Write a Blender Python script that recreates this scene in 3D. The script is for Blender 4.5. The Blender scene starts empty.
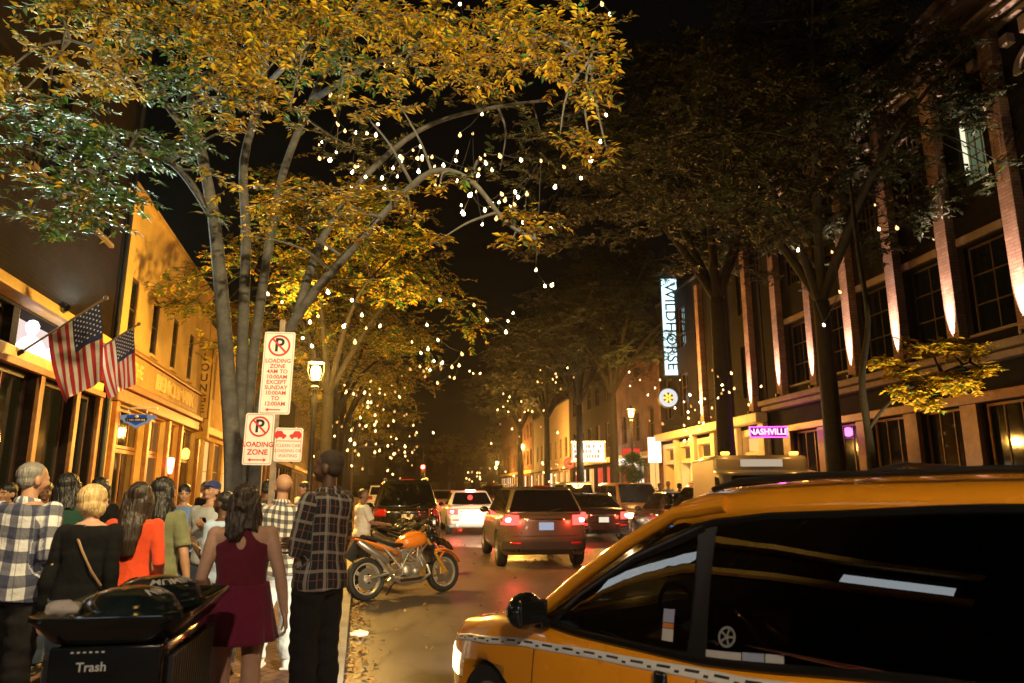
import bpy, bmesh, math, random
from mathutils import Vector, Matrix, Euler, noise
random.seed(11)
R = math.radians
SC = bpy.context.scene
COL = SC.collection
V = Vector

def tag(o, label=None, cat=None, group=None, kind=None):
    if label: o['label'] = label
    if cat: o['category'] = cat
    if group: o['group'] = group
    if kind: o['kind'] = kind
    return o

def empty(name, loc=(0, 0, 0), rz=0.0, label=None, cat=None, group=None):
    o = bpy.data.objects.new(name, None)
    o.empty_display_size = 0.2
    COL.objects.link(o)
    o.location = loc
    o.rotation_euler = (0, 0, rz)
    return tag(o, label, cat, group)

def kids(o):
    return [c for c in bpy.data.objects if c.parent == o]

def copy_tree(o, parent=None):
    c = o.copy()
    COL.objects.link(c)
    c.parent = parent
    for ch in kids(o):
        copy_tree(ch, c)
    return c

# ---------------------------------------------------------------- materials
def new_mat(name):
    m = bpy.data.materials.new(name)
    m.use_nodes = True
    nt = m.node_tree
    for n in list(nt.nodes):
        nt.nodes.remove(n)
    out = nt.nodes.new('ShaderNodeOutputMaterial')
    return m, nt, out

def N(nt, typ, **kw):
    n = nt.nodes.new(typ)
    for k, v in kw.items():
        if k in n.inputs.keys() if isinstance(k, str) else False:
            n.inputs[k].default_value = v
        else:
            setattr(n, k, v)
    return n

def rgb(c):
    return (c[0], c[1], c[2], 1.0)

def pbr(name, col, rough=0.6, metal=0.0, var=0.0, scale=8.0, bump=0.0, bscale=60.0, coat=0.0, col2=None, spec=None, rvar=0.0, sheen=0.0):
    m, nt, out = new_mat(name)
    b = nt.nodes.new('ShaderNodeBsdfPrincipled')
    nt.links.new(b.outputs[0], out.inputs[0])
    b.inputs['Base Color'].default_value = rgb(col)
    b.inputs['Roughness'].default_value = rough
    b.inputs['Metallic'].default_value = metal
    if coat: b.inputs['Coat Weight'].default_value = coat
    if spec is not None: b.inputs['Specular IOR Level'].default_value = spec
    if sheen: b.inputs['Sheen Weight'].default_value = sheen
    tc = nt.nodes.new('ShaderNodeTexCoord')
    if var or col2 or rvar:
        nz = nt.nodes.new('ShaderNodeTexNoise')
        nz.inputs['Scale'].default_value = scale
        nz.inputs['Detail'].default_value = 6
        nz.inputs['Roughness'].default_value = 0.6
        nt.links.new(tc.outputs['Object'], nz.inputs['Vector'])
        rp = nt.nodes.new('ShaderNodeValToRGB')
        c2 = col2 if col2 else tuple(min(1, c * (1 + var)) for c in col)
        c1 = col if col2 else tuple(c * (1 - var) for c in col)
        rp.color_ramp.elements[0].position = 0.3
        rp.color_ramp.elements[1].position = 0.7
        rp.color_ramp.elements[0].color = rgb(c1)
        rp.color_ramp.elements[1].color = rgb(c2)
        nt.links.new(nz.outputs[0], rp.inputs[0])
        nt.links.new(rp.outputs[0], b.inputs['Base Color'])
        if rvar:
            mr = nt.nodes.new('ShaderNodeMapRange')
            mr.inputs['To Min'].default_value = max(0.02, rough - rvar)
            mr.inputs['To Max'].default_value = min(1, rough + rvar)
            mr.inputs['From Min'].default_value = 0.3
            mr.inputs['From Max'].default_value = 0.7
            nt.links.new(nz.outputs[0], mr.inputs[0])
            nt.links.new(mr.outputs[0], b.inputs['Roughness'])
    if bump:
        nb = nt.nodes.new('ShaderNodeTexNoise')
        nb.inputs['Scale'].default_value = bscale
        nb.inputs['Detail'].default_value = 4
        nt.links.new(tc.outputs['Object'], nb.inputs['Vector'])
        bp = nt.nodes.new('ShaderNodeBump')
        bp.inputs['Strength'].default_value = bump
        bp.inputs['Distance'].default_value = 0.02
        nt.links.new(nb.outputs[0], bp.inputs['Height'])
        nt.links.new(bp.outputs[0], b.inputs['Normal'])
    return m

def emit(name, col, strength, sample=True, var=None):
    m, nt, out = new_mat(name)
    e = nt.nodes.new('ShaderNodeEmission')
    e.inputs[0].default_value = rgb(col)
    e.inputs[1].default_value = strength
    nt.links.new(e.outputs[0], out.inputs[0])
    if not sample:
        m.cycles.emission_sampling = 'NONE'
    return m

def brick(name, c1, c2, mortar, scale=1.0, rough=0.9, bw=0.22, bh=0.075):
    m, nt, out = new_mat(name)
    b = nt.nodes.new('ShaderNodeBsdfPrincipled'); b.inputs['Specular IOR Level'].default_value = 0.15
    b.inputs['Roughness'].default_value = rough
    nt.links.new(b.outputs[0], out.inputs[0])
    tc = nt.nodes.new('ShaderNodeTexCoord')
    sx = nt.nodes.new('ShaderNodeSeparateXYZ')
    nt.links.new(tc.outputs['Object'], sx.inputs[0])
    ad = nt.nodes.new('ShaderNodeMath'); ad.operation = 'ADD'
    nt.links.new(sx.outputs[0], ad.inputs[0]); nt.links.new(sx.outputs[1], ad.inputs[1])
    cx = nt.nodes.new('ShaderNodeCombineXYZ')
    nt.links.new(ad.outputs[0], cx.inputs[0]); nt.links.new(sx.outputs[2], cx.inputs[1])
    br = nt.nodes.new('ShaderNodeTexBrick')
    br.inputs['Color1'].default_value = rgb(c1)
    br.inputs['Color2'].default_value = rgb(c2)
    br.inputs['Mortar'].default_value = rgb(mortar)
    br.inputs['Scale'].default_value = scale
    br.inputs['Brick Width'].default_value = bw
    br.inputs['Row Height'].default_value = bh
    br.inputs['Mortar Size'].default_value = 0.008
    nt.links.new(cx.outputs[0], br.inputs['Vector'])
    nz = nt.nodes.new('ShaderNodeTexNoise'); nz.inputs['Scale'].default_value = 1.3; nz.inputs['Detail'].default_value = 8
    nt.links.new(tc.outputs['Object'], nz.inputs['Vector'])
    mx = nt.nodes.new('ShaderNodeMix'); mx.data_type = 'RGBA'; mx.blend_type = 'MULTIPLY'
    mx.inputs[0].default_value = 0.75
    rp = nt.nodes.new('ShaderNodeValToRGB')
    rp.color_ramp.elements[0].position = 0.35; rp.color_ramp.elements[0].color = (0.45, 0.43, 0.4, 1)
    rp.color_ramp.elements[1].position = 0.62; rp.color_ramp.elements[1].color = (1, 1, 1, 1)
    nt.links.new(nz.outputs[0], rp.inputs[0])
    nt.links.new(br.outputs['Color'], mx.inputs[6]); nt.links.new(rp.outputs[0], mx.inputs[7])
    nt.links.new(mx.outputs[2], b.inputs['Base Color'])
    bp = nt.nodes.new('ShaderNodeBump'); bp.inputs['Strength'].default_value = 0.7; bp.inputs['Distance'].default_value = 0.012
    iv = nt.nodes.new('ShaderNodeMath'); iv.operation = 'SUBTRACT'; iv.inputs[0].default_value = 1.0
    nt.links.new(br.outputs['Fac'], iv.inputs[1])
    nt.links.new(iv.outputs[0], bp.inputs['Height'])
    nt.links.new(bp.outputs[0], b.inputs['Normal'])
    return m

def glass(name, tint, rough=0.0, ior=1.5):
    """tinted pane: mirror reflection by fresnel over a tinted see-through sheet"""
    m, nt, out = new_mat(name)
    t = nt.nodes.new('ShaderNodeBsdfTransparent'); t.inputs[0].default_value = rgb(tint)
    g = nt.nodes.new('ShaderNodeBsdfGlossy'); g.inputs['Roughness'].default_value = rough
    fr = nt.nodes.new('ShaderNodeFresnel'); fr.inputs[0].default_value = ior
    mx = nt.nodes.new('ShaderNodeMixShader')
    nt.links.new(fr.outputs[0], mx.inputs[0]); nt.links.new(t.outputs[0], mx.inputs[1]); nt.links.new(g.outputs[0], mx.inputs[2])
    nt.links.new(mx.outputs[0], out.inputs[0])
    return m

# ---------------------------------------------------------------- mesh collector
def rot_to(d):
    return V(d).normalized().to_track_quat('Z', 'Y').to_matrix()

class MB:
    def __init__(s, M=None):
        s.v = []; s.f = []; s.m = []
        s.M = M or Matrix.Identity(4)
    def add(s, vs, fs, mi=0):
        o = len(s.v)
        s.v += [s.M @ V(p) for p in vs]
        s.f += [tuple(i + o for i in f) for f in fs]
        s.m += [mi] * len(fs)
        return s
    def box(s, c, d, mi=0, rot=None, taper=1.0):
        hx, hy, hz = d[0] / 2, d[1] / 2, d[2] / 2
        vs = []
        for z in (-1, 1):
            k = taper if z > 0 else 1.0
            for x, y in ((-1, -1), (1, -1), (1, 1), (-1, 1)):
                vs.append(V((x * hx * k, y * hy * k, z * hz)))
        if rot is not None:
            m = Euler(rot).to_matrix() if not isinstance(rot, Matrix) else rot
            vs = [m @ p for p in vs]
        vs = [p + V(c) for p in vs]
        return s.add(vs, [(3, 2, 1, 0), (4, 5, 6, 7), (0, 1, 5, 4), (1, 2, 6, 5), (2, 3, 7, 6), (3, 0, 4, 7)], mi)
    def span(s, a, b, mi=0):
        return s.box([(a[i] + b[i]) / 2 for i in range(3)], [abs(a[i] - b[i]) for i in range(3)], mi)
    def quad(s, a, b, c, d, mi=0):
        return s.add([a, b, c, d], [(0, 1, 2, 3)], mi)
    def tube(s, pts, rad, n=8, mi=0, caps=True, up=None):
        pts = [V(p) for p in pts]
        if not isinstance(rad, (list, tuple)): rad = [rad] * len(pts)
        vs = []; fs = []
        t0 = (pts[1] - pts[0]).normalized()
        ref = V(up) if up else (V((0, 0, 1)) if abs(t0.z) < 0.9 else V((0, 1, 0)))
        x = ref.cross(t0)
        if x.length < 1e-6: x = V((1, 0, 0)).cross(t0)
        x.normalize()
        for i, p in enumerate(pts):
            if i == 0: t = t0
            elif i == len(pts) - 1: t = (pts[i] - pts[i - 1]).normalized()
            else: t = ((pts[i + 1] - p).normalized() + (p - pts[i - 1]).normalized())
            if t.length < 1e-6: t = (pts[i] - pts[i - 1])
            t.normalize()
            x = (x - t * x.dot(t))
            if x.length < 1e-6: x = t.orthogonal()
            x.normalize()
            y = t.cross(x)
            r = rad[i]
            rx, ry = (r if isinstance(r, (tuple, list)) else (r, r))
            for k in range(n):
                a = 2 * math.pi * k / n
                vs.append(p + x * (math.cos(a) * rx) + y * (math.sin(a) * ry))
        for i in range(len(pts) - 1):
            for k in range(n):
                a = i * n + k; b = i * n + (k + 1) % n
                fs.append((a, b, b + n, a + n))
        if caps:
            fs.append(tuple(range(n - 1, -1, -1)))
            fs.append(tuple(range((len(pts) - 1) * n, len(pts) * n)))
        return s.add(vs, fs, mi)
    def lathe(s, prof, n=16, c=(0, 0, 0), mi=0, axis=None, closed=False):
        m = rot_to(axis) if axis is not None else Matrix.Identity(3)
        vs = []; fs = []
        for r, z in prof:
            for k in range(n):
                a = 2 * math.pi * k / n
                vs.append(m @ V((r * math.cos(a), r * math.sin(a), z)) + V(c))
        L = len(prof)
        for i in range(L if closed else L - 1):
            j = (i + 1) % L
            for k in range(n):
                k2 = (k + 1) % n
                fs.append((i * n + k, i * n + k2, j * n + k2, j * n + k))
        if not closed:
            fs.append(tuple(range(n - 1, -1, -1)))
            fs.append(tuple(range((L - 1) * n, L * n)))
        return s.add(vs, fs, mi)
    def ell(s, c, r, mi=0, rot=None, nu=14, nv=9):
        vs = [V((0, 0, -1))]; fs = []
        for i in range(1, nv):
            ph = -math.pi / 2 + math.pi * i / nv
            for k in range(nu):
                a = 2 * math.pi * k / nu
                vs.append(V((math.cos(ph) * math.cos(a), math.cos(ph) * math.sin(a), math.sin(ph))))
        vs.append(V((0, 0, 1)))
        for k in range(nu):
            fs.append((0, 1 + (k + 1) % nu, 1 + k))
        for i in range(nv - 2):
            for k in range(nu):
                a = 1 + i * nu + k; b = 1 + i * nu + (k + 1) % nu
                fs.append((a, b, b + nu, a + nu))
        t = len(vs) - 1; o = 1 + (nv - 2) * nu
        for k in range(nu):
            fs.append((o + k, o + (k + 1) % nu, t))
        if not isinstance(r, (tuple, list)): r = (r, r, r)
        vs = [V((p.x * r[0], p.y * r[1], p.z * r[2])) for p in vs]
        if rot is not None:
            m = Euler(rot).to_matrix() if not isinstance(rot, Matrix) else rot
            vs = [m @ p for p in vs]
        return s.add([p + V(c) for p in vs], fs, mi)
    def prism(s, poly, o, ax, ay, depth, mi=0):
        """2D polygon (a,b) in plane o + a*ax + b*ay, thickened by depth along ax x ay"""
        ax = V(ax); ay = V(ay); o = V(o)
        n = ax.cross(ay).normalized() * depth
        L = len(poly)
        vs = [o + ax * a + ay * b for a, b in poly] + [o + ax * a + ay * b + n for a, b in poly]
        fs = [tuple(range(L - 1, -1, -1)), tuple(range(L, 2 * L))]
        for i in range(L):
            j = (i + 1) % L
            fs.append((i, j, j + L, i + L))
        return s.add(vs, fs, mi)
    def loft(s, rings, mi=0, caps=True):
        n = len(rings[0]); vs = [p for r in rings for p in r]; fs = []
        for i in range(len(rings) - 1):
            for k in range(n):
                a = i * n + k; b = i * n + (k + 1) % n
                fs.append((a, b, b + n, a + n))
        if caps:
            fs.append(tuple(range(n - 1, -1, -1)))
            fs.append(tuple(range((len(rings) - 1) * n, len(rings) * n)))
        return s.add(vs, fs, mi)
    def mesh(s, name, mats, smooth=True, angle=40):
        me = bpy.data.meshes.new(name)
        me.from_pydata([tuple(p) for p in s.v], [], s.f)
        for m in (mats if isinstance(mats, (list, tuple)) else [mats]):
            me.materials.append(m)
        if max(s.m, default=0) > 0:
            me.polygons.foreach_set('material_index', s.m)
        if smooth:
            me.polygons.foreach_set('use_smooth', [True] * len(s.f))
            try: me.set_sharp_from_angle(angle=R(angle))
            except Exception: pass
        me.update()
        return me
    def build(s, name, mats, parent=None, smooth=True, bevel=0.0, seg=2, angle=40, fix=False):
        me = s.mesh(name, mats, smooth, angle)
        if fix:
            bm = bmesh.new(); bm.from_mesh(me)
            bmesh.ops.recalc_face_normals(bm, faces=bm.faces)
            bm.to_mesh(me); bm.free()
        o = bpy.data.objects.new(name, me)
        COL.objects.link(o)
        if parent is not None: o.parent = parent
        if bevel:
            md = o.modifiers.new('b', 'BEVEL'); md.width = bevel; md.segments = seg; md.limit_method = 'ANGLE'; md.angle_limit = R(35)
        return o

def bake(o):
    """replace an object's mesh by its evaluated mesh"""
    bpy.context.view_layer.update()
    dg = bpy.context.evaluated_depsgraph_get()
    me = bpy.data.meshes.new_from_object(o.evaluated_get(dg))
    o.modifiers.clear()
    o.data = me
    return me

def remesh(mb, name, mats, parent, voxel=0.01, smooth=3, disp=None):
    me = mb.mesh(name, mats, False)
    o = bpy.data.objects.new(name, me)
    COL.objects.link(o)
    md = o.modifiers.new('r', 'REMESH'); md.mode = 'VOXEL'; md.voxel_size = voxel; md.use_smooth_shade = True
    if smooth:
        sm = o.modifiers.new('s', 'SMOOTH'); sm.factor = 0.5; sm.iterations = smooth
    me = bake(o)
    if not me.materials:
        for m in (mats if isinstance(mats, (list, tuple)) else [mats]): me.materials.append(m)
    if disp:
        me.update()
        nn = [v.normal.copy() for v in me.vertices]
        for v, n in zip(me.vertices, nn):
            v.co = v.co + disp(v.co, n)
    me.polygons.foreach_set('use_smooth', [True] * len(me.polygons))
    me.update()
    if parent is not None: o.parent = parent
    return o

def text_mesh(body, size=0.1, extrude=0.003, align='CENTER', bold=0.0):
    cu = bpy.data.curves.new('t', 'FONT')
    cu.body = body; cu.size = size; cu.extrude = extrude
    cu.align_x = align; cu.align_y = 'CENTER'
    cu.offset = bold
    cu.resolution_u = 3
    o = bpy.data.objects.new('t', cu)
    COL.objects.link(o)
    bpy.context.view_layer.update()
    me = bpy.data.meshes.new_from_object(o.evaluated_get(bpy.context.evaluated_depsgraph_get()))
    vs = [v.co.copy() for v in me.vertices]; fs = [tuple(p.vertices) for p in me.polygons]
    bpy.data.objects.remove(o); bpy.data.curves.remove(cu); bpy.data.meshes.remove(me)
    return vs, fs

def add_text(mb, body, o, ax, ay, size, mi=0, extrude=0.003, align='CENTER', bold=0.0, sx=1.0, off=0.002):
    vs, fs = text_mesh(body, size, extrude, align, bold)
    ax = V(ax).normalized(); ay = V(ay).normalized(); n = ax.cross(ay)
    mb.add([V(o) + ax * (p.x * sx) + ay * p.y + n * (p.z + extrude + off) for p in vs], fs, mi)

def fillet(poly, r, k=4):
    out = []
    L = len(poly)
    for i in range(L):
        p0 = V((*poly[i - 1], 0)); p = V((*poly[i], 0)); p1 = V((*poly[(i + 1) % L], 0))
        d0 = (p0 - p); d1 = (p1 - p)
        rr = min(r, d0.length * 0.45, d1.length * 0.45)
        a = p + d0.normalized() * rr; b = p + d1.normalized() * rr
        for j in range(k + 1):
            t = j / k
            q = a * (1 - t) ** 2 + p * 2 * t * (1 - t) + b * t * t
            out.append((q.x, q.y))
    return out

def lerp(a, b, t): return a + (b - a) * t
def interp(tab, x):
    if x <= tab[0][0]: return tab[0][1]
    for (x0, y0), (x1, y1) in zip(tab, tab[1:]):
        if x <= x1:
            t = (x - x0) / (x1 - x0); t = t * t * (3 - 2 * t) * 0.5 + t * 0.5
            return y0 + (y1 - y0) * t
    return tab[-1][1]

# ---------------------------------------------------------------- camera (eye height of a standing photographer)
EYE = 1.65; FPX = 700.0; PITCH = math.atan((487 - 341.5) / FPX)
cam = bpy.data.cameras.new('camera'); camo = bpy.data.objects.new('camera', cam); COL.objects.link(camo)
cam.sensor_width = 36; cam.lens = FPX / 1024 * 36; cam.clip_end = 2000; cam.clip_start = 0.05
camo.location = (0, 0, EYE); camo.rotation_euler = (R(90) + PITCH, 0, 0)
SC.camera = camo
cam.dof.use_dof = True; cam.dof.focus_distance = 7.5; cam.dof.aperture_fstop = 2.2
def at(px, py, Y):
    """world point seen at pixel (px,py) of the photograph, at distance Y: used to read positions off the photograph"""
    x = (px - 512) / FPX; v = (341.5 - py) / FPX
    dx, dy, dz = x, math.cos(PITCH) - v * math.sin(PITCH), math.sin(PITCH) + v * math.cos(PITCH)
    t = Y / dy
    return V((dx * t, Y, EYE + dz * t))
M = {}
M['asphalt'] = None
def asphalt():
    m, nt, out = new_mat('asphalt')
    b = nt.nodes.new('ShaderNodeBsdfPrincipled'); nt.links.new(b.outputs[0], out.inputs[0])
    tc = nt.nodes.new('ShaderNodeTexCoord')
    n1 = nt.nodes.new('ShaderNodeTexNoise'); n1.inputs['Scale'].default_value = 0.55; n1.inputs['Detail'].default_value = 9; n1.inputs['Roughness'].default_value = 0.62
    n2 = nt.nodes.new('ShaderNodeTexNoise'); n2.inputs['Scale'].default_value = 90; n2.inputs['Detail'].default_value = 3
    mp = nt.nodes.new('ShaderNodeMapping'); mp.inputs['Scale'].default_value = (1.0, 0.35, 1)
    mp.inputs['Rotation'].default_value = (0, 0, R(-11))
    nt.links.new(tc.outputs['Object'], mp.inputs[0])
    nt.links.new(mp.outputs[0], n1.inputs['Vector']); nt.links.new(tc.outputs['Object'], n2.inputs['Vector'])
    rp = nt.nodes.new('ShaderNodeValToRGB')
    rp.color_ramp.elements[0].position = 0.32; rp.color_ramp.elements[0].color = (0.058, 0.043, 0.036, 1)
    rp.color_ramp.elements[1].position = 0.68; rp.color_ramp.elements[1].color = (0.150, 0.112, 0.090, 1)
    nt.links.new(n1.outputs[0], rp.inputs[0])
    vo = nt.nodes.new('ShaderNodeTexVoronoi'); vo.feature = 'DISTANCE_TO_EDGE'; vo.inputs['Scale'].default_value = 0.42
    wn = nt.nodes.new('ShaderNodeTexNoise'); wn.inputs['Scale'].default_value = 1.4; wn.inputs['Detail'].default_value = 5
    nt.links.new(tc.outputs['Object'], wn.inputs['Vector'])
    va = nt.nodes.new('ShaderNodeVectorMath'); va.operation = 'ADD'
    nt.links.new(tc.outputs['Object'], va.inputs[0]); nt.links.new(wn.outputs['Color'], va.inputs[1])
    nt.links.new(va.outputs[0], vo.inputs['Vector'])
    cr = nt.nodes.new('ShaderNodeValToRGB')
    cr.color_ramp.elements[0].position = 0.004; cr.color_ramp.elements[0].color = (0.7, 0.7, 0.7, 1)
    cr.color_ramp.elements[1].position = 0.014; cr.color_ramp.elements[1].color = (1, 1, 1, 1)
    nt.links.new(vo.outputs['Distance'], cr.inputs[0])
    mx = nt.nodes.new('ShaderNodeMix'); mx.data_type = 'RGBA'; mx.blend_type = 'MULTIPLY'; mx.inputs[0].default_value = 1
    nt.links.new(rp.outputs[0], mx.inputs[6]); nt.links.new(cr.outputs[0], mx.inputs[7])
    nt.links.new(mx.outputs[2], b.inputs['Base Color'])
    mr = nt.nodes.new('ShaderNodeMapRange'); mr.inputs['From Min'].default_value = 0.35; mr.inputs['From Max'].default_value = 0.65
    mr.inputs['To Min'].default_value = 0.28; mr.inputs['To Max'].default_value = 0.55
    nt.links.new(n1.outputs[0], mr.inputs[0]); nt.links.new(mr.outputs[0], b.inputs['Roughness'])
    bp = nt.nodes.new('ShaderNodeBump'); bp.inputs['Strength'].default_value = 0.35; bp.inputs['Distance'].default_value = 0.008
    nt.links.new(n2.outputs[0], bp.inputs['Height']); nt.links.new(bp.outputs[0], b.inputs['Normal'])
    return m
M['asphalt'] = asphalt()
M['paving'] = brick('brick paving', (0.24, 0.13, 0.10), (0.30, 0.17, 0.13), (0.12, 0.10, 0.09), bw=0.21, bh=0.105)
def paving_flat(m):
    nt = m.node_tree
    tc = [n for n in nt.nodes if n.type == 'TEX_COORD'][0]; br = [n for n in nt.nodes if n.type == 'TEX_BRICK'][0]
    mp = nt.nodes.new('ShaderNodeMapping'); mp.inputs['Rotation'].default_value = (0, 0, R(-57))
    nt.links.new(tc.outputs['Object'], mp.inputs[0]); nt.links.new(mp.outputs[0], br.inputs['Vector'])
paving_flat(M['paving'])
M['concrete'] = pbr('concrete', (0.26, 0.24, 0.22), 0.85, var=0.3, scale=3, bump=0.2)
M['black_metal'] = pbr('black metal', (0.012, 0.012, 0.013), 0.5, 0.0, bump=0.05, bscale=30)
M['black_gloss'] = pbr('black gloss plastic', (0.010, 0.012, 0.013), 0.16, var=0.3, scale=5, coat=0.4, rvar=0.06)
M['black_rubber'] = pbr('tyre rubber', (0.014, 0.014, 0.014), 0.75, bump=0.1)
M['grey_metal'] = pbr('galvanised steel', (0.42, 0.42, 0.43), 0.45, 0.9, var=0.2)
M['alu'] = pbr('aluminium', (0.62, 0.60, 0.57), 0.3, 0.9, var=0.15)
M['dull_alu'] = pbr('engine aluminium', (0.46, 0.42, 0.36), 0.42, 0.75, var=0.3, scale=20)
M['chrome'] = pbr('chrome', (0.8, 0.8, 0.8), 0.12, 1.0)
M['white_paint'] = pbr('white paint', (0.75, 0.74, 0.72), 0.4, var=0.05)
M['cream'] = pbr('cream paint', (0.62, 0.52, 0.36), 0.6, var=0.12, scale=2)
M['yellow_trim'] = pbr('yellow timber trim', (0.62, 0.40, 0.10), 0.5, var=0.15, scale=6)
M['orange_wood'] = pbr('varnished timber', (0.30, 0.13, 0.04), 0.4, var=0.3, scale=6)
M['dark_wood'] = pbr('dark timber', (0.07, 0.04, 0.025), 0.5, var=0.3, scale=6)
M['stucco'] = pbr('yellow stucco', (0.62, 0.42, 0.14), 0.85, var=0.18, scale=1.6, bump=0.5, bscale=14)
M['stucco2'] = pbr('ochre stucco', (0.60, 0.40, 0.13), 0.85, var=0.22, scale=2.3, bump=0.4, bscale=14)
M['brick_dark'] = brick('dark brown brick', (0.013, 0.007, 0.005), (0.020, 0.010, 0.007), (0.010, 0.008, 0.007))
M['brick_red'] = brick('red brick', (0.20, 0.09, 0.06), (0.26, 0.12, 0.08), (0.14, 0.12, 0.1))
M['brick_pale'] = brick('pale painted brick', (0.34, 0.20, 0.15), (0.46, 0.29, 0.22), (0.24, 0.17, 0.14))
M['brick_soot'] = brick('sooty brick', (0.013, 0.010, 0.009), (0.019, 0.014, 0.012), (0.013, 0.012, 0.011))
M['stone'] = pbr('sandstone', (0.22, 0.16, 0.12), 0.8, var=0.2, scale=4, bump=0.2)
M['roofing'] = pbr('roof felt', (0.03, 0.03, 0.03), 0.9)
M['dark_glass'] = pbr('dark window glass', (0.006, 0.008, 0.009), 0.05, spec=0.6)
M['car_glass'] = pbr('dark car glass', (0.004, 0.004, 0.005), 0.03, spec=0.6)
M['pane'] = glass('shop pane', (0.75, 0.78, 0.75))
M['inside'] = pbr('dim interior', (0.10, 0.06, 0.04), 0.8, var=0.4, scale=2)
M['bark'] = pbr('grey bark', (0.095, 0.09, 0.085), 0.9, var=0.4, scale=7, bump=0.8, bscale=22)
M['bark_dark'] = pbr('brown bark', (0.018, 0.014, 0.011), 0.9, var=0.4, scale=7, bump=0.8, bscale=22)
M['sign_white'] = pbr('sign face white', (0.74, 0.72, 0.68), 0.35, var=0.06, scale=9)
M['sign_red'] = pbr('sign red', (0.55, 0.03, 0.03), 0.4)
M['sign_black'] = pbr('sign black', (0.015, 0.015, 0.015), 0.4)
M['sodium'] = emit('sodium lamp', (1.0, 0.55, 0.12), 60.0, sample=False)
M['sodium_halo'] = emit('frosted lamp globe', (1.0, 0.45, 0.08), 9.0, sample=False)
M['bulb'] = emit('string light bulb', (1.0, 0.80, 0.42), 14.0, sample=False)
M['bulb_far'] = emit('far string light bulb', (1.0, 0.72, 0.30), 7.0, sample=False)
M['tail'] = emit('lit tail lamp', (1.0, 0.05, 0.04), 5.0, sample=False)
M['tail_hot'] = emit('tail lamp filament', (1.0, 0.35, 0.30), 22.0, sample=False)
M['tail_dark'] = pbr('unlit red lens', (0.35, 0.01, 0.01), 0.15, coat=0.5)
M['head'] = emit('headlamp', (1.0, 0.80, 0.45), 26.0, sample=False)
M['amber'] = emit('amber lamp', (1.0, 0.42, 0.05), 6.0, sample=False)
M['plate'] = pbr('licence plate', (0.7, 0.7, 0.72), 0.4)

def leafmat():
    m, nt, out = new_mat('leaves')
    at_ = nt.nodes.new('ShaderNodeAttribute'); at_.attribute_name = 'leafcol'
    b = nt.nodes.new('ShaderNodeBsdfPrincipled'); b.inputs['Roughness'].default_value = 0.45
    b.inputs['Specular IOR Level'].default_value = 0.25
    nt.links.new(at_.outputs['Color'], b.inputs['Base Color'])
    tr = nt.nodes.new('ShaderNodeBsdfTranslucent'); nt.links.new(at_.outputs['Color'], tr.inputs[0])
    mx = nt.nodes.new('ShaderNodeMixShader'); mx.inputs[0].default_value = 0.3
    nt.links.new(b.outputs[0], mx.inputs[1]); nt.links.new(tr.outputs[0], mx.inputs[2])
    nt.links.new(mx.outputs[0], out.inputs[0])
    return m
M['leaf'] = leafmat()

def plaid(name, base, bands):
    """woven check: cloth_uv attribute holds (around, along) in metres; bands = list of (axis, period, width, offset, colour, mix)"""
    m, nt, out = new_mat(name)
    b = nt.nodes.new('ShaderNodeBsdfPrincipled'); b.inputs['Roughness'].default_value = 0.9
    nt.links.new(b.outputs[0], out.inputs[0])
    a = nt.nodes.new('ShaderNodeAttribute'); a.attribute_name = 'cloth_uv'
    sx = nt.nodes.new('ShaderNodeSeparateXYZ'); nt.links.new(a.outputs['Vector'], sx.inputs[0])
    cur = None
    for ax, per, wid, off, col, mix in bands:
        d = nt.nodes.new('ShaderNodeMath'); d.operation = 'MULTIPLY_ADD'; d.inputs[1].default_value = 1 / per; d.inputs[2].default_value = off + 50
        nt.links.new(sx.outputs[ax], d.inputs[0])
        fr = nt.nodes.new('ShaderNodeMath'); fr.operation = 'FRACT'; nt.links.new(d.outputs[0], fr.inputs[0])
        lt = nt.nodes.new('ShaderNodeMath'); lt.operation = 'LESS_THAN'; lt.inputs[1].default_value = wid / per
        nt.links.new(fr.outputs[0], lt.inputs[0])
        ml = nt.nodes.new('ShaderNodeMath'); ml.operation = 'MULTIPLY'; ml.inputs[1].default_value = mix
        nt.links.new(lt.outputs[0], ml.inputs[0])
        mx = nt.nodes.new('ShaderNodeMix'); mx.data_type = 'RGBA'
        nt.links.new(ml.outputs[0], mx.inputs[0])
        if cur is None: mx.inputs[6].default_value = rgb(base)
        else: nt.links.new(cur, mx.inputs[6])
        mx.inputs[7].default_value = rgb(col)
        cur = mx.outputs[2]
    nt.links.new(cur, b.inputs['Base Color'])
    tc = nt.nodes.new('ShaderNodeTexCoord')
    nb = nt.nodes.new('ShaderNodeTexNoise'); nb.inputs['Scale'].default_value = 14; nb.inputs['Detail'].default_value = 3
    nt.links.new(tc.outputs['Object'], nb.inputs['Vector'])
    bp = nt.nodes.new('ShaderNodeBump'); bp.inputs['Strength'].default_value = 0.6; bp.inputs['Distance'].default_value = 0.03
    nt.links.new(nb.outputs[0], bp.inputs['Height']); nt.links.new(bp.outputs[0], b.inputs['Normal'])
    return m
def cloth(name, col, var=0.15): return pbr(name, col, 0.9, var=var, scale=6, bump=0.6, bscale=13, sheen=0.2 if max(col) > 0.05 else 0.0, spec=0.3)
def skinm(name, col): return pbr(name, col, 0.5, var=0.10, scale=12, spec=0.4)
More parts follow.
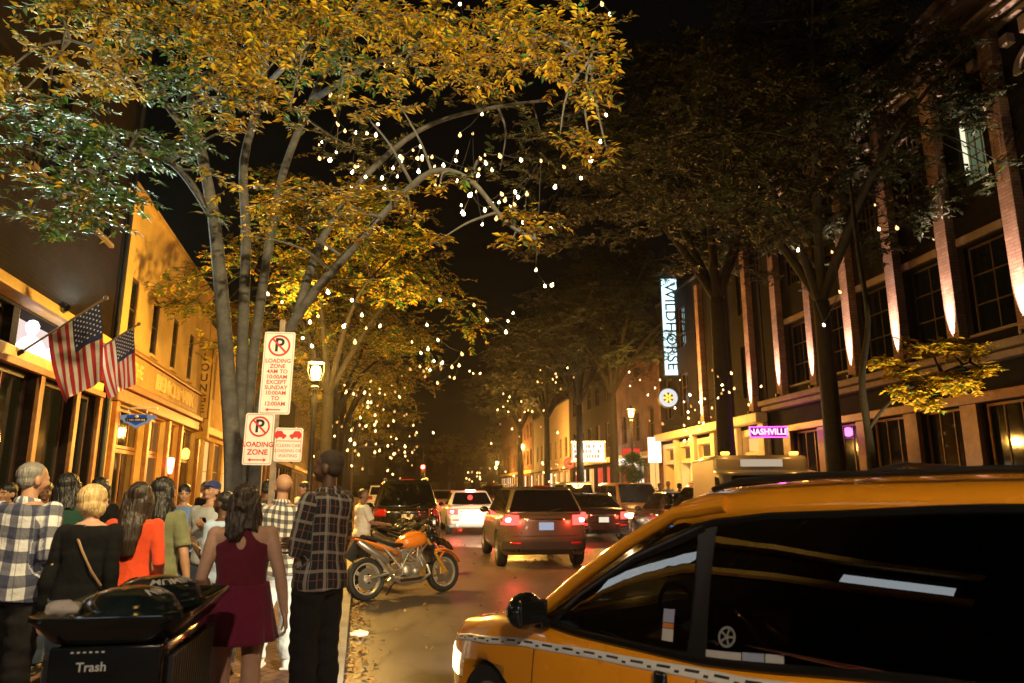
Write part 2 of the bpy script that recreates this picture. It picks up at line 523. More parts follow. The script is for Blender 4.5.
def hairm(name, col):
    m, nt, out = new_mat(name)
    b = nt.nodes.new('ShaderNodeBsdfPrincipled'); b.inputs['Roughness'].default_value = 0.42
    nt.links.new(b.outputs[0], out.inputs[0])
    tc = nt.nodes.new('ShaderNodeTexCoord'); mp = nt.nodes.new('ShaderNodeMapping'); mp.inputs['Scale'].default_value = (70, 70, 5)
    nz = nt.nodes.new('ShaderNodeTexNoise'); nz.inputs['Scale'].default_value = 1.5; nz.inputs['Detail'].default_value = 5
    nt.links.new(tc.outputs['Object'], mp.inputs[0]); nt.links.new(mp.outputs[0], nz.inputs['Vector'])
    rp = nt.nodes.new('ShaderNodeValToRGB')
    rp.color_ramp.elements[0].position = 0.3; rp.color_ramp.elements[0].color = rgb([c * 0.45 for c in col])
    rp.color_ramp.elements[1].position = 0.7; rp.color_ramp.elements[1].color = rgb([min(1, c * 1.4) for c in col])
    nt.links.new(nz.outputs[0], rp.inputs[0]); nt.links.new(rp.outputs[0], b.inputs['Base Color'])
    bp = nt.nodes.new('ShaderNodeBump'); bp.inputs['Strength'].default_value = 0.8; bp.inputs['Distance'].default_value = 0.01
    nt.links.new(nz.outputs[0], bp.inputs['Height']); nt.links.new(bp.outputs[0], b.inputs['Normal'])
    return m
# ---------------------------------------------------------------- world: a black city night
w = bpy.data.worlds.new("World"); SC.world = w; w.use_nodes = True
bg = w.node_tree.nodes['Background']; bg.inputs[0].default_value = (0.5, 0.42, 0.35, 1); bg.inputs[1].default_value = 0.0035
SC.view_settings.view_transform = 'Standard'; SC.view_settings.look = 'None'; SC.view_settings.gamma = 1; SC.view_settings.exposure = 0.0
SC.view_settings.use_curve_mapping = False
SC.cycles.use_denoising = True
SC.cycles.sample_clamp_indirect = 4.0
SC.cycles.max_bounces = 6; SC.cycles.diffuse_bounces = 2; SC.cycles.glossy_bounces = 3; SC.cycles.transmission_bounces = 4; SC.cycles.transparent_max_bounces = 8
SC.cycles.caustics_reflective = False; SC.cycles.caustics_refractive = False

def lamp(name, kind, loc, power, col, parent=None, radius=0.1, spot=None, aim=None, blend=0.5):
    l = bpy.data.lights.new(name, kind); l.energy = power; l.color = col
    if kind in ('POINT', 'SPOT'): l.shadow_soft_size = radius
    if kind == 'SPOT': l.spot_size = R(spot); l.spot_blend = blend
    if kind == 'AREA': l.shape = 'RECTANGLE'; l.size, l.size_y = radius
    o = bpy.data.objects.new(name, l); COL.objects.link(o)
    o.location = loc
    if aim is not None:
        o.rotation_euler = V(aim).to_track_quat('-Z', 'Y').to_euler()
    if parent is not None: o.parent = parent
    return o

# street axes, in plan (camera looks along +Y; the street runs a little to its left)
LA = R(13.15); RA = R(6.94)
LDIR = V((-math.sin(LA), math.cos(LA), 0)); LN = V((math.cos(LA), math.sin(LA), 0))      # LN points to the street
RDIR = V((-math.sin(RA), math.cos(RA), 0)); RN = V((-math.cos(RA), -math.sin(RA), 0))
L0 = V((-6.8, 8.9, 0)); R0 = V((10.4, 13.9, 0))
KERB_L = (V((-1.37, 6.1, 0)), V((-0.206, 0.9785, 0)))
KERB_R = (V((7.0, 13.9, 0)), V((-math.sin(RA), math.cos(RA), 0)))
def kl(y): return KERB_L[0] + KERB_L[1] * ((y - KERB_L[0].y) / KERB_L[1].y)
def kr(y): return KERB_R[0] + KERB_R[1] * ((y - KERB_R[0].y) / KERB_R[1].y)
SW = 0.12

g = MB(); g.quad((-150, -80, -0.30), (150, -80, -0.30), (150, 300, -0.30), (-150, 300, -0.30))
tag(g.build('ground', M['concrete'], smooth=False), kind='structure')
g = MB(); g.quad((-60, -60, 0), (70, -60, 0), (70, 298, 0), (-140, 298, 0))
tag(g.build('road', M['asphalt'], smooth=False), kind='structure')
def strip(name, p0, p1, q1, q0, mat, z0, z1):
    b = MB(); b.prism([(p.x, p.y) for p in (p0, p1, q1, q0)], (0, 0, z0), (1, 0, 0), (0, 1, 0), z1 - z0)
    return tag(b.build(name, mat, smooth=False, fix=True), kind='structure')
strip('sidewalk', kl(-14) + LN * -0.16, kl(300) + LN * -0.16, kl(300) - LN * 45, kl(-14) - LN * 45, M['paving'], -0.2, SW)
strip('kerb', kl(-14), kl(300), kl(300) - LN * 0.155, kl(-14) - LN * 0.155, M['concrete'], -0.2, SW + 0.004)
strip('sidewalk', kr(-2) - RN * 0.16, kr(300) - RN * 0.16, kr(300) - RN * 45, kr(-2) - RN * 45, M['concrete'], -0.2, SW)
strip('kerb', kr(-2), kr(300), kr(300) - RN * 0.155, kr(-2) - RN * 0.155, M['stone'], -0.2, SW + 0.004)
# the far end of the cross street behind the photographer
strip('sidewalk', V((-60, -19, 0)), V((70, -19, 0)), V((70, -60, 0)), V((-60, -60, 0)), M['concrete'], -0.2, SW)

# fallen leaves along the kerb and road: nobody could count them
lf = MB(); rr = random.Random(3)
for i in range(1500):
    y = rr.uniform(3.2, 20) if i < 1150 else rr.uniform(3, 26)
    p = kl(y) + LN * (abs(rr.gauss(0, 0.14)) + 0.01 if i < 950 else rr.uniform(-3.0, 6))
    onwalk = (p - kl(y)).dot(LN) < 0
    z = (SW if onwalk else 0) + rr.uniform(0.004, 0.03)
    a = rr.uniform(0, 6.28); s = rr.uniform(0.02, 0.05)
    m = Euler((rr.uniform(-.6, .6), rr.uniform(-.6, .6), a)).to_matrix()
    q = [m @ V(k) * s for k in ((-1, 0, 0), (0, -.45, .25), (1, 0, 0.1), (0, .45, .25))]
    lf.add([V((p.x, p.y, z)) + k for k in q], [(0, 1, 2, 3)], rr.choice((0, 0, 1)))
o = lf.build('fallen_leaves', [pbr('dry leaf', (0.30, 0.16, 0.04), 0.7, var=0.4, scale=30), pbr('brown leaf', (0.16, 0.08, 0.03), 0.7)], smooth=False)
tag(o, 'dry brown and yellow leaves gathered along the left kerb', 'fallen leaves', kind='stuff')

# ---------------------------------------------------------------- building kit; x runs along the facade, y into the building
def wall(name, parent, x0, x1, z0, z1, holes, mat, rev=0.22, body=7.0):
    b = MB()
    xs = sorted({x0, x1, *[h[0] for h in holes], *[h[2] for h in holes]})
    zs = sorted({z0, z1, *[h[1] for h in holes], *[h[3] for h in holes]})
    for xa, xb in zip(xs, xs[1:]):
        for za, zb in zip(zs, zs[1:]):
            cx, cz = (xa + xb) / 2, (za + zb) / 2
            if any(h[0] < cx < h[2] and h[1] < cz < h[3] for h in holes): continue
            b.quad((xa, 0, za), (xb, 0, za), (xb, 0, zb), (xa, 0, zb))
    for xa, za, xb, zb in holes:
        b.quad((xa, 0, za), (xa, 0, zb), (xa, rev, zb), (xa, rev, za))
        b.quad((xb, 0, zb), (xb, 0, za), (xb, rev, za), (xb, rev, zb))
        b.quad((xa, 0, zb), (xb, 0, zb), (xb, rev, zb), (xa, rev, zb))
        b.quad((xb, 0, za), (xa, 0, za), (xa, rev, za), (xb, rev, za))
    if body:
        b.quad((x0, 0, z0), (x0, 0, z1), (x0, body, z1), (x0, body, z0))
        b.quad((x1, 0, z1), (x1, 0, z0), (x1, body, z0), (x1, body, z1))
        b.quad((x0, body, z1), (x1, body, z1), (x1, body, z0), (x0, body, z0))
    return b.build(name, mat, parent, smooth=False)

def roof(parent, x0, x1, z, body=7.0, cop=0.1, mat=None, over=0.08):
    b = MB(); b.span((x0 - 0.02, -over, z), (x1 + 0.02, body + over, z + cop))
    return b.build('roof', mat or M['roofing'], parent, smooth=False)

def window(parent, hole, frame, pane, depth=0.12, fw=0.05, bars=(1, 1), name='window'):
    xa, za, xb, zb = hole
    f = MB(); e = 0.002
    f.span((xa + e, depth, za + e), (xa + fw, depth + 0.06, zb - e)); f.span((xb - fw, depth, za + e), (xb - e, depth + 0.06, zb - e))
    f.span((xa + fw, depth, zb - fw), (xb - fw, depth + 0.06, zb - e)); f.span((xa + fw, depth, za + e), (xb - fw, depth + 0.06, za + fw))
    for i in range(1, bars[0]):
        x = lerp(xa, xb, i / bars[0]); f.span((x - 0.015, depth + 0.01, za + fw), (x + 0.015, depth + 0.05, zb - fw))
    for j in range(1, bars[1]):
        z = lerp(za, zb, j / bars[1]); f.span((xa + fw, depth + 0.004, z - 0.015), (xb - fw, depth + 0.056, z + 0.015))
    fo = f.build(name, frame, parent, smooth=False)
    p = MB(); p.quad((xa + fw, depth + 0.03, za + fw), (xb - fw, depth + 0.03, za + fw), (xb - fw, depth + 0.03, zb - fw), (xa + fw, depth + 0.03, zb - fw))
    p.build('pane', pane, fo, smooth=False)
    return fo

def sill(parent, hole, mat, out=0.07, h=0.07):
    b = MB(); b.span((hole[0] - 0.06, -out, hole[1] - h), (hole[2] + 0.06, 0.0, hole[1] - 0.002))
    return b.build('sill', mat, parent, smooth=False)

def bar(name, parent, a, b_, mat, bevel=0.0):
    b = MB(); b.span(a, b_); return b.build(name, mat, parent, smooth=False, bevel=bevel)

LRZ = R(90) + LA; RRZ = R(-90) + RA
def left_building(name, s, label, cat='building'): return empty(name, L0 + LDIR * s, LRZ, label, cat)
def right_building(name, s, label, cat='building'): return empty(name, R0 + RDIR * s, RRZ, label, cat)

# warm shop light behind panes
M['lit_warm'] = emit('lit shop interior', (1.0, 0.50, 0.14), 1.3, sample=False)
M['lit_pale'] = emit('lit pale interior', (1.0, 0.80, 0.52), 1.6, sample=False)
M['lit_dim'] = emit('dimly lit interior', (1.0, 0.42, 0.10), 0.22, sample=False)
M['lit_red'] = emit('red lit interior', (1.0, 0.10, 0.04), 0.9, sample=False)
M['lit_white'] = emit('white lit panel', (1.0, 0.86, 0.70), 3.0, sample=False)

# ================================================================ LEFT: brick building with the lit display window
A = left_building('brick_building', 0, 'dark brown brick building with lit white upper display window and two flags')
HA = 12.5; x0, x1 = -9.0, 4.75
holes = [(-3.4, SW, -0.2, 3.30), (0.0, SW, 1.55, 3.30), (1.75, SW, 3.1, 3.30), (3.25, SW, 4.2, 3.3), (-2.2, 3.6, 0.55, 4.12), (-8.7, 3.6, -7.2, 3.98), (-4.7, 3.6, -3.2, 3.98), (0.75, 3.58, 4.35, 4.14),
         (-2.6, 6.2, -1.4, 8.4), (0.4, 6.2, 1.5, 8.4), (2.9, 6.2, 3.9, 8.4)]
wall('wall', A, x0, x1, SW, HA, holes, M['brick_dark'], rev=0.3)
roof(A, x0, x1, HA)
M['lit_cool_'] = emit('cool white shop transom', (0.85, 0.94, 1.0), 7.0, sample=False)
bar('fascia_trim', A, (-8.9, -0.30, 4.17), (4.40, -0.002, 4.32), M['yellow_trim'], 0.015)
bar('fascia_board', A, (-8.9, -0.05, 3.415), (4.40, -0.002, 3.57), M['yellow_trim'], 0.01)
bar('fascia_trim', A, (-8.9, -0.10, 3.30), (4.40, -0.003, 3.40), M['orange_wood'], 0.01)
for xp in (-0.10, 1.65, 3.17, 4.32):
    bar('post', A, (xp - 0.075, -0.07, SW), (xp + 0.075, -0.003, 3.298), M['orange_wood'], 0.01)
for h in holes[:4]:
    window(A, h, M['dark_wood'], M['dark_glass'], bars=(2, 1) if h[2] - h[0] > 1.5 else (1, 2), fw=0.07, name='shop_window')
window(A, holes[4], M['dark_wood'], M['dark_glass'], bars=(3, 1), name='transom')
for h in holes[5:7]:
    window(A, h, M['dark_wood'], M['lit_cool_'], bars=(1, 1), name='transom')
for h in holes[8:]:
    window(A, h, M['dark_wood'], M['dark_glass'], bars=(2, 2)); sill(A, h, M['stone'])
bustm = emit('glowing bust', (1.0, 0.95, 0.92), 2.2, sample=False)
# the lit display: bright box behind the upper opening with two pale busts and a long shape
f = MB(); h = holes[7]
f.span((h[0], 0.02, h[1]), (h[0] + 0.05, 0.1, h[3])); f.span((h[2] - 0.05, 0.02, h[1]), (h[2], 0.1, h[3])); f.span((2.9, 0.02, h[1]), (2.95, 0.08, h[3]))
dw = f.build('display_window', M['yellow_trim'], A, smooth=False)
b = MB(); b.quad((h[0], 0.3, h[1]), (h[2], 0.3, h[1]), (h[2], 0.3, h[3]), (h[0], 0.3, h[3]))
b.build('lit_box', emit('white display light', (1.0, 0.80, 0.74), 0.95, sample=False), dw, smooth=False)
for xx, k in ((1.45, 1.0), (2.35, 0.95)):
    b = MB(); b.lathe([(0.02, h[1] + 0.005), (0.16 * k, h[1] + 0.02), (0.20 * k, h[1] + 0.12), (0.13 * k, h[1] + 0.24), (0.05, h[1] + 0.29), (0.05, h[1] + 0.32), (0.085, h[1] + 0.38), (0.095, h[1] + 0.45), (0.06, h[1] + 0.52), (0.01, h[1] + 0.54)], 14, (xx, 0.10, 0))
    b.build('bust', bustm, dw)
lamp('display_light', 'SPOT', (1.3, -0.34, 4.34), 1300, (0.80, 1.0, 0.86), A, radius=0.06, spot=74, aim=(-0.85, -0.43, 0.42), blend=0.6)  # added spot brightening the left leaves, in place of display spill
b = MB(); b.lathe([(0.05, -0.12), (0.09, 0.0), (0.085, 0.0), (0.045, -0.10)], 12, (1.32, -0.33, 4.325), axis=(-0.85, -0.43, 0.42)); b.tube([(1.3, -0.2, 4.33), (1.3, -0.30, 4.29)], 0.02, 6); b.build('added_floodlight', M['black_metal'], A)
lamp('display_light', 'AREA', (2.5, -0.26, 4.155), 46, (1.0, 0.80, 0.45), A, radius=(3.6, 0.04), aim=(0.0, 0.35, -1))
# vertical downpipe at the corner
b = MB(); b.tube([(4.62, -0.09, SW), (4.62, -0.09, HA - 0.3)], 0.055, 10); b.build('downpipe', M['black_metal'], A)

# ================================================================ LEFT: yellow building
B = left_building('stucco_building', 0, 'yellow stucco building with tall narrow windows and carved lettering over its shopfront')
HB = 7.80; x0, x1 = 4.95, 14.1
wins = [(5.55, 4.70, 6.10, 6.05), (7.35, 4.70, 7.95, 6.05), (9.35, 4.70, 9.95, 6.05), (11.35, 4.70, 11.95, 6.05)]
shop = [(5.5, SW, 7.6, 3.30), (7.85, SW, 9.5, 3.30), (9.8, SW, 11.0, 3.30), (11.2, SW, 13.3, 3.30)]
wall('wall', B, x0, x1, SW, HB, wins + shop, M['stucco'], rev=0.28)
roof(B, x0, x1, HB, mat=M['stucco2'], cop=0.14)
for h in wins:
    window(B, h, M['dark_wood'], M['dark_glass'], bars=(1, 2), depth=0.02, fw=0.07); sill(B, h, M['stucco2'])
for h, p in zip(shop, ('dark_glass', 'lit_dim', 'lit_red', 'dark_glass')):
    window(B, (h[0], 2.45, h[2], h[3]), M['orange_wood'], M['lit_dim'] if p != 'dark_glass' else M['dark_glass'], bars=(3, 1), fw=0.07, name='transom')
    window(B, (h[0], h[1], h[2], 2.44), M['orange_wood'], M[p], bars=(2, 1), fw=0.08, name='shop_window')
bar('signboard', B, (5.0, -0.09, 3.78), (13.9, -0.002, 4.42), pbr('ochre signboard', (0.50, 0.30, 0.09), 0.6, var=0.2, scale=5), 0.015)
bar('cornice', B, (4.98, -0.22, 3.62), (14.0, -0.003, 3.76), M['orange_wood'], 0.02)
bar('cornice', B, (4.98, -0.15, 3.34), (14.0, -0.004, 3.60), M['orange_wood'], 0.02)
bar('cornice', B, (4.98, -0.14, 4.44), (14.0, -0.003, 4.53), M['orange_wood'], 0.02)
for xp in (5.25, 7.72, 9.65, 11.1, 13.55):
    bar('post', B, (xp - 0.1, -0.10, SW), (xp + 0.1, -0.003, 3.338), M['orange_wood'], 0.015)
glet = pbr('gold lettering', (0.85, 0.62, 0.22), 0.45)
b = MB()
add_text(b, 'BENCHMARK', (9.9, -0.09, 4.09), (1, 0, 0), (0, 0, 1), 0.52, extrude=0.02, bold=0.008, sx=1.35)
b.build('lettering', glet, B, smooth=False); b = MB()
add_text(b, 'THE', (6.2, -0.09, 4.09), (1, 0, 0), (0, 0, 1), 0.42, extrude=0.02, bold=0.008)
b.build('lettering', glet, B, smooth=False)
# red heart shaped lamp and amber wall lamp by the door
b = MB(); b.prism(fillet([(0, -0.22), (0.2, 0.08), (0.17, 0.2), (0.06, 0.22), (0, 0.14), (-0.06, 0.22), (-0.17, 0.2), (-0.2, 0.08)], 0.05), (9.62, -0.24, 2.18), (1, 0, 0), (0, 0, 1), -0.09)
rl = b.build('heart_lamp', emit('red heart lamp', (1.0, 0.22, 0.16), 9, sample=False), B, smooth=False)
lamp('heart_light', 'POINT', (9.6, -0.5, 2.1), 12, (1, 0.12, 0.05), B, radius=0.1)
b = MB(); b.lathe([(0.03, -0.14), (0.09, -0.12), (0.11, 0.08), (0.04, 0.16)], 10, (11.1, -0.22, 2.55)); b.build('wall_lamp', M['amber'], B)
lamp('wall_light', 'POINT', (11.1, -0.5, 2.5), 14, (1, 0.5, 0.12), B, radius=0.1)

# ================================================================ LEFT: further buildings
C = left_building('stucco_building', 14.3, 'ochre building with a lit shopfront just past the tall carved blade sign')
W = 9.0
hs = [(0.5, SW, 2.2, 3.2), (2.5, SW, 4.2, 3.2), (4.6, SW, 6.2, 3.2), (6.5, SW, 8.6, 3.2)]; hw = [(0.8 + i * 2.1, 4.6, 1.6 + i * 2.1, 6.2) for i in range(4)]
wall('wall', C, 0, W, SW, 7.0, hs + hw, M['stucco2']); roof(C, 0, W, 7.0)
for i, h in enumerate(hs): window(C, h, M['orange_wood'], M[('lit_warm', 'lit_dim', 'lit_warm', 'lit_pale')[i]], bars=(2, 3), name='shop_window')
for h in hw: window(C, h, M['dark_wood'], M['dark_glass'], bars=(1, 2))
bar('cornice', C, (0.02, -0.2, 3.35), (W, -0.003, 3.6), M['yellow_trim'], 0.02)
D = left_building('brick_building', 23.5, 'tall red brick building behind the second street tree on the left')
W = 13.0
hs = [(0.6 + i * 2.5, SW, 2.6 + i * 2.5, 3.1) for i in range(5)]; hw = [(0.8 + i * 2.1, z, 1.8 + i * 2.1, z + 1.8) for i in range(6) for z in (4.3, 7.2)]
wall('wall', D, 0, W, SW, 10.0, hs + hw, M['brick_red']); roof(D, 0, W, 10.0)
for i, h in enumerate(hs): window(D, h, M['dark_wood'], M[('lit_warm', 'lit_pale', 'lit_dim', 'lit_warm', 'lit_dim')[i]], bars=(2, 2), name='shop_window')
for i, h in enumerate(hw): window(D, h, M['dark_wood'], M['dark_glass'] if i % 4 else M['lit_dim'], bars=(2, 2))
bar('cornice', D, (0.02, -0.2, 3.3), (W, -0.003, 3.6), M['stone'], 0.02)
def far_building(fn, name, s, W, H, mat, label, seed, lit=('lit_warm', 'lit_dim', 'lit_pale', 'dark_glass')):
    q = random.Random(seed); e = fn(name, s, label)
    sg = 1 if fn is left_building else -1
    n = int(W // 2.6); xs = [(0.5 + i * 2.6, 2.5 + i * 2.6) for i in range(n)]
    if sg < 0: xs = [(-b, -a) for a, b in xs]
    hs = [(a, SW, b, 3.0) for a, b in xs]
    hw = [(a + 0.45, z, b - 0.45, z + 1.7) for a, b in xs for z in [4.2 + 3.1 * k for k in range(int((H - 4.4) // 3.1))]]
    xa, xb = (0, W) if sg > 0 else (-W, 0)
    wall('wall', e, xa, xb, SW, H, hs + hw, mat); roof(e, xa, xb, H)
    for h in hs: window(e, h, M['dark_wood'], M[q.choice(lit)], bars=(2, 2), name='shop_window')
    for h in hw: window(e, h, M['dark_wood'], M['dark_glass'] if q.random() < 0.85 else M['lit_dim'], bars=(2, 2))
    bar('cornice', e, (xa + 0.03, -0.22, 3.2), (xb - 0.03, -0.003, 3.55), q.choice((M['stone'], M['yellow_trim'], M['orange_wood'])), 0.02)
    return e
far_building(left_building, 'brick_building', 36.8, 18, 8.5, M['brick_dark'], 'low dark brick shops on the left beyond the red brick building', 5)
far_building(left_building, 'stone_building', 55.2, 24, 12.0, M['stone'], 'sandstone block far down the left side of the street', 6)
far_building(left_building, 'brick_building', 79.5, 40, 10.0, M['brick_red'], 'last red brick block down the left side of the street', 8)

# ================================================================ RIGHT: big dark building with lit brick pilasters
PIL = [-6.1, -4.2, -2.25, -0.32, 1.6, 3.5, 5.5, 7.5, 9.6]
E_ = right_building('warehouse_building', 0, 'tall dark warehouse with uplit brick pilasters and one lit arched window on the right')
HE = 11.9; x0, x1 = -10.9, 10.0
pil = [-s for s in PIL]
ups = [((a + b) / 2 - 0.62, 4.95, (a + b) / 2 + 0.62, 6.95) for a, b in zip(pil, pil[1:])]
ups = [tuple((min(h[0], h[2]), h[1], max(h[0], h[2]), h[3])) for h in ups]
ar = (-0.64 - 0.37, 8.3, -0.64 + 0.37, 10.0)
arcs = [((a + b) / 2 - 0.37, 8.3, (a + b) / 2 + 0.37, 10.0) for a, b in zip(pil, pil[1:])]
base = [(min(a, b) + 0.28, SW + 0.5, max(a, b) - 0.28, 3.42) for a, b in zip(pil, pil[1:])]
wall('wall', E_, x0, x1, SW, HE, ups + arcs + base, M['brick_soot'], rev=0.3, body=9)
roof(E_, x0, x1, HE + 0.42, body=9)
for i, h in enumerate(ups):
    window(E_, h, M['dark_wood'], M['dark_glass'], bars=(2, 3)); sill(E_, h, M['stone'])
    bar('lintel', E_, (h[0] - 0.1, -0.08, 7.02), (h[2] + 0.1, -0.003, 7.2), M['stone'])
M['arch_lit'] = emit('greenish lit window', (0.30, 0.42, 0.22), 0.30, sample=False)
M['arch_strip'] = emit('lit curtain edge', (0.95, 0.92, 0.62), 1.1, sample=False)
for i, h in enumerate(arcs):
    lit = i == 3
    window(E_, h, M['stone'] if lit else M['dark_wood'], M['arch_lit'] if lit else M['dark_glass'], bars=(4, 5), fw=0.05, depth=0.1)
    b = MB(); cx = (h[0] + h[2]) / 2; ring = []
    for k in range(13):
        a = math.pi * k / 12; ring.append((math.cos(a), math.sin(a)))
    for (c0, s0), (c1, s1) in zip(ring, ring[1:]):       # arched head, built proud of the wall
        for ri, ro in ((0.37, 0.5),):
            b.prism([(cx + c0 * ri, 10.0 + s0 * ri), (cx + c0 * ro, 10.0 + s0 * ro), (cx + c1 * ro, 10.0 + s1 * ro), (cx + c1 * ri, 10.0 + s1 * ri)], (0, -0.003, 0), (1, 0, 0), (0, 0, 1), 0.09)
    hd = b.build('arch', M['stone'], E_, smooth=False, fix=True)
    b = MB(); b.prism([(cx + c * 0.368, 10.0 + s * 0.368) for c, s in ring], (0, -0.006, 0), (1, 0, 0), (0, 0, 1), 0.02)
    fan = b.build('fanlight', M['arch_lit'] if lit else M['dark_glass'], hd, smooth=False, fix=True)
    b = MB()
    for k in range(1, 4):
        xx = cx - 0.37 + 0.74 * k / 4; t = math.sqrt(max(0, 0.37 ** 2 - (xx - cx) ** 2)); b.span((xx - 0.012, -0.045, 10.0), (xx + 0.012, -0.028, 10.0 + t))
    b.span((cx - 0.37, -0.046, 9.985), (cx + 0.37, -0.029, 10.015)); b.build('fan_bar', M['stone'], hd, smooth=False)
    if lit:
        b = MB(); b.span((h[0] + 0.06, 0.06, 8.6), (h[0] + 0.17, 0.085, 9.9)); b.build('curtain', M['arch_strip'], E_, smooth=False)
bar('ledge', E_, (x0, -0.42, 4.42), (x1, -0.002, 4.60), M['stone'], 0.03)
bar('ledge', E_, (x0, -0.30, 4.24), (x1, -0.003, 4.40), M['stone'], 0.03)
bar('header', E_, (x0, -0.16, 3.44), (x1, -0.004, 3.66), M['orange_wood'], 0.02)
for z, d in ((11.25, 0.16), (11.42, 0.30), (11.60, 0.42), (12.02, 0.60), (12.16, 0.72), (12.3, 0.86)):
    bar('cornice', E_, (x0 - 0.02, -d, z), (x1 + 0.02, -0.002, z + 0.09), M['stone'], 0.012)
for a, b_ in zip(pil, pil[1:]):
    mid = (a + b_) / 2
    for dx in (-0.5, 0.5, 0):
        bar('bracket', E_, (mid + dx - 0.11, -0.2, 10.72), (mid + dx + 0.11, -0.003, 10.95 + (0.12 if dx == 0 else 0)), M['stone'], 0.02)
for i, p in enumerate(pil):
    bar('pilaster', E_, (p - 0.18, -0.24, 4.602), (p + 0.18, -0.003, 11.24), M['brick_pale'], 0.01)
    bar('pillar', E_, (p - 0.24, -0.13, SW), (p + 0.24, -0.005, 3.438), M['orange_wood'], 0.015)
    b = MB(); b.lathe([(0.05, 0), (0.06, 0.02), (0.075, 0.1), (0.06, 0.1)], 10, (p, -0.33, 4.602), axis=(0, 0.12, 1)); f_ = b.build('uplight', M['black_metal'], E_)
    lamp('uplight_lamp', 'SPOT', (p, -0.33, 4.75), 4800, (1.0, 0.70, 0.54), E_, radius=0.03, spot=26, aim=(0, 0.062, 1), blend=1.0)
for i, h in enumerate(base):
    window(E_, h, M['orange_wood'], M['dark_glass'], bars=(3, 1), depth=0.1, fw=0.06, name='shop_window')
    bar('plinth', E_, (h[0], -0.05, SW), (h[2], 0.0 - 0.002, SW + 0.49), M['orange_wood'], 0.01)

# ================================================================ RIGHT: cream painted building with bright arcade
F_ = right_building('arcade_building', 11.0, 'cream painted arcade building with lit doorways behind the white box truck')
W = 11.4
cols = [-0.15, -2.4, -4.6, -6.9, -9.1, -11.25]
ops = [(b_ + 0.26, SW, a - 0.26, 2.75) for a, b_ in zip(cols, cols[1:])]; tr = [(b_ + 0.26, 2.92, a - 0.26, 3.5) for a, b_ in zip(cols, cols[1:])]
uw = [((a + b_) / 2 - 0.55, z, (a + b_) / 2 + 0.55, z + 2.0) for a, b_ in zip(cols, cols[1:]) for z in (4.95, 8.2)]
wall('wall', F_, -W, 0, SW, 3.75, ops + tr, M['cream'], rev=0.5, body=9)
wall('upper_wall', F_, -W, 0, 3.752, 11.0, uw, M['brick_soot'], rev=0.3, body=9); roof(F_, -W, 0, 11.0, body=9)
for i, h in enumerate(ops): window(F_, h, M['cream'], M[('lit_pale', 'lit_dim', 'lit_white', 'lit_pale', 'lit_dim')[i]], bars=(2, 2), depth=0.4, fw=0.1, name='shop_window')
for i, h in enumerate(tr): window(F_, h, M['cream'], M[('lit_warm', 'lit_dim', 'lit_dim', 'lit_dim', 'lit_dim')[i]], bars=(2, 1), depth=0.2, name='transom')
for h in uw: window(F_, h, M['dark_wood'], M['dark_glass'], bars=(2, 3))
bar('ledge', F_, (-W, -0.45, 3.9), (-0.01, -0.002, 4.25), M['cream'], 0.04)
for p in cols[:-1]:
    bar('column', F_, (p - 0.2 if p < -0.2 else p - 0.35, -0.2, SW), (p + 0.2 if p < -0.2 else p + 0.1, -0.003, 3.88), M['cream'], 0.02)
for p in (-0.75, -3.1, -5.4):
    bar('pilaster', F_, (p - 0.18, -0.24, 4.252), (p + 0.18, -0.003, 10.5), M['brick_pale'], 0.01)
    b = MB(); b.lathe([(0.05, 0), (0.06, 0.02), (0.075, 0.1), (0.06, 0.1)], 10, (p, -0.33, 4.252), axis=(0, 0.12, 1)); b.build('uplight', M['black_metal'], F_)
    lamp('uplight_lamp', 'SPOT', (p, -0.33, 4.40), 5200, (1.0, 0.66, 0.48), F_, radius=0.03, spot=26, aim=(0, 0.062, 1), blend=1.0)
for x in (-1.3, -5.7, -10.0):
    lamp('arcade_light', 'POINT', (x, -0.9, 3.4), 34, (1.0, 0.50, 0.12), F_, radius=0.12)

far_building(right_building, 'brick_building', 22.6, 9, 9.0, M['brick_red'], 'red brick shop beside the cream arcade with the lit white panel', 21, ('lit_warm', 'lit_pale', 'lit_red'))
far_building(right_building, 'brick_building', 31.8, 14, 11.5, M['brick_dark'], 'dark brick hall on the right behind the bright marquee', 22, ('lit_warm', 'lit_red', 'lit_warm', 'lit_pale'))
far_building(right_building, 'stone_building', 46.0, 20, 9.0, M['stone'], 'low sandstone shops far down the right side', 23, ('lit_warm', 'lit_warm', 'lit_pale'))
far_building(right_building, 'brick_building', 66.5, 34, 12.0, M['brick_red'], 'last red brick block down the right side of the street', 24, ('lit_warm', 'lit_dim', 'lit_pale'))
# closing the vista
e = empty('office_building', (-22, 178, 0), 0, 'wide dim brick block closing the far end of the street', 'building')
hw = [(-26 + i * 4.0, z, -24.2 + i * 4.0, z + 2.0) for i in range(13) for z in (0.9, 4.6, 8.2)]
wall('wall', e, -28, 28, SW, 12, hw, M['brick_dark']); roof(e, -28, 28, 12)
for i, h in enumerate(hw): window(e, h, M['dark_wood'], M['dark_glass'], bars=(2, 2))
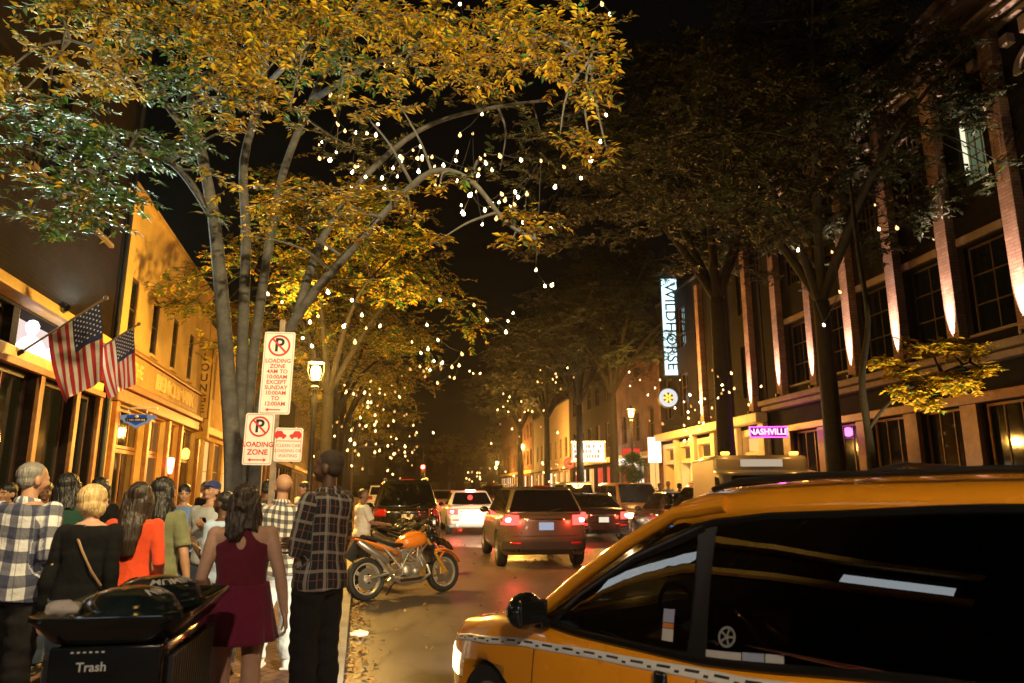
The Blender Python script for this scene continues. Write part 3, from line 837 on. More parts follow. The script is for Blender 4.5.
# buildings behind the photographer, seen only as reflections in the taxi and shop panes
G_ = empty('corner_building', (-16, -22, 0), R(180), 'brick corner building across the street behind the photographer', 'building')
hs = [(-24 + i * 4.2, 0.6, -21 + i * 4.2, 3.1) for i in range(11)]; hw = [(-24 + i * 4.2, z, -22.6 + i * 4.2, z + 2.0) for i in range(11) for z in (5.0, 8.4)]
wall('wall', G_, -30, 26, SW, 12, hs + hw, M['brick_red']); roof(G_, -30, 26, 12)
M['lit_cool'] = emit('cool white shop light', (0.82, 0.93, 1.0), 3.2, sample=False)
for i, h in enumerate(hs): window(G_, h, M['dark_wood'], M['lit_cool'] if i in (2, 3, 6) else M['dark_glass'], bars=(2, 1), name='shop_window')
for i, h in enumerate(hw): window(G_, h, M['white_paint'], M['dark_glass'] if i % 5 else M['lit_dim'], bars=(3, 4))
# ---------------------------------------------------------------- vehicles. local axes: +y forward, x to its right, z up
def paint(name, col, metal=0.0, rough=0.28):
    return pbr(name, col, rough, metal, coat=0.6, var=0.08, scale=1.5, rvar=0.05)
SEC = [(0.0, 0.90), (0.05, 0.955), (0.15, 0.985), (0.35, 1.0), (0.55, 1.0), (0.75, 0.985), (0.9, 0.955), (1.0, 0.90)]
class Body:
    def __init__(s, L, W, top, bot, a=9.0, b=2.6, af=None, bf=None, crown=0.05):
        s.L, s.W, s.top, s.bot, s.a, s.b, s.crown = L, W, top, bot, a, b, crown
        s.af = af or a; s.bf = bf or b
    def plan(s, y):
        t = min(1.0, abs(2 * y / s.L)); a, b = (s.af, s.bf) if y > 0 else (s.a, s.b)
        return max(0.0, 1 - t ** a) ** (1 / b)
    def hw(s, y, z):
        zt, zb = interp(s.top, y), interp(s.bot, y)
        t = max(0.0, min(1.0, (z - zb) / (zt - zb)))
        return s.W / 2 * s.plan(y) * interp(SEC, t)
    def endy(s, x, z, sg):
        a, b = (s.af, s.bf) if sg > 0 else (s.a, s.b)
        y = sg * s.L / 2 * 0.97
        for _ in range(3):
            zt, zb = interp(s.top, y), interp(s.bot, y)
            t = max(0.0, min(1.0, (z - zb) / (zt - zb)))
            p = min(1.0, abs(x) / (s.W / 2 * interp(SEC, t)))
            y = sg * s.L / 2 * max(0.0, 1 - p ** b) ** (1 / a)
        return y
    def shell(s, name, mats, parent, wells=()):
        mb = MB(); rings = []
        n = 60
        for i in range(n + 1):
            t = -1 + 2 * i / n
            y = s.L / 2 * (1 if t >= 0 else -1) * (1 - (1 - abs(t)) ** 1.9) * 0.9997
            zt, zb = interp(s.top, y), interp(s.bot, y); w_ = s.W / 2 * s.plan(y)
            ring = []
            zz = [k / 11 for k in range(12)]
            for k in zz: ring.append(V((w_ * interp(SEC, k), y, lerp(zb, zt, k))))
            cr = s.crown * min(1, s.plan(y) * 1.2)
            for k in (0.8, 0.45, 0, -0.45, -0.8): ring.append(V((w_ * 0.9 * k, y, zt + cr * (1 - k * k))))
            for k in reversed(zz): ring.append(V((-w_ * interp(SEC, k), y, lerp(zb, zt, k))))
            rings.append(ring)
        mb.loft(rings)
        o = mb.build(name, mats, parent, angle=50, fix=True)
        if wells:
            cut = MB()
            for (y, r, z) in wells:
                for sx in (-1, 1):
                    cut.lathe([(r, 0), (r, 0.34)], 28, (sx * (s.W / 2 + 0.04), y, z), axis=(-sx, 0, 0))
            co = cut.build('cut', M['black_rubber'], None, fix=True)
            md = o.modifiers.new('w', 'BOOLEAN'); md.operation = 'DIFFERENCE'; md.object = co; md.solver = 'EXACT'
            pm = o.matrix_world.copy(); par = o.parent; o.parent = None
            bake(o); o.parent = par
            bpy.data.objects.remove(co)
        return o
    def side(s, name, mats, parent, sx, ys, z0f, z1f, off=0.004, nz=3, thick=0.006, mi=None):
        """strip lying on the flank: ys list of y, heights by functions"""
        mb = MB(); vs = []; n = nz + 1
        for y in ys:
            for k in range(n):
                z = lerp(z0f(y), z1f(y), k / nz)
                vs.append(V((sx * (s.hw(y, z) + off), y, z)))
        fs = [(i * n + k, (i + 1) * n + k, (i + 1) * n + k + 1, i * n + k + 1) for i in range(len(ys) - 1) for k in range(nz)]
        mb.add(vs, fs)
        if mi: mb.m = [mi(i, k) for i in range(len(ys) - 1) for k in range(nz)]
        o = mb.build(name, mats, parent, fix=True)
        md = o.modifiers.new('s', 'SOLIDIFY'); md.thickness = thick; md.offset = 0
        return o
    def end(s, name, mats, parent, sg, xs, z0, z1, off=0.004, nz=4, thick=0.008, zf=None):
        mb = MB(); vs = []; n = nz + 1
        for i, x in enumerate(xs):
            za, zb_ = zf(x) if zf else (z0, z1)
            for k in range(n):
                z = lerp(za, zb_, k / nz)
                vs.append(V((x, s.endy(x, z, sg) + sg * off, z)))
        fs = [(i * n + k, (i + 1) * n + k, (i + 1) * n + k + 1, i * n + k + 1) for i in range(len(xs) - 1) for k in range(nz)]
        mb.add(vs, fs)
        o = mb.build(name, mats, parent, fix=True)
        md = o.modifiers.new('s', 'SOLIDIFY'); md.thickness = thick; md.offset = 0
        return o
def frange(a, b, n): return [a + (b - a) * i / (n - 1) for i in range(n)]

def wheel(parent, x, y, r=0.33, wd=0.21, spokes=5, rim_mat=None):
    sx = 1 if x > 0 else -1
    t = MB()
    t.lathe([(r * 0.66, -wd / 2), (r * 0.92, -wd / 2), (r, -wd / 2 + 0.035), (r, wd / 2 - 0.035), (r * 0.92, wd / 2), (r * 0.66, wd / 2)], 28, (0, 0, 0), axis=(1, 0, 0), closed=True)
    rm = MB()
    rm.lathe([(r * 0.655, -wd / 2 + 0.01), (r * 0.655, wd / 2 - 0.008), (r * 0.61, wd / 2 - 0.004), (r * 0.58, wd / 2 - 0.05), (r * 0.58, -wd / 2 + 0.01)], 28, (0, 0, 0), axis=(sx, 0, 0), closed=True)
    rm.lathe([(0.03, wd / 2 - 0.02), (0.07, wd / 2 - 0.025), (0.075, -0.02), (0.03, -0.03)], 14, (0, 0, 0), axis=(sx, 0, 0))
    for k in range(spokes):
        a = 2 * math.pi * k / spokes
        d = V((0, math.cos(a), math.sin(a))); c = V((sx * (wd / 2 - 0.035), 0, 0))
        rm.tube([c + d * 0.05, c + d * (r * 0.6)], [(0.035, 0.018), (0.026, 0.014)], 6, up=(1, 0, 0))
    rm.lathe([(0.01, -0.012), (r * 0.45, -0.012), (r * 0.45, 0.0), (0.01, 0.0)], 18, (0, 0, 0), axis=(sx, 0, 0), mi=1)
    o = rm.build('wheel', [rim_mat or M['alu'], M['black_metal']], parent, fix=True)
    o.location = (x, y, r)
    tt = t.build('tyre', M['black_rubber'], o, fix=True)
    return o

class Green:
    """greenhouse: yA windscreen foot, yB roof front, yC roof rear, yD rear glass foot"""
    def __init__(s, yA, zA, yB, yC, yD, zD, zr, wb, wr):
        s.__dict__.update(locals())
    def shell(s, name, mat, parent, bevel=0.07):
        b = MB(); vs = []
        for sx in (-1, 1):
            vs += [(sx * s.wb, s.yA, s.zA), (sx * s.wr, s.yB, s.zr), (sx * s.wr, s.yC, s.zr), (sx * s.wb, s.yD, s.zD)]
        b.add(vs, [(0, 1, 2, 3), (7, 6, 5, 4), (0, 4, 5, 1), (1, 5, 6, 2), (2, 6, 7, 3), (3, 7, 4, 0)])
        return b.build(name, mat, parent, bevel=bevel, seg=4, fix=True)
    def side_point(s, sx, y, t):
        """point on the side plane, t 0 belt .. 1 roof"""
        zb = lerp(s.zA, s.zD, (y - s.yA) / (s.yD - s.yA))
        return V((sx * lerp(s.wb, s.wr, t), y, lerp(zb, s.zr, t)))
    def side_glass(s, name, mat, parent, sx, poly, off=0.006, thick=0.008, r=0.04):
        """poly in (y, t)"""
        p3 = [s.side_point(sx, y, t) for y, t in poly]
        n = V((sx * (s.zr - s.zA), 0, s.wb - s.wr)).normalized()
        ay = V((0, 1, 0)); az = n.cross(ay)
        o = p3[0]
        pl = fillet([((p - o).dot(ay), (p - o).dot(az)) for p in p3], r)
        b = MB(); b.prism(pl, o + n * off, ay, az, thick if ay.cross(az).dot(n) > 0 else -thick)
        return b.build(name, mat, parent, smooth=False, fix=True)
    def end_glass(s, name, mat, parent, front=True, inset=0.07, off=0.006, t0=0.08, t1=0.92, r=0.06):
        y0, z0, y1, z1 = (s.yA, s.zA, s.yB, s.zr) if front else (s.yD, s.zD, s.yC, s.zr)
        sg = 1 if front else -1
        n = V((0, (z1 - z0) * sg, abs(y0 - y1))).normalized()
        up = V((0, y1 - y0, z1 - z0)); Lg = up.length; up.normalize(); ax = V((1, 0, 0))
        w0, w1 = lerp(s.wb, s.wr, t0) - inset, lerp(s.wb, s.wr, t1) - inset
        pl = fillet([(-w0, t0 * Lg), (w0, t0 * Lg), (w1, t1 * Lg), (-w1, t1 * Lg)], r)
        b = MB(); dd = 0.008 if ax.cross(up).dot(n) > 0 else -0.008
        b.prism(pl, V((0, y0, z0)) + n * off, ax, up, dd)
        return b.build(name, mat, parent, smooth=False, fix=True)

def mirror(parent, x, y, z, mat):
    b = MB(); sx = 1 if x > 0 else -1
    b.ell((x + sx * 0.10, y, z + 0.02), (0.11, 0.055, 0.075)); b.tube([(x - sx * 0.04, y + 0.02, z - 0.03), (x + sx * 0.06, y, z)], 0.025, 8)
    return b.build('mirror', mat, parent)

def plate(parent, y, z, sg, w_=0.31, h=0.155, lit=None):
    b = MB(); b.span((-w_ / 2, y - 0.006, z - h / 2), (w_ / 2, y + 0.006, z + h / 2))
    o = b.build('licence_plate', lit or M['plate'], parent, smooth=False, bevel=0.004)
    return o

def car(name, loc, rz, label, cat, kind, col, group=None, tail=None, head=None, glasstype=None, W=1.84, L=4.6, H=1.45, brake=False, plate_mat=None, tyre_r=0.33):
    c = empty(name, (loc[0], loc[1], 0), rz, label, cat, group)
    h = L / 2
    if kind == 'sedan':
        top = [(-h, 0.86), (-h + 0.25, 0.98), (-h + 0.9, 1.0), (0, 0.98), (h - 1.25, 0.93), (h - 0.35, 0.78), (h, 0.62)]
        bot = [(-h, 0.42), (-h + 0.4, 0.24), (h - 0.5, 0.22), (h, 0.36)]
        gh = Green(h - 1.25, 0.92, h - 2.1, -h + 1.35, -h + 0.62, 0.98, H, W / 2 * 0.88, W / 2 * 0.66)
        tz = (0.70, 0.90)
    elif kind == 'suv':
        top = [(-h, 1.0), (-h + 0.15, 1.10), (0, 1.08), (h - 1.2, 1.04), (h - 0.4, 0.94), (h, 0.74)]
        bot = [(-h, 0.38), (-h + 0.3, 0.27), (h - 0.5, 0.27), (h, 0.38)]
        gh = Green(h - 1.15, 1.03, h - 2.0, -h + 0.50, -h + 0.12, 1.08, H, W / 2 * 0.90, W / 2 * 0.665)
        tz = (0.88, 1.08)
    else:  # van / boxy taxi
        top = [(-h, 0.98), (-h + 0.15, 1.06), (h - 1.0, 1.05), (h - 0.3, 0.92), (h, 0.72)]
        bot = [(-h, 0.46), (-h + 0.3, 0.28), (h - 0.5, 0.26), (h, 0.38)]
        gh = Green(h - 0.85, 1.04, h - 1.75, -h + 0.3, -h + 0.08, 1.04, H, W / 2 * 0.90, W / 2 * 0.74)
        tz = (0.80, 1.04)
    B_ = Body(L, W, top, bot, a=14, b=2.8, af=7, bf=2.2)
    wy = (h - 0.92, -h + 0.88)
    B_.shell('body', col, c, wells=[(y, tyre_r + 0.05, tyre_r) for y in wy])
    gh.shell('roof', col, c, bevel=0.12 if kind == 'suv' else 0.08)
    gl = glasstype or M['car_glass']
    gh.end_glass('windscreen', gl, c, True); gh.end_glass('rear_window', gl, c, False, t0=0.1, t1=0.86)
    for sx in (-1, 1):
        ya, yd = gh.yA, gh.yD
        fr = lambda t: lerp(gh.yA, gh.yB, t); re = lambda t: lerp(gh.yD, gh.yC, t)
        m1 = (gh.yB + gh.yC) / 2 + 0.18; m2 = gh.yC + 0.38 if kind != 'sedan' else gh.yC + 0.12
        gh.side_glass('side_window', gl, c, sx, [(fr(0.1) - 0.22, 0.1), (m1 + 0.04, 0.1), (m1 + 0.04, 0.86), (fr(0.86) - 0.10, 0.86)])
        gh.side_glass('side_window', gl, c, sx, [(m1 - 0.04, 0.1), (m2 + 0.04, 0.1), (m2 + 0.04, 0.86), (m1 - 0.04, 0.86)])
        if kind != 'sedan': gh.side_glass('side_window', gl, c, sx, [(m2 - 0.04, 0.1), (re(0.1) + 0.18, 0.1), (re(0.86) + 0.12, 0.86), (m2 - 0.04, 0.86)])
        mirror(c, sx * W / 2 * 0.92, gh.yA - 0.35, gh.zA + 0.06, M['black_gloss'])
        for y in wy: wheel(c, sx * (W / 2 - 0.115), y, tyre_r, spokes=5 if kind != 'van' else 7)
        # door seams and handles
        hd = MB(); 
        for yy in (m1 - 0.30, m2 - 0.2): hd.box((sx * (B_.hw(yy, 0.86) + 0.012), yy, 0.86), (0.025, 0.17, 0.03))
        hd.build('door_handle', M['chrome'], c, bevel=0.006)
        sm = MB()
        for yy in (gh.yA - 0.30, m1, m2):
            for k in range(8):
                z0, z1 = lerp(0.36, 0.92, k / 8), lerp(0.36, 0.92, (k + 1) / 8)
                sm.add([(sx * (B_.hw(yy, z0) + 0.003), yy - 0.006, z0), (sx * (B_.hw(yy, z0) + 0.003), yy + 0.006, z0), (sx * (B_.hw(yy, z1) + 0.003), yy + 0.006, z1), (sx * (B_.hw(yy, z1) + 0.003), yy - 0.006, z1)], [(0, 1, 2, 3)])
        sm.build('door_seam', M['black_rubber'], c, smooth=False)
        # tail lamps wrapping the corner
        tl = B_.end('tail_lamp', tail or M['tail_dark'], c, -1, [sx * x for x in frange(W / 2 * 0.60, W / 2 * 0.955, 9)], tz[0], tz[1], off=0.008)
        if tail:
            b = MB(); b.ell((sx * W / 2 * 0.80, B_.endy(W / 2 * 0.8, sum(tz) / 2, -1) - 0.02, sum(tz) / 2), (0.085, 0.015, 0.045)); b.build('lamp_filament', M['tail_hot'], tl)
            lamp('tail_light', 'POINT', (sx * W / 2 * 0.75, -h - 0.38, sum(tz) / 2), tail_w, (1.0, 0.06, 0.03), c, radius=0.08)
        hl = B_.end('headlamp', head or M['chrome'], c, 1, [sx * x for x in frange(W / 2 * 0.52, W / 2 * 0.93, 8)], 0.60, 0.76, off=0.006)
        if head: lamp('head_light', 'SPOT', (sx * W / 2 * 0.7, h + 0.05, 0.66), 1700, (1, 0.8, 0.5), c, radius=0.07, spot=75, aim=(0, 1, -0.12), blend=0.8)
    # rear: bumper strip, plate, tailgate seam; front: grille and bumper
    yb = B_.endy(0, 0.55, -1)
    B_.end('rear_bumper', M['black_rubber'] if kind == 'suv' else col, c, -1, frange(-W / 2 * 0.93, W / 2 * 0.93, 17), 0.36, 0.60, off=0.02, thick=0.03)
    plate(c, B_.endy(0, tz[0], -1) - 0.014, tz[0] - 0.02 if kind != 'suv' else 0.86, -1, lit=plate_mat)
    B_.end('trim_strip', M['chrome'], c, -1, frange(-W / 2 * 0.5, W / 2 * 0.5, 9), tz[0] + 0.10, tz[0] + 0.13, off=0.010)
    B_.end('grille', M['black_gloss'], c, 1, frange(-W / 2 * 0.42, W / 2 * 0.42, 9), 0.50, 0.70, off=0.006)
    B_.end('front_bumper', M['black_rubber'], c, 1, frange(-W / 2 * 0.6, W / 2 * 0.6, 9), 0.36, 0.45, off=0.006)
    for z_ in (0.66, tz[0] + 0.20):
        B_.end('tailgate_seam', M['black_rubber'], c, -1, frange(-W / 2 * 0.72, W / 2 * 0.72, 13), z_, z_ + 0.012, off=0.003, thick=0.004, nz=1)
    for sx in (-1, 1): B_.end('reflector', M['tail_dark'], c, -1, [sx * x for x in frange(W / 2 * 0.55, W / 2 * 0.8, 6)], 0.50, 0.54, off=0.04, nz=1)
    ex = MB()
    for sx in (-1, 1): ex.lathe([(0.045, -0.1), (0.05, 0.1), (0.04, 0.1), (0.035, -0.08)], 12, (sx * W / 2 * 0.62, -h + 0.04, 0.38), axis=(0, -1, 0))
    ex.build('exhaust', M['chrome'], c)
    if kind == 'suv' or brake:
        b = MB(); b.box((0, gh.yC - 0.02 if kind == 'suv' else gh.yC - 0.05, gh.zr + 0.012), (0.36, 0.05, 0.025)); bl = b.build('brake_lamp', M['tail_hot'] if brake else M['tail_dark'], c, bevel=0.006)
        if brake: lamp('brake_light', 'POINT', (0, gh.yC - 0.25, gh.zr + 0.1), 9, (1, 0.08, 0.05), c, radius=0.1)
    if kind == 'suv':
        for sx in (-1, 1):
            b = MB(); b.tube([(sx * (gh.wr - 0.06), gh.yB - 0.1, gh.zr - 0.005), (sx * (gh.wr - 0.05), gh.yB - 0.2, gh.zr + 0.045), (sx * (gh.wr - 0.05), gh.yC + 0.2, gh.zr + 0.045), (sx * (gh.wr - 0.06), gh.yC + 0.08, gh.zr - 0.005)], 0.016, 8); b.build('roof_rail', M['alu'], c)
        b = MB(); b.tube([(0.02, gh.yD - 0.035, gh.zD + 0.06), (0.33, gh.yD + 0.0, gh.zD + 0.13)], 0.01, 6); b.build('rear_wiper', M['black_metal'], c)
    return c
tail_w = 24
brown = paint('bronze grey paint', (0.14, 0.11, 0.085), 0.55, 0.3)
car('parked_suv' if False else 'suv', (0.38, 17.2), R(8.0), 'dark bronze sport utility car with glowing tail lamps, seen from behind mid street', 'car', 'suv', brown, W=1.88, L=4.7, H=1.66, tail=M['tail'], head=M['head'], plate_mat=emit('lit plate', (0.75, 0.8, 1.0), 0.5, sample=False), tyre_r=0.36)
white = paint('white car paint', (0.78, 0.78, 0.77), 0, 0.3)
M['red_glass'] = pbr('red tinted rear glass', (0.30, 0.006, 0.006), 0.08)
car('white_car', (-1.72, 27.6), R(9.5), 'white car with its high brake lamp lit, driving away on the left', 'car', 'sedan', white, W=1.85, L=4.7, H=1.52, brake=True, tail=M['tail'])
tail_w = 32
navy = paint('black car paint', (0.02, 0.02, 0.024), 0.2, 0.22)
car('sedan', (2.48, 24.2), R(7.4), 'black saloon with bright red tail lamps ahead of the taxi bonnet', 'car', 'sedan', navy, W=1.82, L=4.7, H=1.44, tail=M['tail'], plate_mat=emit('lit plate pale', (1.0, 0.86, 0.65), 0.9, sample=False))
tyellow = paint('taxi yellow paint', (0.72, 0.36, 0.03), 0, 0.3)
car('yellow_taxi', (4.45, 27.0), R(187), 'yellow boxy taxi coming towards us with headlamps on', 'taxi', 'van', tyellow, W=1.86, L=4.6, H=1.80, head=M['head'])
M_grey = paint('silver paint', (0.42, 0.41, 0.40), 0.5, 0.3)
car('parked_car', (4.95, 21.9), R(7), 'dark parked saloon at the right kerb behind the black saloon', 'car', 'sedan', paint('charcoal paint', (0.06, 0.055, 0.05), 0.3, 0.25), 'cars parked at the right kerb', W=1.82, H=1.50)
car('parked_car', (5.30, 19.0), R(7), 'tan parked sport utility car just behind the white box truck', 'car', 'suv', paint('tan paint', (0.34, 0.25, 0.15), 0.2, 0.3), 'cars parked at the right kerb', W=1.85, H=1.72)
car('parked_car', (3.05, 37.5), R(7), 'silver parked van farther up the right kerb', 'car', 'van', M_grey, 'cars parked at the right kerb', W=1.86, H=1.9)
car('parked_suv', (-3.25, 21.4), R(12), 'black off road car parked at the left kerb behind the motorcycles', 'car', 'suv', paint('gloss black paint', (0.010, 0.010, 0.011), 0.0, 0.18), W=1.88, L=4.5, H=1.84, tyre_r=0.37)
for i, (x, y, rz, k, cc, lb) in enumerate([(-3.9, 40, 12, 'sedan', M_grey, 'small silver car queued far up the street on the left'), (-1.4, 47, 9, 'suv', navy, 'dark car in the far queue with red tail lamps'), (-9.6, 52, 12, 'van', white, 'white van parked far up the left kerb')]):
    tail_w = 40
    car('distant_car', (x, y), R(rz), lb, 'car', k, cc, 'cars far up the street', W=1.84, H=1.5 if k == 'sedan' else 1.75, tail=M['tail'] if i < 2 else None)

# ---------------------------------------------------------------- white box truck at the right kerb
t = empty('box_truck', (4.95, 15.3, 0), R(176), 'white box truck with amber roof lamps parked before the cream arcade', 'truck')
# (faces the photographer)
pw = paint('ivory truck paint', (0.26, 0.23, 0.19), 0, 0.4)
b = MB(); b.span((-0.90, -0.95, 0.55), (0.90, 1.5, 2.26)); b.build('cargo_box', pw, t, bevel=0.09, seg=4)
prof = [(1.52, 0.42), (3.05, 0.42), (3.15, 0.62), (3.08, 1.02), (2.55, 1.16), (2.10, 1.92), (1.52, 1.98)]
b = MB(); b.prism([(a, z) for a, z in prof], (0.95, 0, 0), (0, 1, 0), (0, 0, 1), -1.9); b.build('cab', pw, t, bevel=0.06, seg=3, fix=True)
b = MB(); u = V((0, 2.10 - 2.55, 1.92 - 1.16)); Lu = u.length; u.normalize(); nn = V((0, u.z, -u.y))
b.prism(fillet([(-0.80, 0.08), (0.80, 0.08), (0.74, Lu - 0.08), (-0.74, Lu - 0.08)], 0.07), V((0, 2.55, 1.16)) + nn * 0.012, (1, 0, 0), u, -0.008); b.build('windscreen', M['car_glass'], t, smooth=False, fix=True)
for sx in (-1, 1):
    b = MB(); b.prism(fillet([(1.75, 1.2), (2.42, 1.2), (2.08, 1.82), (1.75, 1.84)], 0.05), (sx * 0.955, 0, 0), (0, 1, 0), (0, 0, 1), sx * 0.006); b.build('side_window', M['car_glass'], t, smooth=False, fix=True)
    b = MB(); b.lathe([(0.02, 0), (0.11, 0.0), (0.13, 0.03), (0.05, 0.05)], 16, (sx * 0.68, 3.11, 0.80), axis=(0, 1, 0.05)); b.build('headlamp', M['chrome'], t)
    b = MB(); b.box((sx * 0.66, 1.40, 2.30), (0.16, 0.10, 0.06)); b.build('roof_lamp', M['amber'], t, bevel=0.02)
    lamp('roof_light', 'POINT', (sx * 0.66, 1.75, 2.45), 8, (1.0, 0.45, 0.08), t, radius=0.06)
    b = MB(); b.box((sx * 1.12, 2.35, 1.42), (0.16, 0.07, 0.30)); b.tube([(sx * 0.93, 2.3, 1.3), (sx * 1.1, 2.35, 1.4)], 0.02, 6); b.build('mirror', M['black_gloss'], t, bevel=0.02)
    for y in (2.3, -0.3): wheel(t, sx * 0.86, y, 0.38, 0.24, 6)
b = MB(); b.span((-0.5, 3.09, 0.66), (0.5, 3.125, 0.92)); b.build('grille', M['black_gloss'], t, bevel=0.01)
b = MB(); b.span((-0.96, 3.06, 0.38), (0.96, 3.2, 0.54)); b.build('bumper', M['chrome'], t, bevel=0.03)
b = MB(); b.quad((-0.4, 1.512, 2.04), (0.4, 1.512, 2.04), (0.4, 1.512, 2.18), (-0.4, 1.512, 2.18)); b.build('sign_panel', emit('lit truck header', (1.0, 0.80, 0.55), 0.5, sample=False), t, smooth=False)
# ---------------------------------------------------------------- the orange taxi minivan in the foreground
TH = R(40)
# near flank passes through (0.8625, 3.375); u runs forward along the flank
d_ = V((-math.sin(TH), math.cos(TH), 0)); right_ = V((math.cos(TH), math.sin(TH), 0))
P0 = V((0.78, 3.36, 0)); TW = 1.90; TL = 5.3
UF = 2.42                       # nose lies this far ahead of the B pillar
origin = P0 + d_ * (UF - TL / 2) + right_ * (TW / 2)
TX = empty('taxi_minivan', (origin.x, origin.y, -0.036), TH, 'orange taxi minivan with a checkered stripe and dark windows filling the foreground', 'taxi')
def U(u): return u - (UF - TL / 2)      # flank coordinate (0 at B pillar) -> local y
orange = paint('taxi orange paint', (0.92, 0.35, 0.014), 0, 0.26)
h = TL / 2
top = [(U(-2.9), 1.06), (U(-1.1), 1.02), (U(0.0), 0.915), (U(0.75), 0.92), (U(1.10), 0.945), (U(1.45), 0.915), (U(1.85), 0.84), (U(2.2), 0.74), (U(2.42), 0.60)]
bot = [(-h, 0.42), (-h + 0.4, 0.24), (h - 0.55, 0.22), (h, 0.34)]
TB = Body(TL, TW, top, bot, a=12, b=2.6, af=6.5, bf=2.1, crown=0.04)
TB.shell('body', orange, TX, wells=[(U(1.50), 0.345, 0.32), (U(-1.75), 0.345, 0.32)])
for sx in (-1, 1):
    for u in (1.50, -1.75): wheel(TX, sx * (TW / 2 - 0.175), U(u), 0.305, 0.22, 6).location.z = 0.341
# greenhouse: roof shell carried on pillars, glass between, a dark cabin inside
wb = TW / 2 * 0.915; wr = TW / 2 * 0.74
zr_tab = [(U(-2.8), 1.66), (U(-1.2), 1.675), (U(-0.3), 1.655), (U(0.0), 1.63), (U(0.3), 1.56), (U(0.55), 1.40)]
def zbelt(u): return interp(top, U(u))
zglass_top = lambda u: interp([(-2.8, 1.61), (-1.25, 1.61), (-0.4, 1.56), (0.0, 1.515), (0.18, 1.455)], u)
def roofring(u, z, w_):
    ring = []
    for k in (1.0, 1.0, 0.985, 0.93, 0.8, 0.5, 0.0):
        pass
    pts = [(w_ + 0.025, z - 0.085), (w_ + 0.022, z - 0.05), (w_ + 0.0, z - 0.018), (w_ - 0.06, z + 0.012), (w_ * 0.7, z + 0.045), (w_ * 0.35, z + 0.062), (0, z + 0.066)]
    full = pts + [(-a, q) for a, q in reversed(pts[:-1])]
    inner = [(a * 0.96, q - 0.03) for a, q in reversed(full)]
    return [V((a, U(u), q)) for a, q in full + inner]
rings = []
for u, z, k in ((-2.74, 1.56, 0.95), (-2.66, 1.62, 0.985), (-2.4, 1.665, 1), (-1.6, 1.685, 1), (-1.1, 1.685, 1), (-0.6, 1.675, 1), (-0.2, 1.652, 1), (0.08, 1.628, 0.995), (0.22, 1.595, 0.985)):
    rings.append(roofring(u, z, wr * k))
b = MB(); b.loft(rings); b.build('roof', orange, TX, angle=50, fix=True)
def gp(sx, u, t):
    """point on the side glass plane: t 0 at belt, 1 at the roof edge"""
    zb, zt = zbelt(u) + 0.0, zglass_top(min(u, 0.18))
    return V((sx * lerp(wb, wr + 0.02, t), U(u), lerp(zb, zt, t)))
A0 = lambda sx: V((sx * (wb - 0.02), U(1.13), 0.95)); A1 = lambda sx: V((sx * (wr + 0.0), U(0.20), 1.555))
black_trim = pbr('black window trim', (0.008, 0.008, 0.008), 0.3)
M['taxi_glass_front'] = glass('front door glass', (0.09, 0.095, 0.09))
M['taxi_glass_dark'] = glass('privacy glass', (0.035, 0.037, 0.036), 0.0, 1.55)
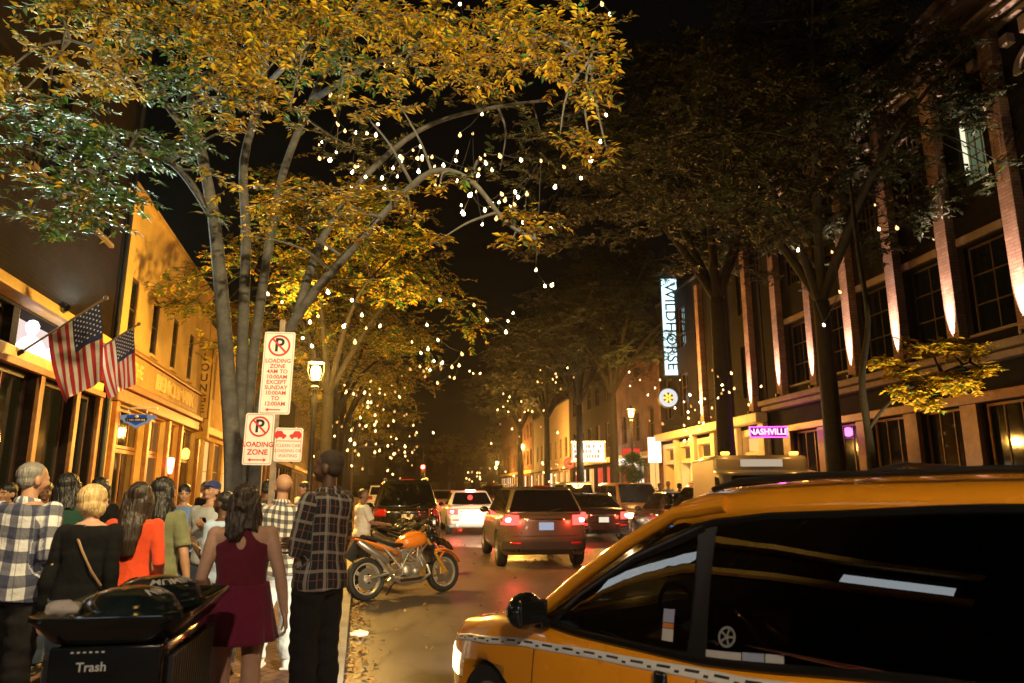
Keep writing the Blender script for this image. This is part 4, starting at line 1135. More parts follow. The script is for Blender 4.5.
for sx in (-1, 1):
    ap = [A0(sx), A0(sx).lerp(A1(sx), 0.35) + V((sx * 0.012, 0, 0.028)), A0(sx).lerp(A1(sx), 0.7) + V((sx * 0.014, 0, 0.026)), A1(sx), V((sx * wr, U(-0.1), 1.60))]
    b = MB(); b.tube(ap, [(0.05, 0.036), (0.045, 0.034), (0.045, 0.034), (0.05, 0.036), (0.05, 0.04)], 10); b.build('a_pillar' if False else 'front_pillar', orange, TX)
    # black inner frame of the door window
    q = [gp(sx, 0.95, 0.02), A0(sx).lerp(A1(sx), 0.30) + V((0, -0.07, -0.03)), A0(sx).lerp(A1(sx), 0.66) + V((0, -0.07, -0.035)), gp(sx, 0.02, 0.97)]
    b = MB(); b.tube(q, [(0.03, 0.012)] * 4, 6, up=(sx, 0, 0)); b.build('window_frame', black_trim, TX)
    for u, w2 in ((0.0, 0.055), (-1.50, 0.04), (-2.45, 0.10)):
        b = MB(); pts = [gp(sx, u + w2, 0.0), gp(sx, u - w2, 0.0), gp(sx, u - w2, 1.0), gp(sx, u + w2, 1.0)]
        inn = [p - V((sx * 0.03, 0, 0)) for p in pts]
        b.add([p + V((sx * 0.004, 0, 0)) for p in pts] + inn, [(0, 1, 2, 3), (7, 6, 5, 4), (0, 4, 5, 1), (1, 5, 6, 2), (2, 6, 7, 3), (3, 7, 4, 0)])
        b.build('pillar', black_trim if u > -2 else orange, TX, smooth=False, fix=True)
    def pane(name, us, mat, t0=0.0, t1=1.0, front=False):
        vs = []; n = 6
        for u in us:
            for k in range(n + 1):
                t = lerp(t0, t1, k / n)
                p = gp(sx, u, t)
                bul = 0.018 * math.sin(math.pi * t)      # slight barrel curvature
                vs.append(p + V((sx * bul, 0, 0)))
        fs = [(i * (n + 1) + k, (i + 1) * (n + 1) + k, (i + 1) * (n + 1) + k + 1, i * (n + 1) + k + 1) for i in range(len(us) - 1) for k in range(n)]
        m_ = MB(); m_.add(vs, fs); return m_.build(name, mat, TX, fix=True)
    pane('rear_side_window', frange(-2.40, -1.53, 8), M['taxi_glass_dark'])
    pane('sliding_door_window', frange(-1.47, -0.05, 10), M['taxi_glass_dark'])
    # front door glass: a raked quadrilateral
    m_ = MB(); n = 8; vs = []
    for i in range(n + 1):
        s_ = i / n
        lo = gp(sx, lerp(0.05, 1.0, s_), 0.01)
        hi = gp(sx, 0.05, 1.0).lerp(A1(sx) + V((0, -0.02, -0.04)), min(1, s_ * 4)) if s_ < 0.25 else (A1(sx) + V((0, -0.02, -0.04))).lerp(A0(sx) + V((0, -0.06, 0.0)), (s_ - 0.25) / 0.75)
        for k in range(5): vs.append(lo.lerp(hi, k / 4) + V((sx * 0.012 * math.sin(math.pi * k / 4), 0, 0)))
    m_.add(vs, [(i * 5 + k, (i + 1) * 5 + k, (i + 1) * 5 + k + 1, i * 5 + k + 1) for i in range(n) for k in range(4)])
    m_.build('front_door_window', M['taxi_glass_front'], TX, fix=True)
    # belt moulding
    ys = frange(-2.6, 1.0, 36)
    b = MB(); b.tube([gp(sx, u, 0.0) + V((sx * 0.006, 0, 0.0)) for u in ys], [(0.022, 0.012)] * 36, 6, up=(sx, 0, 0)); b.build('belt_moulding', black_trim, TX)
    b = MB(); b.tube([gp(sx, u, 1.0) + V((sx * 0.004, 0, 0.0)) for u in frange(-2.6, 0.1, 20)], [(0.02, 0.012)] * 20, 6, up=(sx, 0, 0)); b.build('roof_moulding', black_trim, TX)
    # wing mirror: black shell on a foot by the windscreen pillar
    b = MB(); mx = sx * (wb + 0.13)
    b.ell((mx, U(1.04), 1.01), (0.125, 0.08, 0.10)); b.box((sx * (wb + 0.0), U(1.01), 0.94), (0.16, 0.10, 0.05)); b.box((mx, U(0.97), 1.01), (0.20, 0.02, 0.13))
    mo = b.build('mirror', M['black_gloss'], TX, bevel=0.012)
    # handles
    for u in (0.16, -1.05):
        b = MB(); x = TB.hw(U(u), 0.80) + 0.018; b.box((sx * x, U(u), 0.765 if u > 0 else 0.83), (0.03, 0.075 if u > 0 else 0.16, 0.17 if u > 0 else 0.04)); b.build('door_handle', M['black_gloss'], TX, bevel=0.015)
    # checkered stripe: white band with a black chequer row along it
    zs = lambda y: interp([(U(-2.9), 1.0), (U(-1.1), 0.94), (U(-0.2), 0.85), (U(0.5), 0.825), (U(1.1), 0.80), (U(1.7), 0.735), (U(2.1), 0.675), (U(2.3), 0.635)], y)
    hgt = lambda y: interp([(U(-2.9), 0.044), (U(1.5), 0.042), (U(2.3), 0.026)], y)
    ny = 180
    TB.side('stripe', [M['white_paint'], M['sign_black']], TX, sx, frange(U(-2.38), U(2.30), ny), lambda y: zs(y), lambda y: zs(y) + hgt(y), off=0.003, nz=4, thick=0.002,
            mi=lambda i, k: 1 if ((k == 2 and (i // 3) % 2 == 0) or (k == 1 and (i // 3) % 2 == 1 and i % 3 == 1)) else 0)
    # door seams
    for u in (1.05, -0.02, -1.2):
        sm = MB()
        for k in range(10):
            z0, z1 = lerp(0.34, 0.84, k / 10), lerp(0.34, 0.84, (k + 1) / 10)
            y = U(u); sm.add([(sx * (TB.hw(y, z0) + 0.002), y - 0.004, z0), (sx * (TB.hw(y, z0) + 0.002), y + 0.004, z0), (sx * (TB.hw(y, z1) + 0.002), y + 0.004, z1), (sx * (TB.hw(y, z1) + 0.002), y - 0.004, z1)], [(0, 1, 2, 3)])
        sm.build('door_seam', M['black_rubber'], TX, smooth=False)
    TB.end('headlamp', emit('taxi headlamp', (1.0, 0.80, 0.42), 5.0, sample=False) if sx < 0 else M['head'], TX, 1, [sx * x for x in frange(0.50, 0.84, 9)], 0.50, 0.63, off=0.006)
    TB.side('marker_lamp', M['amber'], TX, sx, frange(U(2.06), U(2.12), 4), lambda y: 0.56, lambda y: 0.62, off=0.004)
    lamp('head_light', 'SPOT', (sx * 0.66, h + 0.06, 0.66), 300, (1, 0.8, 0.5), TX, radius=0.07, spot=70, aim=(0, 1, -0.15), blend=0.8)
    TB.end('tail_lamp', M['tail_dark'], TX, -1, [sx * x for x in frange(0.62, 0.88, 8)], 0.72, 1.02, off=0.006)
    # roof rack rail on three feet
    rl_ = [V((sx * (wr - 0.07), U(u), z)) for u, z in ((0.02, 1.672), (-0.12, 1.712), (-0.5, 1.735), (-1.2, 1.75), (-2.0, 1.745), (-2.5, 1.72), (-2.58, 1.68))]
    b = MB(); b.tube(rl_, [(0.022, 0.016)] * 7, 8)
    b.box((sx * (wr - 0.07), U(-1.6), 1.715), (0.04, 0.09, 0.06))
    b.build('roof_rail', M['black_metal'], TX)
b = MB()
for u in (-0.75, -1.9): b.tube([(-wr + 0.07, U(u), 1.745), (-0.3, U(u), 1.785), (0.3, U(u), 1.785), (wr - 0.07, U(u), 1.745)], [(0.03, 0.012)] * 4, 8)
b.build('crossbar', M['black_metal'], TX)
# windscreen and back glass
b = MB(); b.quad(A0(-1) + V((0.02, 0.02, 0)), A0(1) + V((-0.02, 0.02, 0)), A1(1) + V((0, 0.02, 0.02)), A1(-1) + V((0, 0.02, 0.02))); b.build('windscreen', M['taxi_glass_front'], TX, smooth=False)
b = MB(); b.quad((-wb + 0.06, U(-2.78), 1.08), (wb - 0.06, U(-2.78), 1.08), (wr - 0.04, U(-2.68), 1.57), (-wr + 0.04, U(-2.68), 1.57)); b.build('rear_window', M['taxi_glass_dark'], TX, smooth=False)
# cabin: dash, steering wheel, seats, meter
seatm = pbr('grey seat cloth', (0.035, 0.033, 0.032), 0.85, var=0.2)
b = MB(); b.span((-wb + 0.08, U(0.55), 0.80), (wb - 0.08, U(0.95), 0.97)); b.build('dashboard', seatm, TX, bevel=0.05, seg=3)
b = MB(); b.lathe([(0.175, -0.014), (0.19, 0.0), (0.175, 0.014), (0.16, 0.0)], 24, (-0.42, U(0.40), 1.0), axis=(0, -1, 0.45), closed=True); b.tube([(-0.42, U(0.6), 0.9), (-0.42, U(0.40), 1.0)], 0.03, 8); b.box((-0.42, U(0.405), 1.0), (0.32, 0.02, 0.04)); b.build('steering_wheel', M['black_metal'], TX)
for x in (-0.42, 0.42):
    for u in (-0.1, -1.15):
        b = MB(); b.box((x, U(u), 0.62), (0.5, 0.5, 0.18)); b.box((x, U(u - 0.27), 0.95), (0.48, 0.14, 0.55), rot=(R(12), 0, 0)); b.box((x, U(u - 0.34), 1.32), (0.26, 0.10, 0.17), rot=(R(8), 0, 0)); b.build('seat', seatm, TX, bevel=0.05, seg=3)
b = MB(); b.box((0.05, U(0.62), 1.02), (0.18, 0.06, 0.08)); mt = b.build('fare_meter', M['black_gloss'], TX, bevel=0.01)
b = MB(); b.box((0.02, U(0.586), 1.03), (0.085, 0.004, 0.022)); b.box((0.10, U(0.586), 1.03), (0.03, 0.004, 0.03)); b.build('meter_display', emit('blue meter digits', (0.1, 0.55, 1.0), 1.6, sample=False), mt, smooth=False)
b = MB(); b.span((-wb + 0.05, U(-2.6), 0.45), (wb - 0.05, U(0.95), 0.50)); b.build('cabin_floor', seatm, TX, smooth=False)
# stickers on the near side glass (sx = -1)
def sticker(u0, u1, t0, t1, mat, name='sticker', n=4, off=0.006):
    m_ = MB(); vs = []
    for i in range(n + 1):
        u = lerp(u0, u1, i / n)
        for k in range(3):
            t = lerp(t0, t1, k / 2); p = gp(-1, u, t); vs.append(p + V((-(0.018 * math.sin(math.pi * t) + off), 0, 0)))
    m_.add(vs, [(i * 3 + k, (i + 1) * 3 + k, (i + 1) * 3 + k + 1, i * 3 + k + 1) for i in range(n) for k in range(2)])
    return m_.build(name, mat, TX, smooth=False)
wst = pbr('white vinyl', (0.50, 0.49, 0.47), 0.5); gst = pbr('grey vinyl', (0.20, 0.20, 0.19), 0.5); ost = pbr('orange vinyl', (0.55, 0.18, 0.04), 0.5); bst = pbr('pale blue vinyl', (0.32, 0.36, 0.5), 0.5)
sticker(0.20, 0.135, 0.10, 0.20, wst); sticker(0.20, 0.135, 0.205, 0.245, ost); sticker(0.20, 0.135, 0.25, 0.36, bst)
sticker(-0.05, -0.23, 0.035, 0.085, wst); sticker(-0.235, -0.34, 0.035, 0.09, bst); sticker(-0.345, -0.43, 0.035, 0.09, wst)
sticker(-1.30, -1.75, 0.10, 0.15, gst)
# round emblem: ring with a cross inside
m_ = MB(); c0 = gp(-1, -0.16, 0.185); ax = (gp(-1, -0.30, 0.185) - gp(-1, -0.02, 0.185)).normalized(); ay = (gp(-1, -0.16, 0.3) - gp(-1, -0.16, 0.1)).normalized(); nn = V((-1, 0, 0))
def ringpts(r0, r1, z):
    for k in range(20):
        a0, a1 = 2 * math.pi * k / 20, 2 * math.pi * (k + 1) / 20
        m_.add([c0 + nn * z + ax * (math.cos(a) * r) + ay * (math.sin(a) * r) for a, r in ((a0, r0), (a0, r1), (a1, r1), (a1, r0))], [(0, 1, 2, 3)])
ringpts(0.034, 0.045, 0.022); ringpts(0.0, 0.012, 0.022)
for a in range(5):
    q = 2 * math.pi * a / 5; e1 = ax * math.cos(q) + ay * math.sin(q); e2 = ax * -math.sin(q) + ay * math.cos(q)
    m_.add([c0 + nn * 0.022 + e1 * 0.01 + e2 * 0.004, c0 + nn * 0.022 + e1 * 0.034 + e2 * 0.006, c0 + nn * 0.022 + e1 * 0.034 - e2 * 0.006, c0 + nn * 0.022 + e1 * 0.01 - e2 * 0.004], [(0, 1, 2, 3)])
m_.build('emblem', gst, TX, smooth=False)
# ---------------------------------------------------------------- street lamps
def street_lamp(x, y, z, power, label, group='street lamps', col=(1.0, 0.47, 0.075), base=SW, radius=0.19):
    t = empty('street_lamp', (x, y, base), 0, label, 'street lamp', group)
    hz = z - base
    b = MB(); b.lathe([(0.20, 0), (0.20, 0.12), (0.14, 0.18), (0.10, 0.55), (0.12, 0.6), (0.06, 0.68), (0.04, hz * 0.6), (0.035, hz - 0.36), (0.09, hz - 0.33), (0.05, hz - 0.28), (0.11, hz - 0.20), (0.03, hz - 0.17)], 14)
    for k in range(8):
        a = math.pi * k / 4; b.tube([(0.052 * math.cos(a), 0.052 * math.sin(a), 0.7), (0.036 * math.cos(a), 0.036 * math.sin(a), hz - 0.45)], 0.009, 5)
    b.build('pole', M['black_metal'], t)
    b = MB(); b.lathe([(0.05, hz - 0.18), (0.085, hz - 0.12), (0.10, hz - 0.02), (0.085, hz + 0.07), (0.03, hz + 0.11)], 16); b.build('globe', M['sodium'], t)
    b = MB(); b.lathe([(0.12, hz + 0.155), (0.17, hz + 0.165), (0.10, hz + 0.22), (0.03, hz + 0.27), (0.015, hz + 0.38)], 16)
    for k in range(4):
        a = math.pi * k / 2 + 0.4; b.tube([(0.10 * math.cos(a), 0.10 * math.sin(a), hz - 0.20), (0.165 * math.cos(a), 0.165 * math.sin(a), hz), (0.15 * math.cos(a), 0.15 * math.sin(a), hz + 0.165)], 0.008, 5)
    b.build('cap', M['black_metal'], t)
    lamp('lamp_light', 'POINT', (0, 0, hz), power, col, t, radius=radius)
    return t
p = at(316, 371, 14.0); street_lamp(p.x, p.y, p.z, 3500, 'glowing street lamp beside the parking signs, nearest of the visible lamps', radius=0.26, col=(1.0, 0.55, 0.10))
p = at(335, 436, 30.0); street_lamp(p.x, p.y, p.z, 2400, 'glowing street lamp low between the trees on the left sidewalk', radius=0.19)
p = at(631, 413, 30.5); street_lamp(p.x, p.y, p.z, 3400, 'glowing street lamp over the small round tree on the right', radius=0.36)
p = at(523, 447, 60.0); street_lamp(p.x, p.y, p.z, 6000, 'distant glowing street lamp above the bronze car', radius=0.42)
p = at(497, 463, 85.0); street_lamp(p.x, p.y, p.z, 7000, 'farthest small street lamp near the traffic signal', radius=0.3)
for y_, sd, lb_ in ((44, 'l', 'street lamp among the golden trees, third along the left kerb'), (58, 'l', 'street lamp just before the traffic signal on the left'), (78, 'l', 'street lamp beyond the traffic signal on the left'), (46, 'r', 'street lamp just past the marquee on the right'), (100, 'l', 'most distant street lamp along the left kerb'), (98, 'r', 'most distant street lamp along the right kerb')):
    p = kl(y_) - LN * 1.2 if sd == 'l' else kr(y_) - RN * 1.0
    street_lamp(p.x, p.y, 4.3, 2600, lb_, radius=0.2)
tu = empty('added_uplight', (6.25, 9.5, SW), 0, 'small black ground lamp added out of sight to light the thin yellow tree', 'lamp')  # added ground lamp, brightens the young tree's undersides from below
b = MB(); b.lathe([(0.10, 0.0), (0.11, 0.03), (0.03, 0.05), (0.03, 0.10)], 14); b.lathe([(0.05, 0.0), (0.085, 0.14), (0.08, 0.14), (0.045, 0.012)], 14, (0, 0.0, 0.08), axis=(0.0, 0.35, 1)); b.build('housing', M['black_metal'], tu)
lamp('uplight_lamp', 'SPOT', (0, 0.075, 0.27), 1500, (1.0, 0.72, 0.30), tu, radius=0.06, spot=62, aim=(0.02, 0.36, 1), blend=0.7)
cl_ = street_lamp(0.9, -4.6, 5.6, 60, 'street lamp on the corner behind the photographer', col=(1.0, 0.66, 0.30))
lamp('lamp_light', 'SPOT', (0, 0.05, 5.35), 5200, (1.0, 0.78, 0.52), cl_, radius=0.09, spot=56, aim=(-0.10, 0.86, -0.52), blend=0.6)
# cobra-head lamp: its pole stands behind the photographer and its arm reaches out over the corner
t = empty('street_lamp', (2.3, -2.2, 0), 0, 'tall curved arm street lamp reaching over the corner above the taxi', 'street lamp', 'street lamps')
b = MB(); b.lathe([(0.22, 0), (0.22, 0.1), (0.12, 0.16), (0.09, 5.4)], 14); b.tube([(0, 0, 5.35), (-0.3, 0.5, 6.0), (-1.2, 2.3, 6.25), (-1.9, 3.75, 6.15)], [0.075, 0.06, 0.05, 0.045], 10); b.build('pole', M['grey_metal'], t)
b = MB(); b.ell((-2.02, 4.0, 6.17), (0.17, 0.34, 0.085), rot=(0, 0, R(26))); hd = b.build('lamp_head', M['grey_metal'], t)
b = MB(); b.ell((-2.04, 4.05, 6.10), (0.12, 0.22, 0.07), rot=(0, 0, R(26))); b.build('lens', M['sodium'], hd)
lamp('lamp_light', 'SPOT', (-2.04, 4.05, 5.92), 3300, (1.0, 0.76, 0.36), t, radius=0.10, spot=112, aim=(-0.62, 0.76, 0.02), blend=0.35)

# ---------------------------------------------------------------- traffic signal on a mast arm
p = at(423, 467, 62)
t = empty('traffic_signal', (-14.0, 62, SW), 0, 'traffic signal showing red on a mast arm far up the street', 'traffic light')
b = MB(); b.lathe([(0.2, 0), (0.2, 0.3), (0.13, 0.35), (0.1, 5.2)], 12); b.tube([(0, 0, 4.9), (-14 - p.x and (p.x + 14) * 0.5, 0, 5.1), (p.x + 14.2, 0, 5.1)], [0.09, 0.07, 0.05], 8); b.tube([(p.x + 14, 0, 5.1), (p.x + 14, 0, p.z - SW + 0.3)], 0.03, 6)
b.build('mast', M['black_metal'], t)
b = MB(); b.box((p.x + 14, 0, p.z - SW - 0.3), (0.36, 0.26, 1.1)); hs_ = b.build('signal_head', M['black_metal'], t, bevel=0.03)
for k, (mt, nm) in enumerate(((emit('red signal lens', (1.0, 0.06, 0.04), 40, sample=False), 'red_lens'), (pbr('dark amber lens', (0.1, 0.05, 0.0), 0.2), 'amber_lens'), (pbr('dark green lens', (0.0, 0.06, 0.03), 0.2), 'green_lens'))):
    b = MB(); b.lathe([(0.01, 0.02), (0.15 if k else 0.17, 0.0), (0.14, -0.02)], 14, (p.x + 14, -0.14, p.z - SW - 0.34 * k), axis=(0, -1, 0)); b.build(nm, mt, hs_)
lamp('signal_light', 'POINT', (p.x + 14, -0.6, p.z - SW), 90, (1, 0.06, 0.03), t, radius=0.14)

# ---------------------------------------------------------------- parking signs on one post
YS = 6.9
p = at(271, 470, YS)
t = empty('parking_sign_post', (p.x, YS + 0.05, SW), R(4), 'steel post carrying three no parking and loading zone signs', 'sign')
b = MB(); b.box((0, 0, 1.6), (0.055, 0.03, 3.2)); 
b.build('post', pbr('rusty sign post', (0.30, 0.22, 0.15), 0.6, 0.5, var=0.3), t, bevel=0.006)
def sign_panel(name, tl, tr, br, bl, draw):
    """flat panel seen between four corners of the photograph, standing at distance YS"""
    q = [at(*c, YS) for c in (tl, tr, br, bl)]
    w_ = ((q[1] - q[0]).length + (q[2] - q[3]).length) / 2; h_ = ((q[0] - q[3]).length + (q[1] - q[2]).length) / 2
    c = sum(q, V((0, 0, 0))) / 4
    T = t.matrix_basis.inverted()
    bpy.context.view_layer.update()
    T = t.matrix_world.inverted(); c = T @ c; c.y = -0.022
    up = V((0.012, 0, 1)).normalized(); ax = V((1, 0, -0.012)).normalized()
    b = MB(); b.prism(fillet([(-w_ / 2, -h_ / 2), (w_ / 2, -h_ / 2), (w_ / 2, h_ / 2), (-w_ / 2, h_ / 2)], 0.025, 5), c, ax, up, -0.004)
    pn = b.build(name, M['sign_white'], t, smooth=False, fix=True)
    f = c + V((0, -0.0005, 0)); mm = MB(); draw(mm, f, ax, up, w_, h_); mm.build('lettering', [M['sign_red'], M['sign_black']], pn, smooth=False)
    br_ = MB(); k = 0.004
    pl = fillet([(-w_ / 2 + .012, -h_ / 2 + .012), (w_ / 2 - .012, -h_ / 2 + .012), (w_ / 2 - .012, h_ / 2 - .012), (-w_ / 2 + .012, h_ / 2 - .012)], 0.02, 5)
    pi = [(a * (1 - 2 * k / w_), z * (1 - 2 * k / h_)) for a, z in pl]
    vs = [f + V((0, -0.0012, 0)) + ax * a + up * z for a, z in pl] + [f + V((0, -0.0012, 0)) + ax * a + up * z for a, z in pi]; L = len(pl)
    br_.add(vs, [(i, (i + 1) % L, (i + 1) % L + L, i + L) for i in range(L)]); br_.build('border', M['sign_red'], pn, smooth=False)
    return pn
def p_symbol(mm, c, ax, up, r):
    n = ax.cross(up)
    for rr0, rr1 in ((r * 0.83, r),):
        for k in range(28):
            a0, a1 = 2 * math.pi * k / 28, 2 * math.pi * (k + 1) / 28
            mm.add([c + n * 0.0022 + ax * (math.cos(a) * q) + up * (math.sin(a) * q) for a, q in ((a0, rr0), (a0, rr1), (a1, rr1), (a1, rr0))], [(0, 1, 2, 3)], 0)
    add_text(mm, 'P', c, ax, up, r * 1.75, 1, extrude=0.0003, off=0.0012, bold=0.004)
    d = (ax * -1 + up).normalized(); s_ = d.cross(n)
    mm.add([c + n * 0.003 + d * r * 0.88 + s_ * r * 0.085, c + n * 0.003 + d * r * 0.88 - s_ * r * 0.085, c + n * 0.003 - d * r * 0.88 - s_ * r * 0.085, c + n * 0.003 - d * r * 0.88 + s_ * r * 0.085], [(0, 1, 2, 3)], 0)
def arrow(mm, c, ax, up, L, both=False):
    n = ax.cross(up); q = c + n * 0.002
    mm.add([q - ax * L + up * 0.005, q + ax * L + up * 0.005, q + ax * L - up * 0.005, q - ax * L - up * 0.005], [(0, 1, 2, 3)], 0)
    for s_ in ((-1, 1) if both else (-1,)):
        e = q + ax * (s_ * L); mm.add([e + ax * s_ * 0.03, e + up * 0.018, e - up * 0.018], [(0, 1, 2)], 0)
def d1(mm, f, ax, up, w_, h_):
    p_symbol(mm, f + up * (h_ * 0.5 - w_ * 0.46), ax, up, w_ * 0.36)
    for i, s_ in enumerate(('LOADING', 'ZONE', '4AM TO', '10:00AM', 'EXCEPT', 'SUNDAY', '10:00AM', 'TO', '12:00AM')):
        add_text(mm, s_, f + up * (h_ * 0.5 - w_ * 0.98 - i * 0.054), ax, up, 0.056, 0, extrude=0.0004, off=0.001, bold=0.001)
    arrow(mm, f - up * (h_ * 0.5 - 0.045), ax, up, 0.06)
def d2(mm, f, ax, up, w_, h_):
    p_symbol(mm, f + up * (h_ * 0.5 - w_ * 0.47), ax, up, w_ * 0.36)
    add_text(mm, 'LOADING', f - up * 0.055, ax, up, 0.066, 0, extrude=0.0004, off=0.001, bold=0.0018)
    add_text(mm, 'ZONE', f - up * 0.13, ax, up, 0.072, 0, extrude=0.0004, off=0.001, bold=0.0018)
    arrow(mm, f - up * (h_ * 0.5 - 0.05), ax, up, 0.06, True)
def d3(mm, f, ax, up, w_, h_):
    n = ax.cross(up)
    for cx, s_ in ((-0.085, 1), (0.065, -1)):        # two tow-away pictograms
        c = f + ax * cx + up * 0.095 + n * 0.002
        mm.add([c + ax * x * s_ * 1.15 + up * y * 1.2 for x, y in ((-0.05, -0.02), (0.05, -0.02), (0.052, 0.002), (0.03, 0.006), (0.012, 0.032), (-0.03, 0.032), (-0.05, 0.006))], [tuple(range(7))], 0)
        for wx in (-0.028, 0.028):
            mm.add([c + n * 0.0006 + ax * (wx * s_ * 1.15 + 0.014 * math.cos(k)) + up * (-0.026 + 0.014 * math.sin(k)) for k in [i * 0.628 for i in range(10)]], [tuple(range(10))], 0)
    q = f + up * 0.035 + n * 0.002
    mm.add([q - ax * w_ * 0.45 + up * 0.003, q + ax * w_ * 0.45 + up * 0.003, q + ax * w_ * 0.45 - up * 0.003, q - ax * w_ * 0.45 - up * 0.003], [(0, 1, 2, 3)], 0)
    for i, s_ in enumerate(('CLEAN CAB', 'LOADING OR', 'WAITING')): add_text(mm, s_, f - up * (0.01 + i * 0.05), ax, up, 0.042, 0, extrude=0.0004, off=0.001)
sign_panel('sign_panel', (264, 330), (293, 333), (290, 416), (259, 412), d1)
sign_panel('sign_panel', (246, 411), (274, 415), (270, 467), (242, 463), d2)
sign_panel('sign_panel', (275, 426), (302, 429), (300, 463), (273, 460), d3)

# ---------------------------------------------------------------- two flags on slanting poles
fr = pbr('flag red', (0.42, 0.02, 0.03), 0.8, var=0.1); fw_ = pbr('flag white', (0.62, 0.58, 0.55), 0.8, var=0.06); fb = pbr('flag blue', (0.012, 0.02, 0.075), 0.8, var=0.1)
def flag(s, z, out, rise, along, hoist, fly, label, seed):
    base_ = L0 + LDIR * s + V((0, 0, z)) + LN * 0.02
    t = empty('flag', base_, 0, label, 'flag', 'flags on the brick building')
    tip = LN * out + LDIR * along + V((0, 0, rise)); pd = tip.normalized()
    b = MB(); b.tube([(0, 0, 0), tip], 0.016, 8); b.ell(tip, 0.035); b.build('pole', pbr('flag pole timber', (0.20, 0.13, 0.07), 0.5), t)
    b = MB(); b.tube([-LN * 0.015, pd * 0.12], 0.035, 8); b.build('bracket', M['black_metal'], t)
    nrm = LDIR
    def F(a, c):   # a 0..1 down the hoist from the tip, c 0..1 along the fly
        P = tip - pd * (0.10 + a * hoist * (1 - 0.22 * c * c))
        side = LN * (0.16 * c * fly) - pd * (0.05 * c * c)
        P = P + side + V((0, 0, -1)) * (c * fly * (0.93 - 0.07 * a)) 
        wv = 0.055 * math.sin(a * 9 + c * 3 + seed) * c ** 0.6 + 0.03 * math.sin(a * 17 - c * 5 + seed * 2) * c
        return P + nrm * wv + LN * (0.03 * math.sin(a * 7 + seed) * c)
    na, nc = 52, 24; m_ = MB()
    m_.add([F(i / na, j / nc) for i in range(na + 1) for j in range(nc + 1)],
           [(i * (nc + 1) + j, (i + 1) * (nc + 1) + j, (i + 1) * (nc + 1) + j + 1, i * (nc + 1) + j + 1) for i in range(na) for j in range(nc)])
    def col(i, j):
        if i < 28 and j < nc * 0.42: return 2
        return 0 if (i // 4) % 2 == 0 else 1
    m_.m = [col(i, j) for i in range(na) for j in range(nc)]
    o = m_.build('cloth', [fr, fw_, fb], t, angle=180)
    sm = MB()
    for r_ in range(9):
        for k in range(6 if r_ % 2 == 0 else 5):
            a = (r_ + 0.7) / 9.6 * (28 / 52); c = ((k + (0.5 if r_ % 2 == 0 else 1.0)) / 6.0) * 0.41
            P = F(a, c); ua = (F(a + 0.01, c) - P).normalized(); uc = (F(a, c + 0.01) - P).normalized(); n = ua.cross(uc)
            for sg in (-1, 1):
                ring = [P + n * (0.004 * sg) + (ua * math.cos(q) + uc * math.sin(q)) * (0.018 if i % 2 == 0 else 0.008) for i, q in enumerate([2 * math.pi * i / 10 for i in range(10)])]
                sm.add(ring, [tuple(range(10))])
    so = sm.build('stars', fw_, o, smooth=False)
    return t
flag(0.75, 3.45, 1.02, 0.93, 0.10, 0.80, 1.22, 'larger striped flag in front of the lit display window', 1.0)
flag(2.55, 3.55, 1.00, 0.84, 0.10, 0.64, 1.02, 'smaller striped flag before the corner of the yellow building', 2.6)

# ---------------------------------------------------------------- winged hanging sign
p = at(137, 419, 15.0)
t = empty('hanging_sign', (p.x, p.y, p.z), 0, 'blue and white winged sign hanging over the sidewalk from a white arm', 'sign')
b = MB(); b.span((-0.95, -0.02, 0.215), (0.42, 0.02, 0.25)); 
for x in (-0.2, 0.2): b.span((x - 0.008, -0.008, 0.12), (x + 0.008, 0.008, 0.216))
b.build('arm', M['white_paint'], t, smooth=False)
wing = [(-0.42, 0.07), (-0.16, 0.10), (0.16, 0.10), (0.42, 0.07), (0.38, 0.0), (0.30, -0.02), (0.27, -0.08), (0.18, -0.10), (0.0, -0.20), (-0.18, -0.10), (-0.27, -0.08), (-0.30, -0.02), (-0.38, 0.0)]
b = MB(); b.prism(wing, (0, 0.02, 0), (1, 0, 0), (0, 0, 1), 0.04); b.build('board', emit('lit pale sign board', (0.50, 0.56, 0.62), 0.42, sample=False), t, smooth=False, fix=True)
b = MB(); b.prism(fillet([(-0.22, 0.085), (0.22, 0.085), (0.2, -0.04), (0.0, -0.14), (-0.2, -0.04)], 0.03), (0, -0.022, 0), (1, 0, 0), (0, 0, 1), 0.006); pn = b.build('shield', emit('lit blue shield', (0.05, 0.12, 0.40), 0.5, sample=False), t, smooth=False, fix=True)
b = MB(); b.prism([(-0.24, 0.02), (0.24, 0.02), (0.22, -0.055), (-0.22, -0.055)], (0, -0.03, 0), (1, 0, 0), (0, 0, 1), 0.005); b.build('band', M['sign_black'], pn, smooth=False, fix=True)
b = MB()
for k in range(9): b.span((-0.19 + k * 0.044, -0.0375, -0.036), (-0.19 + k * 0.044 + (0.026 if k % 3 else 0.012), -0.0355, -0.004))
b.ell((0, -0.03, 0.052), (0.045, 0.012, 0.03)); b.build('lettering', M['sign_white'], pn, smooth=False)

